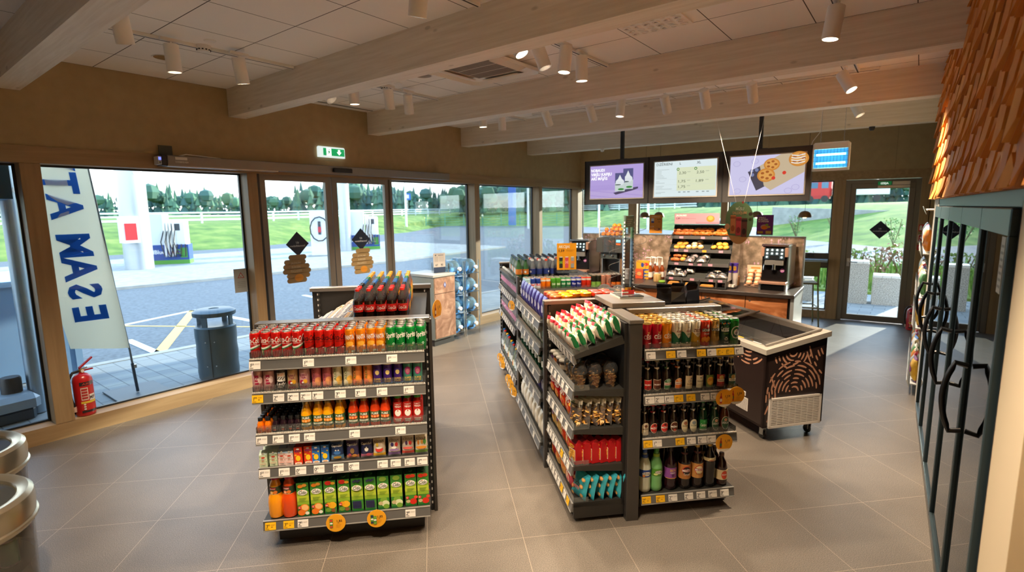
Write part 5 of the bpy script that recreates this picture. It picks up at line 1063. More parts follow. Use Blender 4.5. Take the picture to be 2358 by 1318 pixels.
for i, (x, h) in enumerate(((-.014, '#e9b52a'), (.014, '#e9b52a'))):
    b = MB(); b.box(x-.011, -.02, 0, x+.011, -.006, .05, h); b.box(x-.0112, -.0202, 0, x+.0112, -.0058, .015, '#d8452a'); tag(b.ob('gum_pack', None, W(1.42, 3.70, 1.418), A, smooth=False), 'small yellow and red gum pack, %s in the clear stand' % ORD[i], 'gum pack', 'gum packs in the clear stand')
b = MB(); b.box(-.045, -.03, 0, .045, -.0205, .03, '#d8281f'); b.box(-.045, -.0303, .009, .0, -.0202, .02, '#efe6dc'); tag(b.ob('chocolate_bar', None, W(1.42, 3.70, 1.418), A, smooth=False), 'red chocolate bar lying at the foot of the clear stand', 'chocolate bar')
# ================================================================== glass door cooler along the right wall
M_TEAL = c('#35444a', .35, .4); M_COOLG = clear('cooler glass', '#8fa0a4', 1.0, .0, 1.6)
t = thing('glass_door_cooler', 'long upright cooler with five glass doors and black loop handles under wooden cladding', 'cooler', RL, -RT)
b = MB(); b.box(0, 2.42, .1, .05, 2.47, 2.06, c('#1f2124', .4)); b.box(0, 6.28, .1, .05, 6.33, 2.06, M_TEAL); b.box(0, 2.42, 2.04, .06, 6.33, 2.1, M_TEAL); b.box(-.005, 2.42, .0, .05, 6.33, .1, c('#8f8a80', .4, .3)); b.box(-.012, 2.42, 0, -.003, 6.33, .06, c('#6a655c', .5)); b.ob('cabinet_frame', t, smooth=False)
b = MB(); b.box(.045, 2.45, .1, .058, 6.3, 2.05, c('#22282b', .5)); b.ob('dark_interior', t, smooth=False)
b = MB(); b.box(-.004, 6.33, 0, .05, 6.86, 2.1, c('#c9c0b2', .5)); b.ob('end_panel', t, smooth=False)
b = MB(); b.box(-.004, 2.0, 0, .05, 2.42, 2.1, c('#b9a98e', .5)); b.ob('end_panel', t, smooth=False)
yy = [2.47, 3.19, 4.01, 4.81, 5.6, 6.28]
for i in range(5):
    y0, y1 = yy[i]+.004, yy[i+1]-.004
    b = MB()
    for a in ((y0, .11, y1, .15), (y0, 1.94, y1, 2.035), (y0, .15, y0+.022, 1.94), (y1-.022, .15, y1, 1.94)): b.bbox(-.025, a[0], a[1], .012, a[2], a[3], M_TEAL, .004)
    d = b.ob('door', t, smooth=False)
    g = MB(); g.box(-.012, y0+.022, .15, -.004, y1-.022, 1.94, M_COOLG); g.ob('pane', d, smooth=False)
    h = MB(); yh = y1-.09; pts = [(-.02, yh, 1.32), (-.065, yh, 1.33), (-.075, yh, 1.30)]+[(-.078-.022*math.sin(math.pi*k/8), yh, 1.30-.27*k/8) for k in range(1, 8)]+[(-.075, yh, 1.03), (-.065, yh, 1.0), (-.02, yh, 1.01)]
    h.tube(pts, .0125, c('#17181a', .3), 10); h.ob('handle', d)
b = MB(); b.box(-.0125, 2.6, 1.72, -.0122, 2.68, 1.93, '#aab0ac'); [b.box(-.0128, 2.61, 1.74+.025*k, -.0126, 2.67, 1.75+.025*k, '#6f7674') for k in range(7)]; b.ob('notice', t, smooth=False)
# wire shelf unit beyond the cooler
t = thing('snack_rack', 'slim white snack rack with tilted price rails beyond the cooler', 'rack', (.10, 0, 0), 0)
b = MB(); b.box(.08, 7.0, 0, .12, 9.4, 2.05, c('#8f8a82', .5)); b.ob('back_panel', t, smooth=False)
for z in (2.0, 1.54, 1.07, .74, .12):
    b = MB(); b.box(-.04, 7.0, z-.012, .09, 9.4, z, c('#cfd3d4', .4)); b.add([(-.045, 7.0, z-.05), (-.045, 9.4, z-.05), (-.075, 9.4, z+.03), (-.075, 7.0, z+.03), (-.04, 7.0, z-.05), (-.04, 9.4, z-.05), (-.07, 9.4, z+.03), (-.07, 7.0, z+.03)], [(0, 3, 2, 1), (4, 5, 6, 7), (0, 1, 5, 4), (3, 7, 6, 2), (0, 4, 7, 3), (1, 2, 6, 5)], c('#c3cbd0', .35)); b.ob('shelf', t, smooth=False)
RC = [('#d8dbe0', '#3f6ab0'), ('#e3b23a', '#7a2a6a'), ('#c9d2d8', '#c8202a'), ('#e08a2a', '#f0e6d2'), ('#5f9a5a', '#e6e6da'), ('#d9d2c6', '#b5a06a')]
RBG = [simple_bag(.2, .27, .09, a, h, [(0, .5, .3, .15, h)], '', WH, seed=i) for i, (a, h) in enumerate(RC)]
for z, nm in ((2.0, 'top'), (1.54, 'second'), (1.07, 'third'), (.74, 'fourth'), (.12, 'lowest')):
    if z == 2.0: continue
    for k in range(10): spawn(RBG[(k+int(z*10)) % 6], 'snack_bag', (.095, 7.15+.235*k, z+.001), -math.pi/2+random.uniform(-.15, .15), 'large snack bag, %s from the cooler end, %s shelf of the slim rack' % (ORD[k], nm), 'snack bag', 'large bags on the slim rack')
# ================================================================== ice cream freezer
FA = A+R(5); FO = W(2.79, 3.98, 0)
t = thing('ice_cream_freezer', 'dark brown ice cream freezer with swirl pattern and sloped glass top on castors', 'freezer', FO, FA)
fw, fl = .615, 1.76; M_FRZ = c('#2a1d1a', .35); M_RIM = c('#b3aa9d', .4, .2); sw = '#c08b6e'
zt = lambda x: .80+.115*x/fw
X4 = Matrix(((0, 0, 1, 0), (1, 0, 0, 0), (0, 1, 0, 0), (0, 0, 0, 1)))
b = MB(); bot, lw, wall = .13, .42, .03
def slab(pts): b.add(pts, [(0, 1, 2, 3), (7, 6, 5, 4), (0, 4, 5, 1), (1, 5, 6, 2), (2, 6, 7, 3), (3, 7, 4, 0)], M_FRZ)
slab([(0, 0, bot), (fw, 0, bot), (fw, 0, zt(fw)), (0, 0, zt(0)), (0, wall, bot), (fw, wall, bot), (fw, wall, zt(fw)), (0, wall, zt(0))])
slab([(fw, fl, bot), (0, fl, bot), (0, fl, zt(0)), (fw, fl, zt(fw)), (fw, fl-wall, bot), (0, fl-wall, bot), (0, fl-wall, zt(0)), (fw, fl-wall, zt(fw))])
slab([(0, fl, bot), (0, 0, bot), (0, 0, zt(0)), (0, fl, zt(0)), (wall, fl, bot), (wall, 0, bot), (wall, 0, zt(wall)), (wall, fl, zt(wall))])
slab([(fw, 0, bot), (fw, fl, bot), (fw, fl, zt(fw)), (fw, 0, zt(fw)), (fw-wall, 0, bot), (fw-wall, fl, bot), (fw-wall, fl, zt(fw-wall)), (fw-wall, 0, zt(fw-wall))])
b.box(0, 0, bot, fw, fl, bot+.02, M_FRZ)
D = Draw(b, front(0), .02, .0012)
def arcs(D, cx, cz, radii, a0, a1, x0, x1, z0, z1, th=.0085, seed=1):
    rr = random.Random(seed)
    for r in radii:
        a = a0+rr.uniform(0, .2)
        while a < a1:
            ln = rr.uniform(.05, .13)/r; e = min(a1, a+ln); n = 5
            P = [(cx+r*math.cos(a+(e-a)*k/n), cz+r*math.sin(a+(e-a)*k/n)) for k in range(n+1)]
            if all(x0 < p[0] < x1 and z0 < p[1] < z1(p[0]) for p in P):
                for k in range(n):
                    aa, ab = a+(e-a)*k/n, a+(e-a)*(k+1)/n; w0 = th*(.55+.45*math.sin(math.pi*(k+.2)/n)); w1 = th*(.55+.45*math.sin(math.pi*(k+1)/n))
                    Q = [(cx+(r-w0)*math.cos(aa), cz+(r-w0)*math.sin(aa)), (cx+(r+w0)*math.cos(aa), cz+(r+w0)*math.sin(aa)), (cx+(r+w1)*math.cos(ab), cz+(r+w1)*math.sin(ab)), (cx+(r-w1)*math.cos(ab), cz+(r-w1)*math.sin(ab))]
                    D.mb.add([D.mp(u, v, D.n) for u, v in Q], [(0, 3, 2, 1)], sw)
            a = e+rr.uniform(.018, .05)/r
top = lambda x: zt(x)-.03
arcs(D, .30, .44, [.045+.038*k for k in range(7)], 0.0, math.pi, .02, fw-.015, .16, top, seed=3)
arcs(D, .27, .80, [.04+.036*k for k in range(5)], math.pi*1.02, math.pi*1.95, .02, fw-.015, .655, top, seed=5)
arcs(D, .98, .98, [.42+.036*k for k in range(6)], math.pi*1.0, math.pi*1.55, .40, fw-.012, .16, top, seed=6)
arcs(D, -.25, .40, [.27+.03*k for k in range(4)], -1.2, 1.2, .012, .2, .16, top, seed=8)
arcs(D, .85, .25, [.25+.03*k for k in range(2)], 1.9, 3.6, .2, fw-.012, .16, top, seed=9)
DS_ = Draw(b, lambda u, v, l: (-l, u, v), .02, .0012)
arcs(DS_, .25, .92, [.16+.035*k for k in range(4)], math.pi*1.05, math.pi*1.95, .01, .6, .5, lambda u: zt(0)-.02, seed=11)
arcs(DS_, 1.1, .6, [.06+.04*k for k in range(9)], 0, 6.28, .5, 1.72, .16, lambda u: zt(0)-.02, seed=12)
b.ob('freezer_body', t, smooth=False)
# vent grille at the short side
b = MB(); gx0, gx1, gz0, gz1 = .045, fw-.035, .13, .40
b.bbox(gx0, -.016, gz0, gx1, -.001, gz1, c('#8d857b', .5), .004)
for k in range(16):
    z = gz0+.022+(gz1-gz0-.04)*k/15; b.box(gx0+.015, -.021, z-.0045, gx1-.015, -.014, z+.0045, c('#d6cec4', .5))
for k in range(9): x = gx0+.02+(gx1-gx0-.04)*k/8; b.box(x-.003, -.0215, gz0+.012, x+.003, -.014, gz1-.012, c('#d6cec4', .5))
for a in ((gx0, gz0, gx1, gz0+.018), (gx0, gz1-.016, gx1, gz1), (gx0, gz0, gx0+.018, gz1), (gx1-.018, gz0, gx1, gz1)): b.box(a[0], -.022, a[1], a[2], -.002, a[3], c('#d6cec4', .5))
b.ob('vent_grille', t, smooth=False)
b = MB(); b.box(-.003, .20, .21, -.0005, .36, .33, c('#d6cec4', .5)); [b.box(-.0036, .21+.012*i, .215+.012*j, -.0028, .216+.012*i, .221+.012*j, '#3a3230') for i in range(12) for j in range(9)]; b.box(-.004, .235, .345, -.0005, .285, .385, '#d6cec4'); b.box(-.0045, .245, .355, -.0035, .275, .375, '#2b2b25'); b.ob('thermostat_panel', t, smooth=False)
# rim, sloped sliding panes, interior with baskets
def rim(x0, x1, y0, y1, m, hgt=.045):
    b.add([(x0, y0, zt(x0)), (x1, y0, zt(x1)), (x1, y1, zt(x1)), (x0, y1, zt(x0)), (x0, y0, zt(x0)+hgt), (x1, y0, zt(x1)+hgt), (x1, y1, zt(x1)+hgt), (x0, y1, zt(x0)+hgt)], [(0, 3, 2, 1), (4, 5, 6, 7), (0, 1, 5, 4), (1, 2, 6, 5), (2, 3, 7, 6), (3, 0, 4, 7)], m)
b = MB(); ov = .022
for a in ((-ov, fw+ov, -ov, .035), (-ov, fw+ov, fl-.035, fl+ov), (-ov, .045, .035, fl-.035), (fw-.035, fw+ov, .035, fl-.035)): rim(*a, M_RIM)
b.ob('rim', t, smooth=False)
for i, (y0, y1, dz) in enumerate(((.04, .92, .046), (.84, 1.72, .058))):
    b = MB(); b.add([(.03, y0, zt(.03)+dz), (fw-.02, y0, zt(fw)+dz), (fw-.02, y1, zt(fw)+dz), (.03, y1, zt(.03)+dz)], [(0, 1, 2, 3)], clear('freezer pane', '#fbfdfd', 1.0, 0, 1.5))
    for ya, yb in ((y0, y0+.022), (y1-.022, y1)): b.add([(.03, ya, zt(.03)+dz+.002), (fw-.02, ya, zt(fw)+dz+.002), (fw-.02, yb, zt(fw)+dz+.002), (.03, yb, zt(.03)+dz+.002), (.03, ya, zt(.03)+dz+.016), (fw-.02, ya, zt(fw)+dz+.016), (fw-.02, yb, zt(fw)+dz+.016), (.03, yb, zt(.03)+dz+.016)], [(4, 5, 6, 7), (0, 1, 5, 4), (2, 3, 7, 6), (3, 0, 4, 7), (1, 2, 6, 5)], c('#8f897e', .4, .2))
    b.ob('sliding_pane', t, smooth=False)
b = MB(); b.box(.03, .03, .34, fw-.03, fl-.03, .35, '#e6e4e0')
for a in ((.03, .03, .036, fl-.03), (fw-.036, .03, fw-.03, fl-.03), (.03, .03, fw-.03, .036), (.03, fl-.036, fw-.03, fl-.03)): b.box(a[0], a[1], .35, a[2], a[3], .79, '#d3d0ca')
b.ob('liner', t, smooth=False)
b = MB()
for yb in (.06, .48, .90, 1.32):
    for z in (.60, .70): b.tube([(.05, yb, z), (fw-.05, yb, z), (fw-.05, yb+.39, z), (.05, yb+.39, z)], .003, M_WHITE, 5, closed=True)
b.ob('wire_basket', t)
b = MB()
for i, h in enumerate(('#c9c6c0', '#3f4a50', '#e0b52a', '#c9c6c0', '#3f4a50', '#c9c6c0')): b.add([(.036, .12+.12*i, zt(.04)+.0475), (.05, .12+.12*i, zt(.05)+.0475), (.05, .23+.12*i, zt(.05)+.0475), (.036, .23+.12*i, zt(.04)+.0475)], [(0, 1, 2, 3)], h); 
b.ob('price_strip', t, smooth=False)
for x, y in ((.07, .07), (fw-.07, .07), (.07, fl-.07), (fw-.07, fl-.07)):
    b = MB(); b.box(x-.03, y-.03, .115, x+.03, y+.03, .13, M_STEEL); b.add([(x-.02, y-.02, .115), (x-.018, y+.03, .115), (x-.018, y+.03, .04), (x-.018, y+.01, .035)], [(0, 1, 2, 3)], M_STEEL); b.box(x-.018, y-.015, .04, x-.015, y+.03, .115, M_STEEL); b.box(x+.015, y-.015, .04, x+.018, y+.03, .115, M_STEEL)
    k = b.ob('castor', t, smooth=False); w_ = MB(); w_.lathe([(.034, -.012), (.038, -.006), (.038, .006), (.034, .012)], c('#232222', .5), 16, Matrix.Translation((x, y+.012, .038)) @ Matrix.Rotation(R(90), 4, 'Y')); w_.ob('wheel', k)
ICE = []
for i, (h1, h2) in enumerate((('#c94a55', '#e8d8c8'), ('#d9cfae', '#8a5a3a'), ('#e3c07a', '#c8302a'), ('#b9b58a', '#6f7a4a'), ('#dba0a0', '#b02a3a'))):
    bb = bag(.07, .16, .035, lambda u, v, s, a=h1, d=h2: c(d if v > .88 or v < .08 or (.3 < v < .5) else a, .25, .2), 5, 8, wr=.08, seed=i); ICE.append([('wrapper', weld(bb, 'wrapper'), [])])
FM = Matrix.Translation(FO) @ Matrix.Rotation(FA, 4, 'Z'); n = 0
for bk in range(4):
    for i in range(3):
        for j in range(4):
            x, y = .11+.10*j+random.uniform(-.01, .01), .10+.42*bk+.115*i+random.uniform(-.01, .01)
            o = spawn(ICE[(bk*2+i+j) % 5 if random.random() < .6 else (bk+i) % 5], 'ice_cream', FM @ Vector((x, y-.05, .632+.02*random.random())), 0, 'wrapped ice cream, %s basket from the grille, %s row, %s from low side' % (ORD[bk], ORD[i], ORD[j]), 'ice cream', 'wrapped ice creams in the freezer baskets')
            o.rotation_euler = (R(-72), 0, FA+random.uniform(-.5, .5))
b = FM
q = MB(); q.box(.06, .06, .615, fw-.06, fl-.06, .63, '#b7b2aa', FM); tag(q.ob('freezer_tray', None, smooth=False), 'pale tray carrying the ice creams inside the freezer', 'tray')
# ================================================================== counter at the back
KM = Matrix.Translation((-1.1443, 7.1101, 0)) @ Matrix.Rotation(R(2.5), 4, 'Z'); KR = R(2.5)
K = lambda s, y, z: KM @ Vector((s, y, z))
t = thing('service_counter', 'dark topped service counter with copper burl doors and heather print splashback', 'counter', K(0, 0, 0), KR)
b = MB(); b.bbox(-3.5, -.02, .925, .012, .9, .97, c('#3a322e', .4), .003); b.ob('worktop', t, smooth=False)
b = MB(); b.box(-3.48, .03, .1, -.03, .88, .925, M_DARK); b.box(-3.45, .06, 0, -.05, .86, .1, M_DARK); b.ob('carcass', t, smooth=False)
b = MB(); b.box(-.03, .0, .0, .01, .88, .925, c('#c3c5c3', .35, .4)); b.ob('end_panel', t, smooth=False)
for s0, s1 in ((-.545, -.06), (-1.096, -.55), (-1.618, -1.101), (-2.15, -1.623), (-2.7, -2.155), (-3.2, -2.705)):
    b = MB(); b.box(s0+.002, .008, .12, s1-.002, .03, .915, M_BURL); d = b.ob('door', t, smooth=False)
    k = MB(); k.cyl(0, 0, -.01, 0, .012, M_STEEL, 10, Matrix.Translation((s0+.05, .006, .86)) @ Matrix.Rotation(R(90), 4, 'X')); k.ob('lock', d)
def heather():
    m, tt, bs = newmat('heather print'); n = tt.nodes; L = tt.links; tc = n.new('ShaderNodeTexCoord')
    mp = n.new('ShaderNodeMapping'); mp.inputs['Scale'].default_value = (3, 3, 3); L.new(tc.outputs['Object'], mp.inputs[0])
    n1 = n.new('ShaderNodeTexNoise'); n1.inputs['Scale'].default_value = 3.5; n1.inputs['Detail'].default_value = 8; L.new(mp.outputs[0], n1.inputs[0])
    r1 = n.new('ShaderNodeValToRGB'); L.new(n1.outputs[0], r1.inputs[0]); E = r1.color_ramp.elements; E[0].position = .3; E[0].color = srgb('#6a5a48'); E[1].position = .7; E[1].color = srgb('#c0a793'); x = E.new(.5); x.color = srgb('#957f6a')
    m2 = n.new('ShaderNodeMapping'); m2.inputs['Scale'].default_value = (34, 34, 24); L.new(tc.outputs['Object'], m2.inputs[0])
    v = n.new('ShaderNodeTexVoronoi'); v.inputs['Scale'].default_value = 1.0; L.new(m2.outputs[0], v.inputs[0])
    n2 = n.new('ShaderNodeTexNoise'); n2.inputs['Scale'].default_value = 1.1; n2.inputs['Detail'].default_value = 3; L.new(mp.outputs[0], n2.inputs[0])
    a = n.new('ShaderNodeMath'); a.operation = 'LESS_THAN'; L.new(v.outputs['Distance'], a.inputs[0]); a.inputs[1].default_value = .36
    g = n.new('ShaderNodeMath'); g.operation = 'GREATER_THAN'; L.new(n2.outputs[0], g.inputs[0]); g.inputs[1].default_value = .52
    mu = n.new('ShaderNodeMath'); mu.operation = 'MULTIPLY'; L.new(a.outputs[0], mu.inputs[0]); L.new(g.outputs[0], mu.inputs[1])
    mx = n.new('ShaderNodeMixRGB'); L.new(mu.outputs[0], mx.inputs[0]); L.new(r1.outputs[0], mx.inputs[1]); mx.inputs[2].default_value = srgb('#d6a6bd')
    L.new(mx.outputs[0], bs.inputs['Base Color']); bs.inputs['Roughness'].default_value = .4; return m
b = MB(); b.box(-3.343, .885, .97, -.02, .905, 1.63, heather()); b.box(-.835, .8845, .97, -.832, .886, 1.63, '#5a4a40'); b.ob('splashback', t, smooth=False)
b = MB(); b.box(-3.345, .88, 1.63, .0, .915, 1.645, M_STEEL); b.box(-.02, .88, .97, .0, .915, 1.63, M_STEEL); b.ob('edge_trim', t, smooth=False)
# espresso machine (also used further along)
def espresso():
    P = []; b = MB(); w, d = .30, .50
    b.bbox(-w/2, .0, .06, w/2, d, .57, c('#1a1718', .22, .2), .006); b.box(-w/2, -.03, 0, w/2, d, .06, c('#141314', .3)); b.box(-w/2-.004, .04, .05, -w/2, d, .56, M_STEEL); b.box(w/2, .04, .05, w/2+.004, d, .56, M_STEEL)
    P.append(('machine_body', b.me('machine_body', False), []))
    b = MB(); b.bbox(-w/2-.01, -.02, .57, w/2+.01, d, .595, M_CHROME, .006); b.bbox(-w/2-.008, -.045, .44, -w/2+.03, .04, .555, c('#c89a80', .3, .5), .005); b.bbox(w/2-.03, -.045, .44, w/2+.008, .04, .555, c('#c89a80', .3, .5), .005); P.append(('hopper_cover', b.me('hopper_cover', False), []))
    b = MB(); M = Matrix.Translation((0, -.055, .40)) @ Matrix.Rotation(R(-12), 4, 'X'); b.bbox(-.125, 0, 0, .125, .03, .15, c('#14171a', .2), .004, M); Dm = lambda u, v, l: tuple(M @ Vector((u, -l, v))); D = Draw(b, Dm)
    for i in range(4):
        for j in range(3):
            if (i, j) in ((1, 0), (2, 0)): continue
            D.rect(-.112+.058*i, .012+.046*j, -.062+.058*i, .052+.046*j, c('#2a3a42', .3, 0, .25)); D.ell(-.087+.058*i, .034+.046*j, .012, .014, c('#a9c0c4', .3, 0, .8), 8)
    P.append(('touch_screen', b.me('touch_screen', False), []))
    b = MB(); b.bbox(-.11, -.05, .33, .11, .02, .40, c('#9a9690', .3, .6), .01); b.cyl(0, -.03, .27, .34, .022, M_CHROME, 12); b.box(-.03, -.04, .265, .03, -.02, .28, M_CHROME); b.tube([(-.11, -.02, .37), (-.118, -.04, .3), (-.118, -.04, .26)], .008, M_CHROME, 8); P.append(('spout', b.me('spout'), []))
    b = MB(); b.bbox(-w/2-.02, -.10, .085, w/2+.012, .03, .115, c('#c89a80', .3, .5), .004); b.box(-w/2-.015, -.06, 0, -w/2+.01, .02, .085, M_STEEL); b.box(w/2-.01, -.06, 0, w/2+.012, .02, .085, M_STEEL); P.append(('drip_tray', b.me('drip_tray', False), []))
    b = MB(); b.lathe([(.026, -.001), (.026, .001)], '#9a4f8a', 18, Matrix.Translation((.095, -.002, .26)) @ Matrix.Rotation(R(90), 4, 'X')); D = Draw(b, flat((.095, -.003, .26), (1, 0, 0), (0, 0, 1), (0, -1, 0))); D.text('25%', 0, 0, .016, WH); P.append(('sticker', b.me('sticker'), []))
    return P
ESP = espresso()
spawn(ESP, 'espresso_machine', K(-.28, .33, .972), KR-.05, 'black espresso machine with touch screen at the counter end', 'coffee machine')
spawn(ESP, 'espresso_machine', K(-3.12, .34, .972), KR+.1, 'black espresso machine beside the orange juicer', 'coffee machine')
# orange juicer
t = thing('orange_juicer', 'tall orange juicing machine with wire fruit basket and glass front', 'juicer', K(-2.63, .36, .972), KR)
b = MB(); b.bbox(-.20, .0, .0, .20, .42, .03, c('#3a3836', .4)); b.box(-.20, .22, .03, .20, .42, .62, c('#4a4845', .4)); b.bbox(-.22, .02, .40, -.10, .3, .63, c('#4b4a46', .4, .2), .01); b.bbox(.09, .02, .40, .24, .3, .63, c('#4b4a46', .4, .2), .01); b.box(-.15, .05, .30, .12, .3, .40, c('#3f4543', .4)); b.box(-.17, .12, .03, -.15, .24, .4, M_STEEL); b.box(.13, .12, .03, .15, .24, .4, M_STEEL); b.box(.15, .1, .03, .22, .3, .4, c('#7a5a3c', .5)); b.ob('machine_body', t, smooth=False)
b = MB(); b.box(-.10, .02, .40, .09, .03, .63, M_PVC); b.ob('front_window', t, smooth=False)
b = MB()
for x in (-.05, .05): b.lathe([(.042, 0), (.042, .05), (.02, .06), (.0001, .06)], '#d8562a', 14, Matrix.Translation((x, .13, .54)) @ Matrix.Rotation(R(90), 4, 'X')); b.box(x-.03, .08, .41, x+.02, .09, .49, '#c9622a')
b.ob('press_drum', t)
b = MB(); b.box(.12, .018, .56, .19, .022, .60, c('#6fb0d8', .3, 0, .5)); b.box(.12, .018, .52, .19, .022, .545, '#e8642a'); b.ob('control_panel', t, smooth=False)
b = MB(); [b.lathe([(.017, 0), (.02, .015), (.012, .024), (.0001, .026)], M_CHROME, 12, Matrix.Translation((x, .05, .355)) @ Matrix.Rotation(R(90), 4, 'X')) for x in (-.09, .05)]; b.ob('knob', t)
b = MB()
for z in (.66, .70, .74, .80): b.tube([(-.18, .06, z), (.18, .06, z), (.18, .36, z), (-.18, .36, z)], .003, M_CHROME, 6, closed=True)
for k in range(13): x = -.18+.03*k; b.tube([(x, .06, .64), (x, .06, .80)], .0018, M_CHROME, 5)
for x in (-.2, .2): b.tube([(x, .1, .62), (x, .1, .86), (x, .12, .88)], .008, M_WHITE, 8)
b.box(-.18, .06, .635, .18, .36, .645, M_STEEL); b.ob('wire_basket', t)
OR = MB(); OR.ball((0, 0, .036), .037, c('#ee8a12', .45), 14, 9); OR.lathe([(.005, .071), (.003, .0735), (.0001, .0735)], '#6f7a2a', 6); ORM = OR.me('orange')
n = 0
for z, L in ((.646, [(-.13, .1), (-.05, .1), (.03, .1), (.11, .1), (-.13, .19), (-.05, .19), (.04, .19), (.12, .19), (-.09, .28), (.0, .28), (.09, .28)]), (.71, [(-.09, .13), (.0, .13), (.08, .12), (-.03, .22), (.06, .22), (.13, .16)]), (.772, [(.03, .16), (.10, .17)])):
    for x, y in L: tag(mk('orange', ORM, None, K(-2.63+x, .36+y, .972+z), random.uniform(0, 6)), 'orange in the juicer basket, %s of its heap counted from below' % ORD[n], 'orange', 'oranges in the juicer basket'); n += 1
# pastry display: four stepped trays above paper bag slots
t = thing('pastry_display', 'dark stepped pastry display with four tiers under a clear hood', 'display case', K(-1.21, .05, .972), KR)
pw_ = .80; ys = [(.06, .085), (.15, .285), (.24, .465), (.33, .645)]
b = MB(); b.box(-pw_/2-.012, -.02, 0, pw_/2+.012, .76, .012, M_DARK)
for x in (-pw_/2, -.18, .05, .28, pw_/2): b.box(x-.006, .0, .012, x+.006, .5, .10, c('#4a4744', .5))
b.box(-pw_/2, .5, .012, pw_/2, .51, .1, M_DARK); b.box(-pw_/2, .72, .0, pw_/2, .74, .83, M_DARK); b.ob('display_base', t, smooth=False)
TI = []
for i, (y, z) in enumerate(ys):
    b = MB(); k = .0+.012*i; x0, x1 = -pw_/2-.01+.012*i*-1, pw_/2; z0 = z+.02; dp = .24
    b.add([(x0, y, z0), (x1, y, z0), (x1, y+dp, z0+.115), (x0, y+dp, z0+.115), (x0, y, z0-.01), (x1, y, z0-.01), (x1, y+dp, z0+.105), (x0, y+dp, z0+.105)], [(0, 1, 2, 3), (7, 6, 5, 4), (0, 4, 5, 1), (1, 5, 6, 2), (2, 6, 7, 3), (3, 7, 4, 0)], c('#33332f', .5))
    b.box(x0, y-.006, z0-.028, x1, y+.004, z0+.016, c('#55514e', .45)); b.box(x0, y+.22, z0+.1, x1, y+.235, z0+.16, M_DARK)
    for x in (x0, -.17, .12, x1-.008): b.add([(x, y, z0), (x+.008, y, z0), (x+.008, y+dp, z0+.115), (x, y+dp, z0+.115), (x, y, z0+.028), (x+.008, y, z0+.028), (x+.008, y+dp, z0+.143), (x, y+dp, z0+.143)], [(4, 5, 6, 7), (0, 1, 5, 4), (0, 4, 7, 3), (1, 2, 6, 5)], c('#3f3d3a', .5))
    tr = b.ob('tier', t, smooth=False)
    for j, x in enumerate(((-.30, .0, .29), (-.34, -.2, .05, .27), (-.30, -.1, .02, .16), (-.34, -.05, .2, .32))[3-i] if i < 4 else ()):
        q = MB(); q.box(x-.028, -.0065+y, z0-.022, x+.028, y-.005, z0+.008, '#e0a02a' if (i == 2 and j == 2) else '#c9909f'); q.ob('price_label', tr, smooth=False)
b = MB()
for s in (-1, 1): x = s*(pw_/2+.014); b.add([(x, .03, .10), (x, .70, .10), (x, .70, .84), (x, .36, .84), (x+.003, .03, .10), (x+.003, .70, .10), (x+.003, .70, .84), (x+.003, .36, .84)], [(0, 1, 2, 3), (7, 6, 5, 4), (0, 3, 7, 4), (2, 6, 7, 3)], M_PVC)
b.box(-pw_/2-.015, .36, .835, pw_/2+.015, .74, .842, c('#8fd8c4', .2, 0, 0, .6)); b.ob('clear_hood', t, smooth=False)
def crois(h1, h2, L=.13, r=.032, sq=1.0):
    b = MB(); n = 9; pts = []; rs = []
    for i in range(n): a = (i/(n-1)-.5)*1.5; pts.append((L/1.6*math.sin(a), -.03*(1-math.cos(a))*2, r*.8)); rs.append(r*(.35+.65*math.sin(math.pi*(i+.5)/n)**.8)*(1.08 if i % 2 else .92))
    b.tube(pts, rs, c(h1, .45), 9); b.ball((0, 0, r*.85), r*.9, c(h2, .45), 8, 6, None, (1.2, .9, .8)); return b.me('pastry')
def roll(h1, h2, r=.042):
    b = MB(); b.lathe([(r*.8, 0), (r, .012), (r*.9, .028), (r*.6, .036), (.0001, .034)], h1, 14); b.tube([(r*.75*(1-k/22)*math.cos(k*.75), r*.75*(1-k/22)*math.sin(k*.75), .034) for k in range(20)], .005, h2, 6); return b.me('pastry')
def bun(h1, h2): b = MB(); b.ball((0, 0, .026), .04, h1, 12, 8, None, (1, 1, .7)); b.ball((0, 0, .038), .027, h2, 10, 6, None, (1, 1, .6)); return b.me('pastry')
CRM = [crois('#c8702a', '#d98a3a'), crois('#b8622a', '#cf7f38', .14), roll('#e0a03a', '#b5702a'), roll('#d9a868', '#efe2cc'), bun('#e8a83a', '#a8321f'), bun('#d9953a', '#e9b85a')]
def pastry(i, m, x, dy, nm, nth):
    y, z = ys[i]; f = dy/.24; o = tag(mk('pastry', m, None, K(-1.21+x, .05+y+dy, .972+z+.021+.115*f), KR+random.uniform(-.5, .5)), '%s, %s along the %s tier of the pastry display' % (nm, ORD[nth], ('lowest', 'second', 'third', 'top')[i]), 'pastry', 'pastries in the stepped display'); o.rotation_euler.x = math.atan(.115/.24)
n = 0
for x in (-.36, -.28, -.21): 
    for dy in (.05, .14): pastry(3, CRM[1], x, dy, 'dark golden croissant', n); n += 1
for x in (-.10, -.02, .06, ):
    for dy in (.05, .15): pastry(3, CRM[0], x, dy, 'golden croissant', n); n += 1
for x, dy in ((.17, .06), (.24, .05), (.31, .06), (.2, .15), (.28, .15)): pastry(3, CRM[0], x, dy, 'golden croissant', n); n += 1
n = 0
for x, dy in ((-.35, .05), (-.27, .06), (-.33, .14), (-.25, .15), (-.3, .19)): pastry(2, CRM[2], x, dy, 'glossy yellow roll', n); n += 1
for x, dy in ((-.18, .05), (-.10, .06), (-.12, .13), (-.06, .18), (-.02, .06)): pastry(2, CRM[3], x, dy, 'sugar dusted roll', n); n += 1
for x, dy in ((.17, .05), (.25, .05), (.33, .05), (.22, .13), (.29, .13)): pastry(2, CRM[4], x, dy, 'yellow bun with red filling', n); n += 1
n = 0
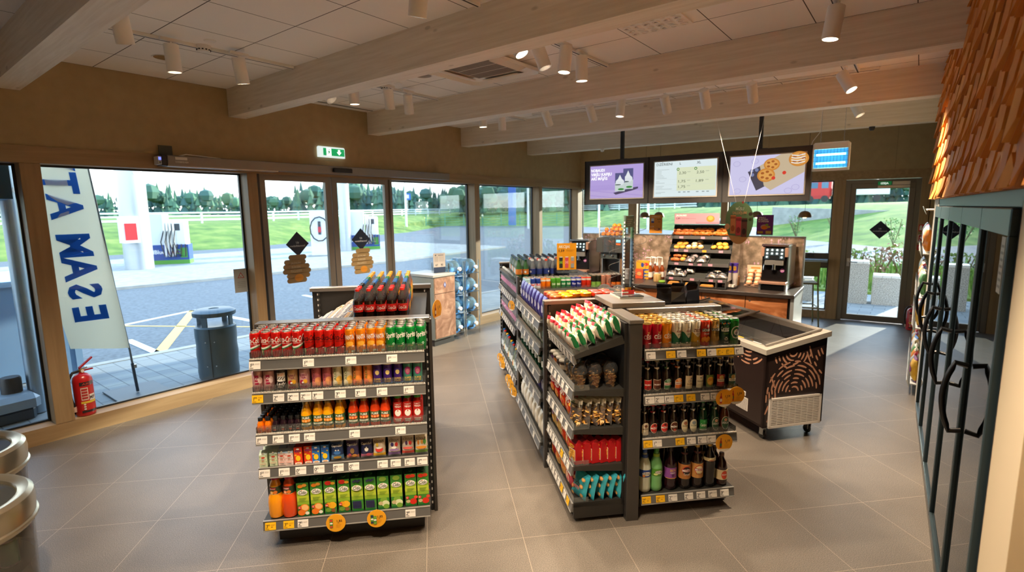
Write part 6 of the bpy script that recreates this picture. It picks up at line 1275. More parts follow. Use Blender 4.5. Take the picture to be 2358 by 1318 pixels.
for x, dy in ((-.33, .05), (-.23, .06), (-.33, .15), (-.23, .16)): pastry(1, CRM[1] if x < -.3 else CRM[5], x, dy, 'seeded roll', n); n += 1
def wrapped(h, h2, lab=None):
    b = MB(); b.ball((0, 0, .032), .05, h, 12, 7, None, (1.1, .85, .6)); q = weld(bag(.15, .15, .06, lambda u, v, s: M_FILM, 8, 8, wr=.12, seed=hash(h) % 97), 'film')
    fm = MB(); fm.add([(v.co.x, v.co.z-.075, v.co.y+.036) for v in q.vertices], [tuple(p.vertices) for p in q.polygons], M_FILM); P = [('filling', b.me('filling'), []), ('film', fm.me('film'), [])]
    if lab: l = MB(); l.box(-.03, -.065, .045, .03, -.02, .055, lab); P.append(('label', l.me('label', False), []))
    return P
WR = [wrapped('#d890a0', ''), wrapped('#c9b09a', ''), wrapped('#d9b06a', '', '#e3d9d0'), wrapped('#e0a83a', ''), wrapped('#6a4a3a', '')]
n = 0
for i, v, x, dy, nm in ((1, 0, -.12, .06, 'film wrapped pink doughnut'), (1, 0, -.08, .16, 'film wrapped pink doughnut'), (1, 1, .03, .06, 'film wrapped pale doughnut'), (1, 1, .06, .16, 'film wrapped pale doughnut'), (0, 2, -.34, .07, 'film wrapped sandwich'), (0, 2, -.20, .07, 'film wrapped sandwich'), (0, 2, -.28, .17, 'film wrapped sandwich'), (0, 2, -.12, .16, 'film wrapped sandwich'), (0, 3, .20, .07, 'film wrapped yellow roll'), (0, 3, .25, .17, 'film wrapped yellow roll'), (0, 4, .33, .07, 'film wrapped dark roll')):
    y, z = ys[i]; o = spawn(WR[v], 'wrapped_pastry', K(-1.21+x, .05+y+dy, .972+z+.025+.115*dy/.24), KR+random.uniform(-.2, .2), '%s, %s of the wrapped ones on the %s tier' % (nm, ORD[n], ('lowest', 'second')[i]), 'pastry', 'wrapped pastries in the stepped display'); n += 1; o.rotation_euler.x = math.atan(.115/.24)
for i, x in enumerate((-.30, -.07, .15)):
    b = MB(); [b.box(-.085+.006*k, 0, .004+.009*k, .085-.004*k, .22, .012+.009*k, '#d8984a') for k in range(5-i)]; tag(b.ob('paper_bag_stack', None, K(-1.21+x, .08, .984), KR, smooth=False), 'stack of brown paper bags in the %s slot under the pastry tiers' % ORD[i], 'paper bags', 'paper bags under the pastry tiers')
# banner above, posters on the splashback edge
def poster(nm, label, s, y, z, w, h, bgc, draw, rz=0.0, cat='poster'):
    b = MB(); b.box(0, 0, 0, w, .004, h, bgc); draw(Draw(b, front(0)), w, h); t = thing(nm, label, cat, K(s, y, z), KR+rz); b.ob('printed_sheet', t); f = MB(); f.box(-.004, .004, -.004, w+.004, .007, h+.004, M_PVC); f.box(-.004, -.02, -.008, w+.004, .03, -.003, M_PVC); f.ob('clear_holder', t, smooth=False); return t
poster('banner_sign', 'mauve banner with pastry picture on top of the pastry display', -1.63, .42, 1.823, .62, .145, '#b98a94', lambda D, w, h: (D.text('JAUNUMS!', .095, .118, .026, WH, w=.15, bold=.02), D.text('2,89', .05, .075, .022, '#5a2a3a', w=.06), D.text('Kanelmaizite ar kremu', .2, .075, .012, '#8a5a66', w=.2), D.ell(.50, .07, .055, .045, '#d87a2a'), D.ell(.50, .08, .035, .03, '#efa04a'), D.rect(.3, .0, w, .025, '#a87884')), cat='sign')
poster('promotion_poster', 'orange poster with cup and croissant picture on the splashback edge', -2.18, .89, 1.66, .205, .285, '#e8962a', lambda D, w, h: (D.text('KOMBO!', .10, .255, .02, '#f7d9a0', w=.13), D.rect(.03, .16, .075, .23, '#e6ddd0'), D.rect(.03, .16, .075, .185, '#2a3f8a'), D.text('4,99', .155, .215, .022, '#4a2a10', w=.06, bold=.02), D.ell(.155, .175, .02, .012, '#c97a1c'), D.text('3,99', .045, .10, .022, '#f7e0b0', w=.06), D.ell(.13, .06, .05, .02, '#6a3a1c'), D.ell(.12, .065, .03, .014, '#d8823a')))
poster('promotion_poster', 'purple meal poster standing on the splashback edge near the machine', -.62, .89, 1.66, .21, .275, '#6f2a86', lambda D, w, h: (D.text('VIRSU', .065, .238, .022, WH, w=.09, bold=.02), D.text('BURGERI', .08, .212, .022, WH, w=.12, bold=.02), D.text('& UPENAM', .085, .186, .022, WH, w=.13, bold=.02), D.ell(.10, .11, .05, .035, '#c9a29a'), D.ell(.10, .10, .038, .026, '#e8822a'), D.ell(.13, .14, .02, .015, '#7fae3a'), D.ell(.155, .11, .02, .014, '#c9b84a'), D.rect(.015, .02, .085, .05, '#c9b24a'), D.rect(.12, .015, .19, .055, '#d9c46a')))
# things standing on the counter
def pump(h):
    b = MB(); b.lathe([(.033, 0), (.036, .006), (.036, .15), (.026, .18), (.014, .20), (.014, .215)], c(h, .15, coat=.4), 14); l = MB(); l.lathe([(.0366, .03), (.0366, .11)], '#e6ded2', 14); k = MB(); k.lathe([(.017, .213), (.017, .245), (.012, .255), (.0001, .256)], M_WHITE, 12); k.cyl(0, 0, .25, .33, .006, M_WHITE, 8); k.tube([(.0, .0, .325), (-.07, 0, .33), (-.085, 0, .318)], .008, M_WHITE, 8)
    return [('bottle_body', b.me('bottle_body'), []), ('label', l.me('label'), []), ('pump_head', k.me('pump_head'), [])]
PU = pump('#8a3f14')
for i, (s, y) in enumerate(((-2.03, .58), (-1.93, .60), (-2.0, .70), (-1.89, .70))): spawn(PU, 'syrup_bottle', K(s, y, .972), KR+random.uniform(-.2, .2), 'syrup bottle with white pump, %s of four beside the pastry display' % ORD[i], 'bottle', 'syrup bottles on the counter')
b = MB(); b.lathe([(.034, 0), (.036, .01), (.036, .12), (.026, .16), (.02, .175)], c('#e3d9cc', .4), 14); k = MB(); k.lathe([(.023, .17), (.023, .2), (.0001, .202)], '#b58ab0', 12)
spawn([('bottle_body', b.me('bottle_body'), []), ('cap', k.me('cap'), [])], 'sauce_bottle', K(-1.74, .66, .972), 0, 'white sauce bottle with lilac cap beside the pastry display', 'bottle')
def cardbox(nm, lab, s, y, z, w, d, h, h1, bits, rz=0.0):
    b = MB(); b.bbox(-w/2, -d/2, 0, w/2, d/2, h, h1, .002); D = Draw(b, front(-d/2)); [D.ell(x*w, yy*h, rx*w, ry*h, hx) for x, yy, rx, ry, hx in bits]; return tag(b.ob(nm, None, K(s, y, z), KR+rz), lab, 'box')
cardbox('snack_carton', 'orange snack carton stacked on top of two boxes on counter', -2.15, .62, 1.125, .20, .12, .12, '#eea01c', [(.0, .5, .12, .3, '#2f3f8a'), (.3, .6, .18, .2, '#c8302a')])
cardbox('snack_carton', 'red orange carton below the orange one on counter', -2.2, .62, .972, .12, .12, .15, '#e8562a', [(0, .5, .3, .2, '#f0a05a')])
cardbox('snack_carton', 'blue and yellow striped carton below the orange one on counter', -2.08, .60, .972, .11, .12, .15, '#35508f', [(0, .75, .45, .14, '#f0b02a'), (0, .4, .45, .12, '#e8b24a'), (0, .1, .45, .1, '#eea01c')], .3)
b = MB(); b.lathe([(.05, 0), (.055, .01), (.058, .11), (.0001, .112)], ramp_mat('bamboo bundle', [(.4, '#b8864a'), (.6, '#e0b87a')], (120, 120, 2), rough=.6), 14); tag(b.ob('stirrer_cup', None, K(-1.84, .36, .972)), 'tan ribbed cup of wooden stirrers beside the pastry display', 'stirrer cup')
b = MB(); b.lathe([(.045, 0), (.06, .012), (.06, .03), (.0001, .032)], '#7fae3a', 14); tag(b.ob('snack_bowl', None, K(-1.73, .28, .972)), 'small green snack bowl at the foot of pastry display', 'bowl')
for i, (s, y, h) in enumerate(((-2.36, .45, 1), (-2.36, .45, 2))):
    b = MB(); b.lathe([(.04, 0), (.045, .07), (.047, .075), (.0001, .076)], '#cfc6c8', 14); tag(b.ob('paper_cup', None, K(s, y, .972+.0765*(i))), '%s pale paper tub stacked behind the clear stand' % ('lower', 'upper')[i], 'cup', 'paper tubs on the counter')
def cups(n, hx, band):
    b = MB(); [b.lathe([(.030, .012*k), (.040, .012*k+.10), (.042, .012*k+.103)], hx if k < n-1 else band, 14) for k in range(n)]; return b.me('cup_stack')
b = MB(); b.lathe([(.030, 0), (.038, .10), (.040, .103), (.0001, .104)], '#efe4dc', 14); pc = b.me('paper_cup')
for k in range(8): tag(mk('paper_cup', pc, None, K(-.76, .36, .972+.013*k)), 'white paper cup, %s from below in the stack beside the espresso machine' % ORD[k], 'paper cup', 'white cups beside the espresso machine')
b = MB(); b.lathe([(.030, 0), (.038, .10), (.040, .103), (.0001, .104)], '#5a3fa8', 14); Draw(b, round_(.036)).ell(0, .05, .02, .02, '#d8a03a'); pc2 = b.me('paper_cup')
for k in range(3): tag(mk('paper_cup', pc2, None, K(-.76, .36, .972+.013*7+.106+.013*k)), 'purple paper cup, %s from below on top of the white cups' % ORD[k], 'paper cup', 'purple cups beside the espresso machine')
t = thing('dessert_stand', 'small stepped stand of round wrapped desserts beside the espresso machine', 'display stand', K(-.56, .50, .972), KR)
b = MB(); b.box(-.11, 0, 0, .11, .02, .03, '#d8a888'); b.box(-.11, .16, .0, .11, .17, .28, '#e0b498'); D = Draw(b, front(.16)); D.rect(-.06, .23, .06, .255, '#c8803a'); [D.ell(-.05+.05*k, .205, .016, .014, '#d8702a') for k in range(3)]
for k in range(4): b.box(-.11, .0+.04*k, .0, .11, .04+.04*k, .02+.045*k, M_PVC)
b.ob('stand_frame', t, smooth=False)
n = 0
for k in range(4):
    for j in range(2):
        b = MB(); b.lathe([(.02, 0), (.038, .01), (.042, .025), (.034, .05), (.015, .062), (.0001, .064)], '#e6c4a0', 14); b.lathe([(.043, .022), (.043, .03)], '#d8702a', 14); tag(b.ob('dessert_cup', None, K(-.56-.05+.1*j, .52+.04*k, .974+.02+.045*k)), 'round wrapped dessert with orange band, %s in the stepped stand' % ORD[n], 'dessert', 'wrapped desserts in the stepped stand'); n += 1
t = thing('cutlery_tray', 'small dark tray of sugar sticks beside the paper cups', 'tray', K(-.80, .16, .972), KR); b = MB(); b.box(-.09, 0, 0, .09, .16, .02, M_DARK); [b.box(-.08+.04*i, .01, .02, -.05+.04*i, .1, .05, '#e0d3c6') for i in range(4)]; b.ball((-.02, .1, .06), .02, '#e08a2a'); b.ob('tray_body', t, smooth=False)
for k in range(6): b = MB(); b.bbox(-.07, 0, 0, .07, .10, .04, '#a9763f', .004); tag(b.ob('paper_pack', None, K(-.96+.15*(k % 2)*.9, .55+.04*(k//2), .972+.041*(k//2 if k < 6 else 0)) if k < 2 else K(-.96+.135*(k % 2), .55, .972+.041*(k//2)), KR, smooth=False), 'brown napkin pack, %s of the pile behind the cups' % ORD[k], 'napkin pack', 'brown napkin packs behind the cups')
# ================================================================== menu screens
def screen(i, x0, label, base, draw):
    t = thing('menu_screen', label, 'screen', (x0, 7.35, 2.115), 0, None); w, h = 1.043, .665
    b = MB(); b.bbox(0, 0, 0, w-.004, .09, h, c('#322e2b', .45), .004); b.box(-.001, -.012, 0, .008, 0, h, M_DARK)
    b.ob('housing', t, smooth=False)
    b = MB(); b.box(.085, -.012, .075, .985, 0, .595, c('#a89f92', .4, .3)); b.ob('bezel', t, smooth=False)
    b = MB(); b.box(.1, -.014, .09, .97, -.011, .58, base); D = Draw(b, lambda u, v, l: (.1+u, -.014-l, .09+v), 1e9, .0008); draw(D); b.ob('display', t, smooth=False)
    return t
S = lambda h, e=.38: glow(h, e)
def m1(D):
    D.rect(0, .0, .87, .12, S('#c0aede')); D.rect(0, .12, .87, .2, S('#b29edb'))
    for k in range(12): D.band(0, .87, lambda u, k=k: .01+.012*k+.01*math.sin(u*9+k), lambda u, k=k: .013+.012*k+.01*math.sin(u*9+k), S('#a690d2'), 14)
    for k, s in enumerate(('NOBAUDI', 'VIRŠU KAFIJU', 'ARĪ MĀJĀS')): D.text(s, (.135, .195, .16)[k], .425-.062*k, .042, S('#ffffff', .45), w=(.23, .35, .28)[k], bold=.03)
    D.poly([(.40, .08), (.72, .15), (.80, .16), (.80, .135), (.72, .11), (.44, .05)], S('#4f4560'))
    for x, y, h_ in ((.56, .13, .30), (.43, .10, .27)):
        D.rect(x, y, x+.16, y+h_, S('#5a5a86')); D.rect(x, y, x+.16, y+h_*.45, S('#c9d6d2')); D.ell(x+.08, y+h_*.5, .07, .05, S('#dfe6ea')); D.poly([(x+.03, y+h_*.55), (x+.13, y+h_*.55), (x+.08, y+h_*.9)], S('#e6ecee')); D.ell(x+.1, y+.03, .05, .015, S('#3f8a3f')); D.ell(x+.05, y+h_*.36, .05, .008, S('#3f4a4a'))
def m2(D):
    D.rect(.33, .08, .86, .40, S('#dfe6c4')); D.text('DZĒRIENI', .145, .455, .036, S('#3d4440'), w=.23, bold=.005); D.text('L', .375, .455, .032, S('#3d4440')); D.text('XL', .63, .455, .034, S('#3d4440'), w=.055)
    for x in (.345, .59): D.ell(x, .375, .020, .020, S('#4f8a2a')); D.ell(x, .375, .010, .010, S('#eef2e0'))
    for s, x, y in (('2,30', .41, .325), ('2,50', .655, .325), ('1,75', .405, .21), ('1,89', .65, .21), ('1,75', .405, .135)): D.text(s, x, y, .036, S('#4a5040'), w=.1, bold=.0)
    for y, w in ((.375, .19), (.355, .08), (.335, .08), (.315, .08), (.295, .1), (.275, .12), (.255, .16), (.21, .05), (.19, .13), (.145, .12), (.125, .1), (.105, .24), (.06, .14), (.045, .08)): D.rect(.03, y, .03+w, y+.006, S('#b4bfbd'))
    for x, y in ((.48, .33), (.73, .33), (.48, .215), (.73, .215), (.48, .14)): D.rect(x, y, x+.045, y+.008, S('#b8c0a8'))
    for x in (.36, .43, .49, .61, .69, .75): D.rect(x, .055, x+.035, .068, S('#9aa6a4'))
    for y in (.24, .165, .085): D.rect(.03, y, .86, y+.002, S('#cfd6d0'))
def m3(D):
    for x, y in ((.08, .40), (.3, .42), (.16, .2), (.1, .05), (.78, .08), (.7, .04)): D.ell(x, y, .045, .035, S('#b9b2da')); D.ell(x, y, .038, .029, S('#cdc9ea'))
    D.poly([(.22, .29), (.50, .42), (.62, .2), (.33, .05)], S('#4a4552')); D.poly([(.36, .36), (.60, .49), (.87, .49), (.87, .26), (.50, .05), (.42, .11)], S('#c9b596'))
    for x, y, r in ((.50, .37, .085), (.44, .24, .095), (.80, .42, .10)): D.ell(x, y, r*1.1, r*.9, S('#d08a3c')); D.ell(x, y, r*.9, r*.7, S('#e0a456')); [D.ell(x+r*.55*math.cos(a), y+r*.45*math.sin(a), r*.22, r*.16, S('#a8602c')) for a in (0, 1.3, 2.5, 3.8, 5)]
    for k in range(4): D.band(.72, .87, lambda u, k=k: .37+.03*k+.008*math.sin(u*30), lambda u, k=k: .382+.03*k+.008*math.sin(u*30), S('#f0ece6'))
    for x, y in ((.27, .30), (.33, .31), (.28, .25)): D.ell(x, y, .022, .022, S('#7f88b0'))
    for x, y in ((.65, .26), (.53, .2)): D.ell(x, y, .022, .022, S('#d8402f'))
screen(0, -4.205, 'hanging menu screen with lilac coffee advert, window end', S('#b6a2de'), m1)
screen(1, -3.162, 'hanging menu screen with white drinks price list, middle one', S('#e0eef0'), m2)
screen(2, -2.119, 'hanging menu screen with pastry picture beside blue insect lamp', S('#cfcbec'), m3)
for i, x in enumerate((-3.6, -1.68)):
    b = MB(); b.box(x-.022, 7.37, 2.78, x+.022, 7.42, CEIL, M_DARK); b.box(x-.09, 7.36, 2.775, x+.09, 7.43, 2.785, M_DARK); tag(b.ob('screen_mount_pole', None, smooth=False), 'black ceiling pole carrying the %s' % ('coffee advert and price list screens', 'pastry screen')[i], 'pole')
# insect lamp
t = thing('insect_lamp', 'white hanging insect lamp with glowing blue tubes on chains', 'lamp', (-.89, 7.4, 2.47), 0)
b = MB(); b.bbox(-.19, -.06, .0, .19, .06, .035, M_WHITE, .012); b.bbox(-.19, -.06, .25, .19, .06, .33, M_WHITE, .02); b.box(-.19, -.05, .03, -.175, .05, .26, M_WHITE); b.box(.175, -.05, .03, .19, .05, .26, M_WHITE); b.box(-.18, .0, .03, .18, .01, .26, c('#2f6f9a', .4, 0, .5)); b.ob('housing', t, smooth=False)
for z in (.085, .185): b = MB(); b.tube([(-.15, -.03, z), (.15, -.03, z)], .011, c('#8fe6f5', .4, 0, 5.0), 10); b.ob('blue_tube', t)
b = MB(); [b.tube([(-.17+.034*k, -.058, .03), (-.17+.034*k, -.058, .26)], .0015, M_DARK, 4) for k in range(11)]; [b.tube([(-.18, -.058, .06+.05*k), (.18, -.058, .06+.05*k)], .0015, M_DARK, 4) for k in range(4)]; b.ob('wire_grille', t)
for x in (-.12, .12):
    b = MB(); [b.tube([(x+.006*(k % 2), .006*((k+1) % 2), .33+.0205*k), (x-.006*(k % 2), -.006*((k+1) % 2), .33+.0205*k+.022)], .0022, M_STEEL, 5) for k in range(29)]; b.ob('chain', t)
b = MB(); b.tube([(-.19, 0, .29), (-.22, 0, .30), (-.2, 0, .36), (-.13, 0, .46), (-.12, 0, .925)], .004, M_WHITE, 6); b.ob('cord', t)
# hanging ice cream sign
t = thing('hanging_sign', 'green and tan egg shaped ice cream sign hanging on two threads', 'sign', (-1.61, 6.3, 1.63), .12)
b = MB(); N_ = 30; P = []
for k in range(N_): a = 2*math.pi*k/N_; P.append((.145*math.sin(a)*(1-.12*math.cos(a)), .24-.24*math.cos(a)))
P2_ = [(x, z) for x, z in P]
b.add([(x, 0, z) for x, z in P]+[(x, .004, z) for x, z in P], [tuple(range(N_)), tuple(range(2*N_-1, N_-1, -1))]+[(i, (i+1) % N_, N_+(i+1) % N_, N_+i) for i in range(N_)], '#6f9468')
D = Draw(b, front(0), 1e9, .0012); hw = lambda z: .145*math.sqrt(max(0, 1-((z-.24)/.24)**2))*(1-.12*(.24-z)/.24)
zs = [.004+.10*k/8 for k in range(9)]
D.poly([(-hw(z), z) for z in reversed(zs)]+[(hw(z), z) for z in zs[:7]], '#d6a468'); D.ell(-.125, .20, .028, .035, '#dcae80')
D.text('MŪSU', 0, .40, .034, '#dbe6d0', w=.085, bold=.02); D.text('SALDĒJUMI', 0, .355, .030, '#d9a878', w=.15, bold=.02)
for x, h1, h2, z0 in ((-.065, '#d9905a', '#b0603a', .12), (-.005, '#c94a52', '#8a2f38', .10), (.055, '#6a3f38', '#2f2320', .085)): D.rect(x-.028, z0, x+.028, z0+.21, h1); D.ell(x, z0+.06, .02, .035, h2); D.rect(x-.03, z0+.17, x+.03, z0+.195, h2)
D.ell(.115, .34, .02, .02, '#4a4038'); D.ell(.03, .47, .01, .014, '#b5453f')
b.ob('sign_panel', t)
for s, dx in ((-1, -.31), (1, .14)): b = MB(); b.tube([(.04*s, .002, .46), (.04*s+dx, .30, 1.47)], .0012, M_WHITE, 4); b.ob('thread', t)
# ================================================================== ceiling fixtures
def lamp_meshes():
    h = MB(); h.lathe([(.052, 0, M_WHITE), (.052, .20, M_WHITE), (.048, .204), (.0001, .205, M_DARK)], M_WHITE, 20); h.lathe([(.0515, .0), (.046, .0), (.040, .02), (.0001, .021)], c('#e6ddd0', .25, .6), 20)
    l = MB(); l.lathe([(.041, .012), (.0001, .011)], c('#fff1dc', .4, 0, 14.0), 20)
    s = MB(); s.box(-.011, -.004, .10, .011, .004, .15, M_WHITE); s.box(-.008, -.008, .14, .008, .008, .25, M_WHITE); s.box(-.05, -.014, .24, .05, .014, .262, M_WHITE)
    return h.me('housing'), l.me('lens'), s
LH, LL, LS = lamp_meshes()
def spot(x, y, z, tilt, az, label, w=1.0, along=0.0, top=3.36, on=True, cone=78):
    """lens at (x, y, z); the housing leans back by tilt away from heading az"""
    t = thing('track_spotlight', label, 'spotlight', (x, y, z), 0, 'white cylinder spotlights on ceiling tracks')
    M = Matrix.Rotation(az, 4, 'Z') @ Matrix.Rotation(tilt, 4, 'X')
    h = mk('housing', LH, t); h.matrix_local = M
    l = mk('lens', LL if on else LLD, t); l.matrix_local = M
    m = M @ Vector((0, 0, .15)); b = MB(); b.tube([m, (m.x, m.y, top-z)], .007, M_WHITE, 8); ca, sa = math.cos(along), math.sin(along)
    b.box(-.075, -.016, top-z-.022, .075, .016, top-z, M_WHITE, Matrix.Translation((m.x, m.y, 0)) @ Matrix.Rotation(along, 4, 'Z')); b.ob('bracket', t)
    if on:
        ld = bpy.data.lights.new('spot_beam', 'SPOT'); ld.energy = SPOT_W*w; ld.color = SPOT_COL; ld.spot_size = R(cone); ld.spot_blend = .75; ld.shadow_soft_size = .04
        o = bpy.data.objects.new('spot_beam', ld); COL.objects.link(o); o.parent = t; o.matrix_local = M @ Matrix.Translation((0, 0, -.02))
q = MB(); q.lathe([(.041, .012), (.0001, .011)], c('#5a5550', .5), 20); LLD = q.me('lens')
def track(x0, y0, x1, y1, label, z=3.37):
    b = MB(); d = math.hypot(x1-x0, y1-y0); b.bbox(0, -.018, 0, d, .018, CEIL-z, M_WHITE, .003); b.box(.004, -.006, -.0008, d-.004, .006, 0, M_DARK); tag(b.ob('light_track', None, (x0, y0, z), math.atan2(y1-y0, x1-x0), smooth=False), label, 'light track')
HP = math.pi/2
track(-4.72, 1.14, -4.72, 2.82, 'white light track in the first ceiling bay near the windows'); track(-4.35, 1.17, -.2, 1.17, 'white light track running along the first beam')
track(-4.72, 3.05, -4.72, 4.68, 'white light track in the second ceiling bay near the windows'); track(-2.44, 3.0, -2.44, 4.66, 'white light track beside the ceiling air conditioner'); track(-2.40, 1.14, -2.40, 2.78, 'white light track in the first ceiling bay mid room')
track(-4.78, 4.92, -4.78, 6.55, 'white light track in the third ceiling bay near the windows'); track(-4.45, 6.27, -.42, 6.47, 'long white light track in front of the fourth beam'); track(-.56, 2.98, -.56, 4.64, 'short white light track by the wooden cladding'); track(-.60, 4.9, -.60, 6.5, 'white light track in the third bay by the wooden cladding'); track(-.66, 6.9, -.66, 8.5, 'white light track in the fourth bay by the wooden cladding')
SPT = [(-4.13, 1.31, 3.135, .35, .9, 'first'), (-4.62, 1.77, 3.125, .05, 0, 'first'), (-4.60, 2.28, 3.125, .2, .5, 'first'), (-2.33, 2.17, 3.13, .3, 1.2, 'first mid'),
       (-4.62, 3.14, 3.13, .75, -1.3, 'second'), (-4.64, 3.42, 3.13, .05, 0, 'second'), (-4.58, 3.83, 3.13, .3, .6, 'second'), (-4.62, 4.13, 3.13, .4, .7, 'second'),
       (-2.30, 3.12, 3.13, .5, -1.4, 'air conditioner'), (-2.38, 3.53, 3.13, .35, -1.2, 'air conditioner'), (-2.36, 3.77, 3.14, .1, 2.6, 'air conditioner'), (-2.375, 4.08, 3.13, .05, 0, 'air conditioner'),
       (-4.64, 5.42, 3.13, .05, 0, 'third'), (-4.62, 5.80, 3.13, .2, .5, 'third')]
nn = {}
for x, y, z, tl, az, bay in SPT:
    nn[bay] = nn.get(bay, 0)+1
    spot(x, y, z, tl, az, '%s white spotlight along the %s track counted from the viewer' % (ORD[nn[bay]-1], bay+(' bay window side' if bay in ('first', 'second', 'third') else ' bay' if bay == 'first mid' else '')), 1.0, HP, 3.37)
for i, (x, y, on) in enumerate(((-3.93, 5.95, 1), (-3.32, 6.02, 1), (-2.94, 5.97, 1), (-2.40, 6.10, 1), (-1.95, 6.08, 1), (-1.47, 6.09, 1))):
    spot(x, y-.02, 3.14, (.12 if i == 2 else .62), (0 if i != 2 else 2.8), '%s white spotlight on the long track before the menu screens, from the windows' % ORD[i], 1.0, .05, 3.37, True, 58)
spot(-.55, 4.12, 3.12, -.12, -1.2, 'large white spotlight hung close by the wooden cladding', 2.0, HP, 3.37); spot(-.60, 6.05, 3.13, -.55, 1.2, 'white spotlight aimed at the wooden cladding in the third bay', 2.2, HP, 3.37); spot(-.67, 7.85, 3.14, -.5, 1.2, 'white spotlight aimed at the cladding behind the fifth beam', 2.2, HP, 3.37)
spot(-1.0, 1.6, 3.13, -.5, 1.3, 'white spotlight above the viewer lighting the cladding', 2.6, HP, 3.37); spot(-2.6, .3, 3.13, .1, 0, 'white spotlight above the round drink coolers', 1.2, HP, 3.37)
spot(-1.6, .6, 3.13, .25, 0, 'white spotlight over the shelf aisle', 1.2, HP, 3.37); spot(-1.2, 2.0, 3.13, .1, 2.0, 'white spotlight over the beer shelves', 1.2, HP, 3.37)
for i, (x, y) in enumerate(((-5.30, 1.96), (-4.06, 3.83))):
    t = thing('recessed_downlight', 'round recessed downlight in the %s ceiling bay' % ORD[i], 'downlight', (x, y, CEIL), 0); b = MB(); b.lathe([(.085, -.001), (.095, -.006), (.098, -.001)], M_WHITE, 24); b.ob('trim_ring', t); b = MB(); b.lathe([(.083, -.004), (.06, -.0012), (.0001, -.001)], c('#d8c6ae', .15, .9), 20); b.ob('reflector', t)
for i, (x, y) in enumerate(((-4.70, 2.03), (-4.66, 3.85))):
    t = thing('smoke_detector', 'white smoke detector in the %s ceiling bay' % ORD[i], 'detector', (x, y, CEIL), 0); b = MB(); b.lathe([(.03, -.05), (.045, -.048), (.05, -.03), (.055, -.012), (.055, 0)], M_WHITE, 18); b.ob('detector_body', t); b = MB(); [b.box(-.006, -.053, -.04, .006, -.044, -.032, M_DARK, Matrix.Rotation(k*.52, 4, 'Z')) for k in range(12)]; b.ob('vent', t, smooth=False)
    b = MB(); b.lathe([(.04, -.008), (.045, -.004), (.045, 0)], M_WHITE, 16); tag(b.ob('ceiling_disc', None, (x+.17, y+.02*(1 if i else -1), CEIL)), 'flat white disc beside the smoke detector in the %s ceiling bay' % ORD[i], 'ceiling disc')
t = thing('ceiling_air_conditioner', 'square white air conditioner cassette set in the ceiling', 'air conditioner', (-3.37, 3.93, CEIL), 0)
b = MB(); b.bbox(-.42, -.40, -.03, .42, .40, 0, M_WHITE, .06); b.ob('fascia', t); b = MB(); b.box(-.24, -.24, -.035, .24, .24, -.029, c('#b8ab98', .6)); [b.box(-.24, -.235+.016*k, -.038, .24, -.231+.016*k, -.034, '#93877a') for k in range(30)]; [b.box(-.24, y-.005, -.039, .24, y+.005, -.034, '#cfc4b4') for y in (-.08, .08)]; b.ob('intake_grille', t, smooth=False)
for k in range(4): b = MB(); b.add([(-.22, -.37, -.032), (.22, -.37, -.032), (.22, -.27, -.052), (-.22, -.27, -.052), (-.22, -.37, -.028), (.22, -.37, -.028), (.22, -.27, -.047), (-.22, -.27, -.047)], [(0, 3, 2, 1), (4, 5, 6, 7), (0, 1, 5, 4), (2, 3, 7, 6)], c('#d9c8ae', .5), Matrix.Rotation(k*HP, 4, 'Z')); b.ob('air_flap', t, smooth=False)
t = thing('ceiling_diffuser', 'square white ceiling diffuser with rows of round nozzles', 'vent', (-1.66, 3.80, CEIL), 0); b = MB(); b.box(-.24, -.24, -.012, .24, .24, 0, M_WHITE); b.ob('plate', t, smooth=False)
b = MB(); [b.lathe([(.030, -.0125), (.027, -.019), (.020, -.019), (.018, -.013), (.0001, -.013, M_DARK)], M_WHITE, 12, Matrix.Translation((-.19+.076*i, -.19+.076*j, 0))) for i in range(6) for j in range(6)]; [b.box(-.19+.076*i-.012, -.19+.076*j-.004, -.0145, -.19+.076*i+.02, -.19+.076*j+.006, -.0135, M_DARK) for i in range(6) for j in range(6) if (i*j) % 3 == 0]; b.ob('nozzle_plate', t)
b = MB(); b.box(-5.98, 3.30, CEIL-.012, -5.84, 4.66, CEIL, M_WHITE); b.box(-5.93, 3.32, CEIL-.014, -5.90, 4.64, CEIL-.0115, M_DARK); tag(b.ob('slot_vent', None, smooth=False), 'long dark slot vent in the ceiling above the entrance', 'vent')
for i, (p, q_) in enumerate(((-4.55, 3.1), (-.6, 3.1))):
    b = MB(); b.lathe([(.02, -.05), (.03, -.04), (.035, -.02), (.035, 0)], M_WHITE if i == 0 else M_DARK, 12); tag(b.ob('ceiling_camera', None, (p, 8.55+.04*i*5, 3.1)), ('small white dome camera under the last beam near corner', 'small dark camera under the last beam near exit door')[i], 'camera')
# ================================================================== entrance details
t = thing('door_operator', 'long grey automatic door operator above the sliding entrance', 'door operator', (-6.105, 2.09, 2.53), 0)
b = MB(); b.bbox(0, .05, 0, .14, 4.04, .10, c('#86817a', .4, .4), .006); b.box(.0, .05, -.01, .13, 1.2, .0, M_STEEL); b.ob('housing', t, smooth=False)
b = MB(); b.bbox(.0, .0, -.005, .135, .05, .1, M_DARK, .004); b.box(.02, -.03, .005, .13, 0, .085, '#dcd9d4'); b.box(.131, -.025, .05, .1325, -.005, .075, c('#5a6af0', .4, 0, 1.0)); b.box(.131, -.022, .015, .1325, -.008, .035, '#6a6a6a'); b.ob('end_cap', t, smooth=False)
b = MB(); b.bbox(.14, 1.92, .02, .175, 2.20, .075, M_DARK, .012); b.ob('sensor', t)
b = MB(); D = Draw(b, flat((.1402, .16, .05), (0, 1, 0), (0, 0, 1), (1, 0, 0))); D.rect(-.04, .008, .07, .035, '#cfcac2'); D.text('DORMAKABA', .02, -.012, .018, '#d8d4cc', w=.12); b.ob('brand_plate', t)
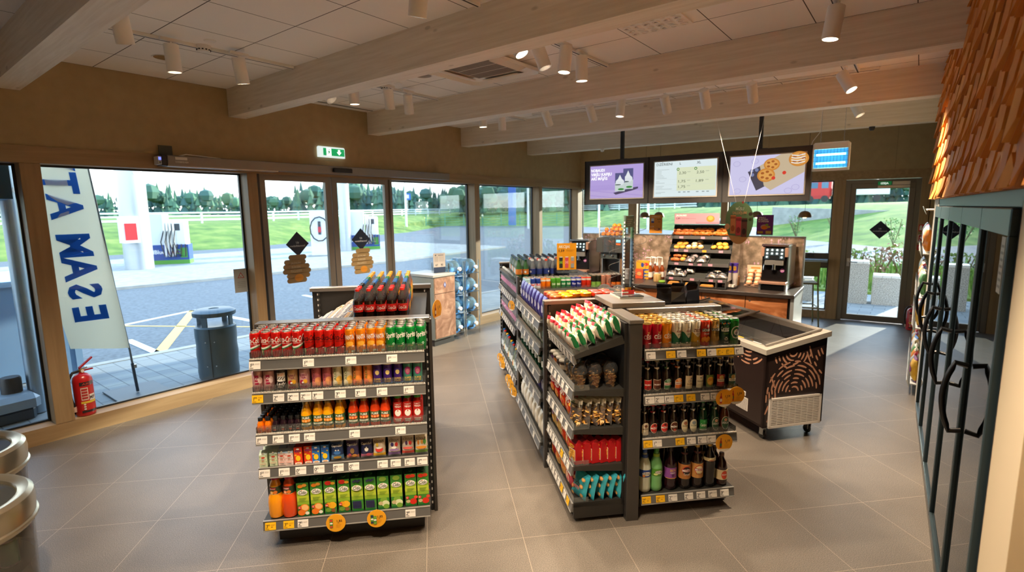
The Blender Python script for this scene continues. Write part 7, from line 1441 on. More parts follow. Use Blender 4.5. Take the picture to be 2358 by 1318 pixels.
b = MB(); b.tube([(.05, .18, .101), (.04, .26, .125), (.04, .40, .118), (.05, .6, .104)], .006, M_WHITE, 6); b.ob('cord', t)
b = MB(); b.box(-6.118, 2.12, 2.62, -6.10, 2.24, 2.735, c('#4a4f44', .6)); tag(b.ob('cover_plate', None, smooth=False), 'small dark grey plate on the wall above the door operator', 'plate')
t = thing('exit_sign', 'green emergency exit sign with arrow, lit, on wall above the entrance', 'exit sign', (-6.118, 3.89, 2.745), 0)
b = MB(); b.bbox(0, 0, 0, .045, .40, .135, c('#dff0ee', .4, 0, .35), .015); b.ob('housing', t); b = MB(); b.box(.045, .07, .022, .048, .38, .113, c('#128a4e', .5, 0, .5)); D = Draw(b, flat((.048, .07, .022), (0, 1, 0), (0, 0, 1), (1, 0, 0))); wl = c('#f2f7f2', .5, 0, .8)
D.rect(.045, .0, .115, .091, wl); gk = c('#128a4e', .5, 0, .3); D.ell(.085, .072, .008, .008, gk); D.poly([(.065, .05), (.08, .062), (.098, .05), (.088, .035), (.098, .01), (.085, .03), (.06, .012), (.076, .038)], gk)
D.rect(.215, .045, .245, .08, wl); D.poly([(.195, .05), (.23, .012), (.265, .05)], wl); b.ob('pictogram', t, smooth=False)
t = thing('exit_label', 'small green IZEJA sign above the glass exit door', 'sign', BW @ Vector((-.57, -.02, 2.39)), BR); b = MB(); b.box(0, 0, 0, .19, .018, .062, c('#1f7a40', .5, 0, .15)); D = Draw(b, front(0)); D.text('IZEJA', .095, .031, .03, c('#e6f0e6', .5, 0, .4), w=.11, bold=.02); b.ob('sign_plate', t)
def diamond(M, label):
    t = tag(mk('door_sticker', None), label, 'sticker'); t.matrix_world = M; b = MB(); s = .155; b.add([(0, 0, -s), (s, 0, 0), (0, 0, s), (-s, 0, 0)], [(0, 1, 2, 3)], '#16243a'); b.add([(0, .002, -s), (s, .002, 0), (0, .002, s), (-s, .002, 0)], [(3, 2, 1, 0)], '#cfd6dc'); D = Draw(b, front(0)); D.text('Uz', 0, .02, .026, '#cfd8e0'); D.text('redzēšanos!', 0, -.022, .024, '#cfd8e0', w=.2); b.ob('diamond_sheet', t, smooth=False)
LWM = lambda y, z: Matrix.Translation((-6.166, y, z)) @ Matrix.Rotation(HP, 4, 'Z')
diamond(LWM(3.575, 1.655), 'dark diamond farewell sticker on the nearer sliding door leaf'); diamond(LWM(4.53, 1.665), 'dark diamond farewell sticker on the farther sliding door leaf'); diamond(BW @ Matrix.Translation((-.48, .03, 1.63)), 'navy diamond farewell sticker on the glass exit door')
def splat(y, z, label):
    b = MB(); M = LWM(y, z); D = Draw(b, lambda u, v, l: tuple(M @ Vector((u, -l, v)))); h = '#a3885a'
    for k in range(6):
        x0 = -.16+.03*abs(k-2.5)*(.8 if k % 2 else 1.3); x1 = .17-.03*abs(k-3)*(1.1 if k % 2 else .6); zz = .16-.058*k
        D.n = .0005; D.rect(x0, zz-.032, x1, zz+.032, h); D.n = .0006; D.ell(x0, zz, .032, .032, h); D.ell(x1, zz, .032, .032, h)
    D.n = .0012
    for k, (s, w) in enumerate((('JAUNUMS', .14), ('BURGERI', .12), ('PAGARSO', .15))): D.n = .0012; D.text(s, .0, .09-.05*k, .026, '#cfc0a0', w=w)
    D.n = .0014; D.ell(.03, -.10, .06, .045, '#d8902f'); tag(b.ob('window_sticker', None, smooth=False), label, 'sticker')
splat(3.535, 1.33, 'brown splash shaped burger sticker on the nearer sliding door leaf'); splat(4.525, 1.345, 'brown splash shaped burger sticker on the farther sliding door leaf')
b = MB(); M = Matrix.Translation((-6.285, 2.9, 1.26)) @ Matrix.Rotation(HP, 4, 'Z'); b.box(-.08, 0, -.14, .08, .002, .14, '#b9c2c4', M); D = Draw(b, lambda u, v, l: tuple(M @ Vector((u, -l, v)))); D.poly([(-.04, .03), (.04, .03), (0, .10)], '#b5443a'); D.poly([(-.028, .037), (.028, .037), (0, .085)], '#d3dadb'); D.text('SC', 0, .05, .02, '#4a4a4a'); [D.rect(-.05, -.02-.02*k, .05, -.014-.02*k, '#98a2a4') for k in range(4)]; tag(b.ob('window_notice', None, smooth=False), 'grey notice with warning triangle on the window beside the entrance', 'notice')
b = MB(); b.box(-5.98, 3.0, 0, -5.6, 3.5, .006, c('#c3ced2', .25, .6)); tag(b.ob('floor_grate', None, smooth=False), 'shiny metal floor plate by the entrance', 'floor plate')
# ================================================================== fire extinguishers and red signs
def extinguisher(name, label, loc, rz, s=1.0):
    t = thing(name, label, 'fire extinguisher', loc, rz); t.scale = (s, s, s)
    b = MB(); b.lathe([(.068, 0), (.075, .006), (.078, .02), (.078, .34), (.07, .375), (.045, .40), (.022, .41), (.020, .42)], M_RED, 24); b.ob('cylinder', t)
    b = MB(); f = round_(.0785); D = Draw(b, f, .02); D.rect(-.06, .05, .06, .29, '#c32a24'); D.rect(-.06, .30, .06, .335, '#2a2020'); D.text('ABC', 0, .317, .018, '#c94a3a', w=.08); D.rect(-.055, .16, .0, .28, '#e0d2c2'); [D.rect(-.05, .17+.027*k, -.006, .19+.027*k, '#b5302a') for k in range(4)]; D.rect(.005, .15, .058, .21, '#efe6dc'); D.text('MIP', .03, .18, .03, '#3a2a2a', w=.045, bold=.03); D.rect(-.06, .128, .06, .148, '#e3c23a'); D.rect(-.06, .04, .06, .06, '#2a2020'); [D.ell(-.035, .075+.022*k, .009, .008, '#e6d8c8') for k in range(3)]; b.ob('label', t)
    b = MB(); b.lathe([(.018, .42), (.022, .425), (.022, .445), (.015, .45)], c('#c9a04a', .3, .8), 12); b.tube([(-.02, 0, .445), (.05, 0, .452)], .008, c('#b5b0a8', .3, .8), 8); b.lathe([(.014, 0), (.014, .008)], M_WHITE, 12, Matrix.Translation((0, -.022, .432)) @ Matrix.Rotation(HP, 4, 'X')); b.ob('valve', t)
    b = MB(); b.add([(-.015, -.012, .45), (-.015, .012, .45), (.10, .012, .535), (.10, -.012, .535), (-.015, -.012, .468), (-.015, .012, .468), (.098, .012, .548), (.098, -.012, .548)], [(0, 1, 2, 3), (7, 6, 5, 4), (0, 4, 5, 1), (2, 6, 7, 3), (0, 3, 7, 4), (1, 5, 6, 2)], '#b01a20'); b.box(.0, -.01, .425, .095, .01, .437, '#b01a20'); b.ob('handle', t, smooth=False)
    b = MB(); b.tube([(-.02, 0, .435), (-.07, .0, .43), (-.105, .0, .37), (-.112, .0, .26), (-.10, .0, .16), (-.088, .0, .10)], .011, M_DARK, 10); b.lathe([(.013, -.05), (.015, 0)], '#d2b8a8', 10, Matrix.Translation((-.086, 0, .10))); b.ob('hose', t)
extinguisher('fire_extinguisher', 'large red fire extinguisher standing on the window sill by a post', (-6.20, 1.30, .151), HP+.2, 1.0)
extinguisher('fire_extinguisher', 'red fire extinguisher on the floor beside the glass exit door', (.03, 10.75, 0), .3, .9)
for i, (z, h, w, hx, lab) in enumerate(((1.61, .115, .12, '#c0302a', 'red and white fire equipment sign beside the exit door, uppermost'), (1.42, .135, .125, '#d9cfc6', 'white framed fire button sign beside the exit door, middle one'), (1.30, .085, .11, '#b5282a', 'red fire alarm call point beside the exit door, lowest'))):
    t = thing(('fire_sign', 'fire_sign', 'alarm_call_point')[i], lab, 'sign', BW @ Vector((.045, -.014, z)), BR); b = MB(); b.box(0, -.02 if i == 2 else 0, 0, w, .004, h, hx); D = Draw(b, front(-.02 if i == 2 else 0))
    if i == 0: D.rect(.012, .02, .045, .09, WH); D.rect(.06, .02, .105, .06, WH); D.rect(.018, .08, .04, .1, WH)
    elif i == 1: D.rect(.01, .03, w-.01, h-.008, '#b5282a'); D.ell(.045, .085, .018, .02, WH); D.rect(.075, .06, .095, .11, WH)
    else: D.rect(.02, .025, .09, .06, '#d8c8be'); D.text('FIRE', .055, .042, .016, '#8a2a2a')
    b.ob('plate', t, smooth=False)
# ================================================================== cabinet with bin and water jug rack by the windows
t = thing('waste_cabinet', 'grey waste cabinet with brown burl front standing by the windows', 'cabinet', (-5.66, 5.40, 0), HP)
b = MB(); b.box(0, 0, .1, .46, .62, 1.06, c('#8f958f', .4, .2)); b.bbox(-.01, -.012, 1.06, .47, .63, 1.095, c('#a9aeac', .4), .003); b.box(.02, .03, 0, .44, .6, .1, c('#3a3836', .5)); b.ob('carcass', t, smooth=False)
b = MB(); b.box(.015, -.012, .12, .445, .002, .80, M_BURL2); b.ob('door', t, smooth=False)
b = MB(); b.box(.015, -.012, .81, .445, .002, 1.045, M_BURL2); D = Draw(b, front(-.012)); D.poly([(.23, .88), (.262, .93), (.23, .98), (.198, .93)], '#2c3a86'); D.poly([(.23, .90), (.245, .93), (.23, .965), (.216, .93)], '#b8bfe0'); b.ob('flap', t, smooth=False)
t = thing('table_sign', 'small white info sign with navy foot standing on the waste cabinet', 'sign', (-5.87, 5.62, 1.096), HP-.25); b = MB(); b.box(0, 0, 0, .21, .004, .30, '#d8d2cb'); D = Draw(b, front(0)); D.rect(0, 0, .21, .085, '#3a4a66'); D.ell(.04, .27, .012, .012, '#4a5a6a'); D.rect(.085, .262, .18, .275, '#8a8f94'); D.rect(.02, .17, .085, .25, '#c3bfba'); D.rect(.1, .17, .19, .25, '#c9c5c0'); D.text('67', .055, .12, .03, '#3a3f46'); D.text('92', .15, .12, .03, '#3a3f46'); b.ob('sign_sheet', t); b = MB(); b.box(0, -.03, -.004, .21, .03, 0, M_PVC); b.ob('stand', t)
JM = clear('jug blue', '#a9d8f2', 1.2, .04, 1.45, .25)
def jug():
    b = MB(); M = Matrix.Rotation(HP, 4, 'Y'); pr = [(.10, -.24), (.13, -.225), (.134, -.15), (.128, -.12), (.134, -.09), (.134, -.03), (.128, 0), (.134, .03), (.134, .09), (.125, .13), (.09, .175), (.04, .205), (.028, .215), (.028, .235)]; b.lathe(pr, JM, 22, M); k = MB(); k.lathe([(.031, .228), (.033, .262), (.028, .268), (.0001, .268)], c('#e6eef4', .3), 14, M); n = MB(); n.lathe([(.0295, .214), (.0295, .228)], c('#2f6fc0', .3), 14, M); return [('jug_body', b.me('jug_body'), []), ('cap', k.me('cap'), []), ('collar', n.me('collar'), [])]
JU_ = jug()
for j in range(2):
    t = thing('jug_rack', 'chrome floor rack holding four water jugs %s' % ('beside the waste cabinet', 'close to the window post')[j], 'rack', (-5.9, 5.97+.37*j, 0))
    b = MB()
    for x in (-.2, .17):
        for y in (-.165, .165): b.tube([(x, y, 0), (x, y, 1.24)], .009, M_CHROME, 8)
    b.ob('upright', t)
    for z in (.10, .40, .72, 1.03):
        b = MB()
        for y in (-.09, .09): b.tube([(-.2, y, z), (.17, y, z)], .006, M_CHROME, 6)
        for x in (-.2, .17): b.tube([(x, -.165, z), (x, .165, z)], .006, M_CHROME, 6)
        b.ob('cradle', t)
    for i, z in enumerate((.10, .40, .72, 1.03)): spawn(JU_, 'water_jug', (-5.90, 5.97+.37*j, z+.106), random.uniform(-.05, .05), 'large blue water jug lying on %s level of rack %s' % (('lowest', 'second', 'third', 'top')[i], ('beside the waste cabinet', 'close to the window post')[j]), 'water jug', 'blue water jugs in chrome racks')
# ================================================================== round drink coolers near the viewer
DM = clear('drum wall', '#e3e6e4', 1.0, .05, 1.45, .18)
for i, (x, y, lab) in enumerate(((-2.99, .13, 'round drink cooler with metal ring lid showing soda cans through its glass'), (-3.66, .22, 'round drink cooler with metal ring lid standing closer to the windows'))):
    t = thing('barrel_cooler', lab, 'drink cooler', (x, y, 0), 0)
    r = .285; b = MB(); b.lathe([(r*.86, .05), (r*.95, .80)], DM, 40); b.ob('clear_wall', t); b = MB(); b.lathe([(r*.8, 0), (r*.84, .05), (r*.84, .12), (r*.3, .12)], c('#8a8d8a', .4, .5), 32); b.ob('base', t)
    b = MB(); b.lathe([(r*.97, .775), (r*1.01, .79), (r*1.01, .80), (r*.985, .806), (r*1.0, .86), (r*.985, .895), (r*.93, .91), (r*.86, .908), (r*.80, .897), (r*.79, .88), (r*.78, .87)], c('#b9b19c', .28, .85), 48); b.ob('ring_lid', t)
    b = MB(); b.lathe([(r*.78, .885), (.0001, .886)], M_PVC, 40); b.ob('glass_top', t)
    b = MB(); f = round_(r*.93, 0); D = Draw(b, lambda u, v, l: tuple(Matrix.Rotation(1.15, 4, 'Z') @ Vector(f(u, v, l+.004))), .03); D.rect(-.07, .58, .07, .73, '#2f3438'); D.rect(-.07, .565, .07, .577, '#d9d4cc'); b.ob('label', t)
    b = MB(); b.lathe([(r*.9, .60), (.0001, .60)], c('#4a3f3c', .5), 24); b.ob('inner_tray', t)
    CC2 = [can(.033, .115, h, None) for h in ('#b81c1c', '#2a2626', '#c9c4bc', '#2f7a3a')]
    k = 0
    for a in range(7):
        for rr in (.09, .185):
            if k > 12: break
            o = spawn(CC2[k % 4], 'soda_can', (x+rr*math.cos(a*.9+rr), y+rr*math.sin(a*.9+rr), .602), a, '%s loose can, %s in the round cooler %s' % (('red', 'black', 'silver', 'green')[k % 4], ORD[k], ('closer one', 'near the windows')[i]), 'can', 'loose cans in the round coolers'); k += 1
# ================================================================== bar ledge, stool and pendants at the back windows
t = thing('bar_ledge', 'dark bar ledge mounted across the back window by the exit door', 'ledge', BW @ Vector((-1.9, 0, 0)), BR); b = MB(); b.bbox(-.9, -.30, 1.06, .68, .0, 1.10, c('#8fa0b0', .35, .2), .004); b.box(-.9, .0, .93, .69, .1, 1.2, c('#4a4238', .5)); b.box(-.9, -.2, .98, .68, 0, 1.06, c('#55493c', .5)); b.ob('ledge_board', t, smooth=False); b = MB(); b.box(.35, -.012, 1.12, .46, 0, 1.19, '#2a2826'); b.ob('socket', t, smooth=False)
t = thing('bar_stool', 'olive green bar stool standing by the back window ledge', 'stool', (-1.50, 10.30, 0), .35); M_OL = c('#6f6a45', .5)
b = MB(); b.bbox(-.19, -.19, .72, .19, .19, .75, M_OL, .01); b.ob('seat', t, smooth=False); b = MB(); b.add([(-.18, -.19, .86), (.18, -.19, .86), (.18, -.22, 1.12), (-.18, -.22, 1.12), (-.18, -.175, .86), (.18, -.175, .86), (.18, -.205, 1.12), (-.18, -.205, 1.12)], [(0, 1, 2, 3), (7, 6, 5, 4), (0, 4, 5, 1), (2, 6, 7, 3), (0, 3, 7, 4), (1, 5, 6, 2)], M_OL); b.ob('backrest', t, smooth=False)
for x in (-.17, .17):
    for y in (-.17, .17): b = MB(); b.tube([(x*1.25, y*1.25, 0), (x, y, .72), (x, y-.02 if y < 0 else y, 1.0 if y < 0 else .73)], .013, M_OL, 8); b.ob('leg', t)
b = MB(); b.tube([(-.2, -.2, .32), (.2, -.2, .32), (.2, .2, .32), (-.2, .2, .32)], .011, c('#b9bcae', .4, .4), 8, closed=True); b.ob('footrest', t)
for i, (x, y) in enumerate(((-4.18, 9.6), (-4.0, 9.85), (-2.2, 9.7), (-1.46, 9.6))):
    t = thing('pendant_lamp', 'small brown dome pendant lamp before the back windows, %s from the window corner' % ORD[i], 'pendant lamp', (x, y, 1.87), 0, 'dome pendants before the back windows'); b = MB(); b.lathe([(.10, 0), (.098, .03), (.08, .07), (.05, .095), (.015, .105)], c('#6f563c', .4, .3), 20); b.ob('lamp_shade', t); b = MB(); b.lathe([(.035, .02), (.03, .0), (.015, -.012), (.0001, -.014)], c('#ffd9a0', .4, 0, 6), 12); b.ob('bulb', t); b = MB(); b.tube([(0, 0, .1), (0, 0, CEIL-1.87)], .0025, M_DARK, 5); b.ob('cord', t)
# ================================================================== outside
M_ASPH = ramp_mat('asphalt', [(.3, '#4d545c'), (.7, '#666e76')], (14, 14, 14), rough=.85, detail=8)
M_CONC = ramp_mat('pale concrete', [(.3, '#8d8e8c'), (.7, '#a3a4a1')], (3, 3, 3), rough=.85)
M_GRASS = ramp_mat('meadow grass', [(.25, '#3c5c22'), (.5, '#5f7c2e'), (.75, '#869146')], (.9, .9, .9), rough=.95, detail=9)
def paver_mat():
    m, t, b = newmat('grey pavers'); n = t.nodes; L = t.links; tc = n.new('ShaderNodeTexCoord'); br = n.new('ShaderNodeTexBrick'); L.new(tc.outputs['Object'], br.inputs[0])
    br.inputs['Color1'].default_value = srgb('#7f8486'); br.inputs['Color2'].default_value = srgb('#8e9292'); br.inputs['Mortar'].default_value = srgb('#5e6265'); br.inputs['Scale'].default_value = 1; br.inputs['Mortar Size'].default_value = .006; br.inputs['Brick Width'].default_value = .4; br.inputs['Row Height'].default_value = .2
    L.new(br.outputs[0], b.inputs['Base Color']); b.inputs['Roughness'].default_value = .85; return m
M_PAVE = paver_mat()
def slabg(name, pts, z0, z1, m): b = MB(); b.prism(pts, z0, z1, m); return struct(b.ob(name, None, smooth=False))
slabg('ground', [(-260, -120), (120, -120), (120, 300), (-260, 300)], -.6, -.05, M_ASPH)
slabg('pavement_apron', [(-9.05, -8), (-6.34, -8), (-6.34, 10.6), (-8.4, 10.6), (-8.75, 4)], -.05, -.01, M_PAVE)
slabg('kerb_strip', [(-9.2, -8), (-9.05, -8), (-8.75, 4), (-8.4, 10.6), (-8.55, 10.6), (-8.9, 4)], -.05, .0, M_CONC)
slabg('pavement_rear', [(-6.34, 10.6), (.55, 11.3), (6, 11.8), (6, 14.9), (-8.4, 14.3), (-8.4, 10.6)], -.05, -.01, M_PAVE)
slabg('concrete_island', [(-18.8, -14), (-17.4, 8), (-17.0, 14), (-18.2, 23), (-28.5, 23), (-29, -14)], -.05, .03, M_CONC)
slabg('grass_verge', [(-9, 14.6), (8, 15.0), (8, 21.9), (-9, 20.8)], -.05, .03, M_GRASS)
def seg(x0, y0, x1, y1, w, h, name='road_marking', z=-.045):
    d = Vector((x1-x0, y1-y0, 0)); n_ = Vector((-d.y, d.x, 0)).normalized()*w/2; b = MB(); b.prism([(x0-n_.x, y0-n_.y), (x1-n_.x, y1-n_.y), (x1+n_.x, y1+n_.y), (x0+n_.x, y0+n_.y)], -.05, z, h); struct(b.ob(name, None, smooth=False))
YL, WL = '#e2bd5a', '#e6e6e4'
seg(-12.43, 4.66, -9.05, 2.86, .16, YL); seg(-11.8, 3.2, -9.4, 4.75, .05, YL); seg(-10.4, 2.85, -9.1, 2.83, .12, WL); seg(-12.45, 4.66, -9.5, 4.9, .12, WL); seg(-11.9, 3.2, -12.4, 4.6, .10, WL); seg(-12.3, 7.2, -9.7, 7.0, .12, WL); seg(-12.6, 9.6, -9.7, 9.3, .12, WL)
# embankment and fields: toe line, crest line, then level land
toe = [(-38, -90), (-34, -20), (-33.3, 8), (-32.4, 15), (-40, 35), (-52, 52), (-36, 56), (-22, 51), (-8, 40), (-1, 32), (20, 31), (70, 34)]
crest = [(-48, -90), (-44, -20), (-43.3, 8), (-43, 20), (-52, 42), (-60, 66), (-38, 70), (-22, 64), (-8, 56), (-1, 52), (20, 52), (74, 54)]
far = [(-250, -110), (-250, -20), (-250, 20), (-250, 60), (-250, 130), (-200, 250), (-110, 290), (-60, 290), (-30, 290), (0, 290), (40, 290), (115, 290)]
zc = [1.3, 1.3, 1.3, 1.3, 1.4, 1.5, 1.7, 2.0, 2.2, 2.3, 2.3, 2.3]; b = MB(); V = []
for i in range(12):
    (ax, ay), (bx, by) = toe[i], crest[i]; V += [(ax, ay, -.05), (ax+(bx-ax)*.35, ay+(by-ay)*.35, zc[i]*.42), (ax+(bx-ax)*.75, ay+(by-ay)*.75, zc[i]*.9), (bx, by, zc[i]), (far[i][0], far[i][1], zc[i]+.6)]
b.add(V, [(5*i+j, 5*i+5+j, 5*i+6+j, 5*i+1+j) for i in range(11) for j in range(4)], M_GRASS); struct(b.ob('terrain_embankment'))
# long guard rail on the crest
def guard(pts, label, posts):
    t = thing('guard_rail', label, 'guard rail', (pts[0][0], pts[0][1], pts[0][2]), 0); o = Vector(pts[0]); m = c('#d5dadd', .5, .2); b = MB()
    for h, r in ((.25, .09), (.55, .06), (.80, .06)): b.tube([(Vector(p)-o)+Vector((0, 0, h)) for p in pts], r, m, 6)
    b.ob('rail', t); b = MB()
    for i in range(len(pts)-1):
        a, d = Vector(pts[i]), Vector(pts[i+1]); k = int((d-a).length/3.2)
        for j in range(k): p = a+(d-a)*j/k-o; b.box(p.x-.06, p.y-.06, p.z-.05, p.x+.06, p.y+.06, p.z+.86, m)
    b.ob('post_lattice', t, smooth=False)
guard([(-44.5, -25, 1.3), (-44.3, 8, 1.3), (-44, 21, 1.3), (-53, 43, 1.4), (-61, 67, 1.5)], 'long white three bar guard rail along the embankment crest', 12)
guard([(-61, 69, 1.55), (-38, 72, 1.75), (-22, 66, 2.0)], 'white guard rail on the rear embankment beyond corner window', 8)
# forest
rr = random.Random(3); b = MB(); FG = [c(h, .95) for h in ('#3f5f52', '#47685a', '#4f7058', '#43645f', '#567a62')]
def tree(x, y, z, h, cone):
    m = rr.choice(FG)
    if cone:
        n = 6; vs = [(x, y, z+h)]; fs = []
        for k in range(3):
            zz = z+h*(.75-.28*k); r = h*(.06+.05*k); base = len(vs)
            vs += [(x+r*math.cos(2*math.pi*j/n+k), y+r*math.sin(2*math.pi*j/n+k), zz-h*.06) for j in range(n)]; vs.append((x, y, zz+h*.25)); fs += [(base+j, base+(j+1) % n, base+n) for j in range(n)]
        b.add(vs, fs, m)
    else: b.ball((x, y, z+h*.72), h*.24, m, 6, 4, None, (1, 1, rr.uniform(.8, 1.1)))
for k in range(1500):
    a = rr.uniform(R(84), R(186)); d = rr.uniform(120, 160); x, y = d*math.cos(a), d*math.sin(a); hh = 4.9+1.2*math.sin(a*23)+rr.uniform(-.7, .9)+(1.6 if a < R(150) else 0)+(1.5 if a < R(130) else 0); tree(x, y, 1.2, hh*rr.uniform(.8, 1.15), rr.random() < .75)
for k in range(420):
    a = rr.uniform(R(112), R(134)); d = rr.uniform(80, 100); x, y = d*math.cos(a), d*math.sin(a); tree(x, y, 1.2, rr.uniform(3.0, 5.4), rr.random() < .3)
tag(b.ob('forest'), 'distant dark green forest edge beyond the embankment', 'forest', None, 'stuff')
# canopy columns, dispensers, charger, poles
def column(x, y, r, label, ext=False):
    t = thing('canopy_column', label, 'column', (x, y, .03), 0); b = MB(); b.lathe([(r, 0), (r, 6)], c('#b7bdc2', .35, .6), 28); b.ob('column_shaft', t); b = MB(); b.tube([(r+.02, 0, 3.5), (-r-.02, 0, 3.5)], .05, M_STEEL, 8); b.ob('bracket', t)
    if ext: b = MB(); b.box(r*.6, -.62, 1.0, r+.25, -.1, 1.95, '#d8dcde'); b.box(r*.6-.02, -.55, 1.1, r+.26, -.18, 1.7, '#c0262c'); b.ob('extinguisher_box', t, smooth=False)
column(-23.0, 6.95, .46, 'thick silver canopy column with red extinguisher box outside', True); column(-23.6, 16.4, .28, 'slim pale canopy column outside the sliding door')
def dispenser(x, y, rz, label):
    t = thing('fuel_dispenser', label, 'fuel dispenser', (x, y, .03), rz); b = MB(); b.bbox(-.75, -.35, .75, .05, .35, 2.05, '#dcdfe0', .05); b.bbox(.12, -.3, .75, .75, .3, 1.75, '#e6e8e8', .05); b.ob('cabinet', t, smooth=False)
    b = MB(); b.box(-.75, -.36, .05, .8, .36, .78, '#2a4a8f'); b.box(-.76, -.37, 0, .81, .37, .16, '#5a9a3a'); D = Draw(b, front(-.36)); D.text('AdBlue', -.35, .5, .16, WH, w=.6, bold=.02); D.text('D', .45, .5, .2, '#7fc04a'); D.rect(.5, .25, .75, .65, '#4f9a3f'); b.ob('plinth', t, smooth=False)
    b = MB(); [b.box(-.02+.11*k, -.42, .3, .04+.11*k, -.34, 2.0-.1*k, WH) for k in range(4)]; b.ob('hose_post', t, smooth=False)
    b = MB(); [b.tube([(.0+.13*k, -.4, 1.35), (-.1+.15*k, -.55, .9), (.0+.17*k, -.58, .35), (.2+.17*k, -.5, .3), (.3+.14*k, -.42, .8)], .022, M_DARK, 7) for k in range(4)]; b.ob('hose', t)
    b = MB(); b.box(.25, -.31, 1.35, .55, -.3, 1.62, '#3a4044'); b.ob('display', t, smooth=False)
dispenser(-24.3, 8.4, 1.0, 'white fuel dispenser with blue and green base beside silver column'); dispenser(-23.7, 17.6, 1.0, 'white fuel dispenser with black hoses beside the slim column')
t = thing('ev_charger', 'white car charger with black cables outside the sliding door', 'charger', (-22.0, 13.9, .03), 1.0); b = MB(); b.bbox(-.4, -.3, 0, .4, .3, 2.1, '#e3e8ec', .08); b.box(-.55, -.4, -.02, .6, .4, .05, M_CONC); b.ob('cabinet', t, smooth=False); b = MB(); b.box(-.06, -.34, 1.0, .06, -.3, 1.6, '#3a3f45'); b.box(-.07, -.35, 1.1, .07, -.33, 1.35, '#c0303a'); b.ob('connector', t, smooth=False); b = MB(); b.tube([(.4*math.cos(a), -.42, 1.25+.55*math.sin(a)) for a in [k*.5 for k in range(13)]], .03, M_DARK, 7); b.ob('cable', t)
for i, (x, y, h, lab) in enumerate(((-44.0, 38.3, 5.6, 'tall white lamp post on the grass seen beside the sliding door'), (-34, 47, 6.0, 'white lamp post beyond the corner window'), (-21, 49, 6.2, 'white lamp post behind the pastry display'), (-28, 52, 4.4, 'short white post behind the juicer'))):
    b = MB(); b.lathe([(.12, -.3), (.10, h)], c('#e6eaec', .4, .2), 10); tag(b.ob('lamp_post', None, (x, y, .2)), lab, 'lamp post')
for i, (x, y, h, lab) in enumerate(((-57, 50, 3.2, 'blue road sign on a pole before the forest'), (-47.5, 8.5, 1.6, 'small blue road sign on the crest behind feather flag'))):
    t = thing('road_sign', lab, 'road sign', (x, y, 1.3), 1.1); b = MB(); b.lathe([(.05, 0), (.05, h)], M_STEEL, 8); b.ob('pole', t); b = MB(); b.box(-.45, -.06, h-.9, .45, -.03, h, '#2f66c0'); Draw(b, front(-.06)).rect(-.2, h-.7, .2, h-.2, '#dfe6f2'); b.ob('sign_plate', t, smooth=False)
b = MB(); [b.tube([(-47+1.7*k, 44.0+1.5*k, .2), (-47+1.7*k, 44+1.5*k, 1.6)], .05, c('#3f8a7a', .5), 6) for k in range(9)]; [b.tube([(-47, 44, .4+.3*j), (-33.4, 56, .4+.3*j)], .02, c('#5a9a8a', .5), 5) for j in range(4)]; tag(b.ob('wire_fence', None, (0, 0, .0)), 'green wire fence at the foot of the embankment', 'fence')
t = thing('banner_pylon', 'tall blue banner pylon seen through the narrow corner window', 'pylon', (-38.5, 50.0, .2), .6); b = MB(); b.box(-.45, -.1, 0, .45, .1, 5.0, '#3f6ab8'); b.ob('pylon_body', t, smooth=False)
# feather flag with mirrored lettering
t = thing('feather_flag', 'cream feather flag with mirrored blue lettering outside the large window', 'flag', (-7.02, 1.96, 0), 0)
pole = [(0, 0, .02), (0, -.03, .5), (-.02, -.09, 1.2), (-.02, -.16, 2.1), (-.02, -.23, 2.9), (-.02, -.36, 3.5)]
def pole_y(z):
    for (a, b_) in zip(pole, pole[1:]):
        if z <= b_[2]: f = (z-a[2])/(b_[2]-a[2]); return a[1]+(b_[1]-a[1])*f
    return pole[-1][1]
b = MB(); b.tube(pole, [.013, .011, .01, .009, .008, .006], c('#8a8f94', .4, .6), 8); b.ob('pole', t)
b = MB(); b.tube([(0, 0, .02), (0, -.022, .36)], .016, c('#3a4a5a', .4, .3), 8); b.lathe([(.02, .3), (.02, .34)], M_STEEL, 8); b.ob('pole_socket', t)
FLG = bpy.data.materials.new('cream flag cloth'); FLG.use_nodes = True; ft = FLG.node_tree; ft.nodes.clear(); fo = ft.nodes.new('ShaderNodeOutputMaterial'); fd = ft.nodes.new('ShaderNodeBsdfDiffuse'); fs_ = ft.nodes.new('ShaderNodeBsdfTranslucent'); fm_ = ft.nodes.new('ShaderNodeMixShader'); fd.inputs[0].default_value = srgb('#e6dabb'); fs_.inputs[0].default_value = srgb('#efe3c3'); fm_.inputs[0].default_value = .5; ft.links.new(fd.outputs[0], fm_.inputs[1]); ft.links.new(fs_.outputs[0], fm_.inputs[2]); ft.links.new(fm_.outputs[0], fo.inputs[0])
def fl_map(u, v, l):            # u: away from the pole (-y), v: height
    return (.03*math.sin(u*9+v*2)+l, pole_y(v)-u, v)
b = MB(); nz, nu = 26, 8; V = []
for j in range(nz+1):
    f = j/nz
    for i in range(nu+1):
        e = i/nu; lo = .55+.09*(e)**1.2 if True else 0; z = lo+(3.4-lo)*f; wd_ = .50+.04*math.sin(f*5)-max(0, f-.8)*.8
        V.append(fl_map(e*wd_+.005, z, 0))
b.add(V+[(x-.002, y, z) for x, y, z in V], [(j*(nu+1)+i, j*(nu+1)+i+1, (j+1)*(nu+1)+i+1, (j+1)*(nu+1)+i) for j in range(nz) for i in range(nu)], FLG)
bl_ = FLG.copy(); bl_.node_tree.nodes['Diffuse BSDF'].inputs[0].default_value = srgb('#3f7fd6'); bl_.node_tree.nodes['Translucent BSDF'].inputs[0].default_value = srgb('#4f92ea'); zz = .90
tx = 'ESAM ATVĒRTI'; z = .88
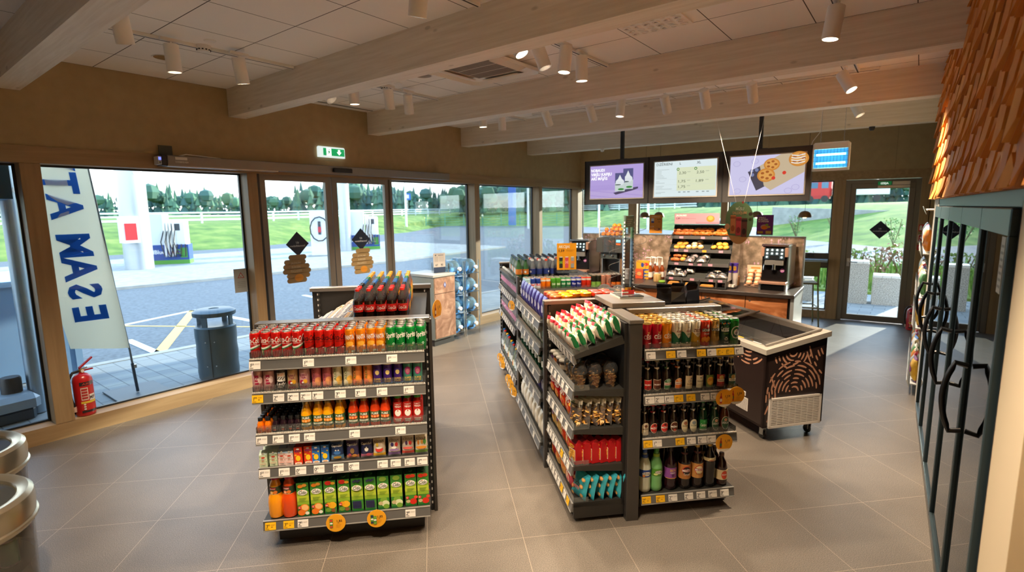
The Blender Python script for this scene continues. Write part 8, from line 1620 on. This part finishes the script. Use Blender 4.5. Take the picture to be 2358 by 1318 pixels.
for ch in tx:
    if ch != ' ':
        v, f, w = text_geo(ch, .035, 0); s_ = .40; P = []
        # letter advances upward; its top points away from the viewer's right (pole side on the outer face)
        for x, y in v: P.append(fl_map(.40-y*s_*.98, z+.115+x*s_*.86, .004))
        b.add(P, f, bl_); b.add([(p[0]-.010, p[1], p[2]) for p in P], f, bl_)
    z += .245 if ch != ' ' else .16
    if z > 3.2: break
b.ob('flag_cloth', t)
b = MB(); b.bbox(-.34, -.25, .0, .30, .27, .012, c('#46535a', .5), .003); b.ob('base_plate', t, smooth=False)
# litter bin
t = thing('litter_bin', 'round grey steel litter bin with flat cap outside the window', 'litter bin', (-6.86, 2.80, 0), 0); mB = c('#56656e', .4, .4)
b = MB(); b.lathe([(.21, 0), (.225, .03), (.232, .1), (.226, .2), (.234, .32), (.226, .44), (.234, .55), (.232, .66), (.215, .68), (.0001, .66)], mB, 28); b.ob('bin_body', t)
b = MB(); b.lathe([(.235, .80), (.242, .81), (.242, .85), (.20, .875), (.06, .88), (.055, .872), (.0001, .872)], mB, 28); b.ob('cap', t)
b = MB(); [b.box(-.03, -.215, .66, .03, -.19, .81, mB, Matrix.Rotation(k*HP+.6, 4, 'Z')) for k in range(4)]; b.box(.2275, -.003, .03, .236, .003, .66, M_DARK, Matrix.Rotation(-.7, 4, 'Z')); [b.ball((.235, s*.05, h), .008, M_STEEL, 6, 5, Matrix.Rotation(-.7, 4, 'Z')) for s in (-1, 1) for h in (.2, .5)]; b.ob('stay_lattice', t)
# steel post, blue-grey enclosure, low cover
b = MB(); b.lathe([(.065, 0), (.065, 3.4)], c('#9fb0bd', .35, .7), 18); b.lathe([(.075, 2.28), (.075, 2.33)], M_STEEL, 18); tag(b.ob('steel_post', None, (-7.2, 1.12, 0)), 'tall galvanised steel post outside the window edge', 'post')
t = thing('metal_enclosure', 'blue grey metal enclosure box standing outside behind steel post', 'enclosure', (-8.6, 1.83, 0), 0); b = MB(); b.box(-1.6, -3.2, 0, 0, 0, 1.22, c('#7f9fc0', .35, .3)); b.ob('enclosure_body', t, smooth=False); b = MB(); b.bbox(-1.63, -3.23, 1.2, .03, .03, 1.27, c('#8fb0cf', .3, .3), .006); b.box(-.02, -.06, 0, .012, .012, 1.2, c('#8aa8c6', .35, .3)); b.ob('frame_trim', t, smooth=False)
t = thing('pump_cover', 'low grey pump cover with black cap outside the window corner', 'cover', (-7.45, .70, 0), .1); b = MB(); b.bbox(-.5, -.5, .12, .5, .38, .26, c('#9aa9b5', .4, .2), .05); b.bbox(-.46, -.46, .0, .46, .34, .12, c('#33434f', .5), .03); b.ob('cover_body', t, smooth=False); b = MB(); b.lathe([(.085, .25), (.085, .40), (.075, .42), (.0001, .42)], M_DARK, 18, Matrix.Translation((.25, .22, 0))); b.ob('cap', t)
b = MB(); b.box(-8.35, -1.5, 2.2, -6.5, 1.05, 2.75, c('#2f5a78', .4, .2)); tag(b.ob('canopy_panel', None, smooth=False), 'dark blue canopy edge above the steel post outside', 'canopy edge')
# rear terrace: granite blocks, shrubs, wall, truck
M_GRAN = ramp_mat('speckled granite', [(.35, '#8d8a84'), (.5, '#b9b5ad'), (.65, '#dad6cf')], (60, 60, 60), rough=.7)
for nm, lab, x0, y0, x1, y1, h in (('granite_table', 'tall granite block table outside the glass exit door', -1.08, 13.15, -.74, 13.55, .90), ('granite_stool', 'low granite block seat outside the glass exit door', -.66, 13.2, -.20, 13.65, .62), ('granite_bench', 'granite bench outside the window by the exit door', -2.6, 12.9, -1.72, 13.3, .52)):
    t = thing(nm, lab, 'outdoor furniture', ((x0+x1)/2, y0, -.01), .08); w = (x1-x0)/2; d = y1-y0; b = MB()
    if nm == 'granite_bench': b.box(-w, 0, 0, -w+.18, d, h-.09, M_GRAN); b.box(w-.18, 0, 0, w, d, h-.09, M_GRAN)
    else: b.box(-w, 0, 0, w, d, h-.05, M_GRAN)
    b.ob('block', t, smooth=False); b = MB(); [b.bbox(-w+.005+(2*w-.01)/3*k, -.005, h-.05, -w+(2*w-.01)/3*(k+1), d+.005, h, c('#e6e4de', .6), .004) for k in range(3)]; b.ob('slat', t, smooth=False)
rg = random.Random(9); b = MB()
for k in range(5200):
    x, y = rg.uniform(-6.5, 2.2), rg.uniform(14.85, 21.6); h = rg.uniform(.22, .6)*(1.0 if y < 18 else .6); a = rg.uniform(0, 6.28); w = .025; dx, dy = w*math.cos(a), w*math.sin(a); b.add([(x-dx, y-dy, 0), (x+dx, y+dy, 0), (x+rg.uniform(-.15, .15), y+rg.uniform(-.15, .15), h)], [(0, 1, 2)], c(('#557a2a', '#6f8f3a', '#8a9f4a')[k % 3], .9))
tag(b.ob('grass', smooth=False), 'long sunny grass on the verge behind the terrace', 'grass', None, 'stuff')
for i, (x, y, s, hx) in enumerate(((-.75, 16.6, .9, '#9a6f5a'), (-.2, 16.8, 1.0, '#a5705a'), (.35, 16.9, .8, '#8a7a52'), (-1.4, 16.9, .8, '#7f8a4a'), (-2.6, 17.2, .7, '#8a9a52'), (-4.0, 18.5, .9, '#5f8a44'), (-5.2, 18.9, .8, '#5f8a44'), (-.9, 31.5, 1.2, '#5f8a3f'), (.9, 31.8, 1.1, '#5f8a3f'), (-3.6, 34.5, 1.3, '#4f7f3f'), (-6.0, 36.8, 1.3, '#4f7f3f'))):
    t = thing('young_shrub', ('reddish' if i < 3 else 'green')+' young shrub beyond the rear terrace, %s counted from the granite table outwards' % ORD[i], 'shrub', (x, y, 0 if y < 30 else .1), 0); b = MB(); q = MB()
    for k in range(9): a = rg.uniform(0, 6.28); q.tube([(0, 0, 0), (.25*s*math.cos(a), .25*s*math.sin(a), .6*s), (.4*s*math.cos(a), .4*s*math.sin(a), s*rg.uniform(.8, 1.1))], .012, '#6a5a3c', 4)
    for k in range(170):
        a = rg.uniform(0, 6.28); z = s*rg.uniform(.25, 1.1); r_ = .42*s*rg.uniform(.1, 1)*(z/s)**.5; p = Vector((r_*math.cos(a), r_*math.sin(a), z)); u = Vector((rg.uniform(-1, 1), rg.uniform(-1, 1), rg.uniform(-1, 1)))*.06; w = Vector((rg.uniform(-1, 1), rg.uniform(-1, 1), rg.uniform(-1, 1)))*.04; b.add([p-u, p+w, p+u, p-w], [(0, 1, 2, 3)], hx if k % 3 else '#7f9a4a')
    q.ob('stem', t); b.ob('foliage', t, smooth=False)
b = MB(); b.add([(-9, 44.5, -.1), (-.2, 44.8, -.1), (-.2, 45.4, -.1), (-9, 45.1, -.1), (-9, 44.5, 2.0), (-.2, 44.8, 1.62), (-.2, 45.4, 1.62), (-9, 45.1, 2.0)], [(4, 5, 6, 7), (0, 1, 5, 4), (1, 2, 6, 5), (2, 3, 7, 6), (3, 0, 4, 7)], M_CONC); tag(b.ob('retaining_slab', None, smooth=False), 'grey concrete retaining slab on the far slope behind exit door', 'concrete slab')
t = thing('red_truck', 'red truck passing on the far embankment road behind the exit window', 'truck', (-13.2, 95, 2.65), .05)
b = MB(); b.bbox(-1.4, -1.2, .9, 2.2, 1.2, 3.5, '#c0302c', .25); b.box(-1.42, -1.21, .5, 2.0, 1.21, 1.0, '#b02a2a'); b.ob('cab', t, smooth=False); b = MB(); b.box(-1.0, -1.23, 2.1, .4, -1.2, 3.0, '#4a6a86'); b.box(.9, -1.23, 2.1, 1.8, -1.2, 3.0, '#5a7a96'); b.ob('window', t, smooth=False); b = MB(); b.box(2.4, -1.25, 1.0, 9.5, 1.25, 2.2, '#dfe3e6'); b.ob('trailer', t, smooth=False)
for x in (-.6, 1.4, 5, 8): b = MB(); b.lathe([(.5, -.2), (.5, .2)], '#2a2a2c', 16, Matrix.Translation((x, -1.1, .5)) @ Matrix.Rotation(HP, 4, 'X')); b.ob('wheel', t)
t = thing('white_car', 'white car parked on the far road behind the window posters', 'car', (-9.5, 33.5, -.05), .15); b = MB(); b.bbox(-2.1, -.85, .3, 2.1, .85, .85, '#e6eaec', .15); b.add([(-1.6, -.8, .85), (1.3, -.8, .85), (.7, -.7, 1.4), (-1.2, -.7, 1.4), (-1.6, .8, .85), (1.3, .8, .85), (.7, .7, 1.4), (-1.2, .7, 1.4)], [(0, 1, 2, 3), (7, 6, 5, 4), (3, 2, 6, 7), (1, 5, 6, 2), (0, 3, 7, 4)], '#cfd6da'); b.ob('body_shell', t, smooth=False)
b = MB(); b.box(-1.1, -.82, .95, .6, -.74, 1.3, '#4a5a66'); b.ob('window', t, smooth=False)
for x in (-1.3, 1.3): b = MB(); b.lathe([(.32, -.1), (.32, .1)], '#26282a', 14, Matrix.Translation((x, -.78, .32)) @ Matrix.Rotation(HP, 4, 'X')); b.ob('wheel', t)
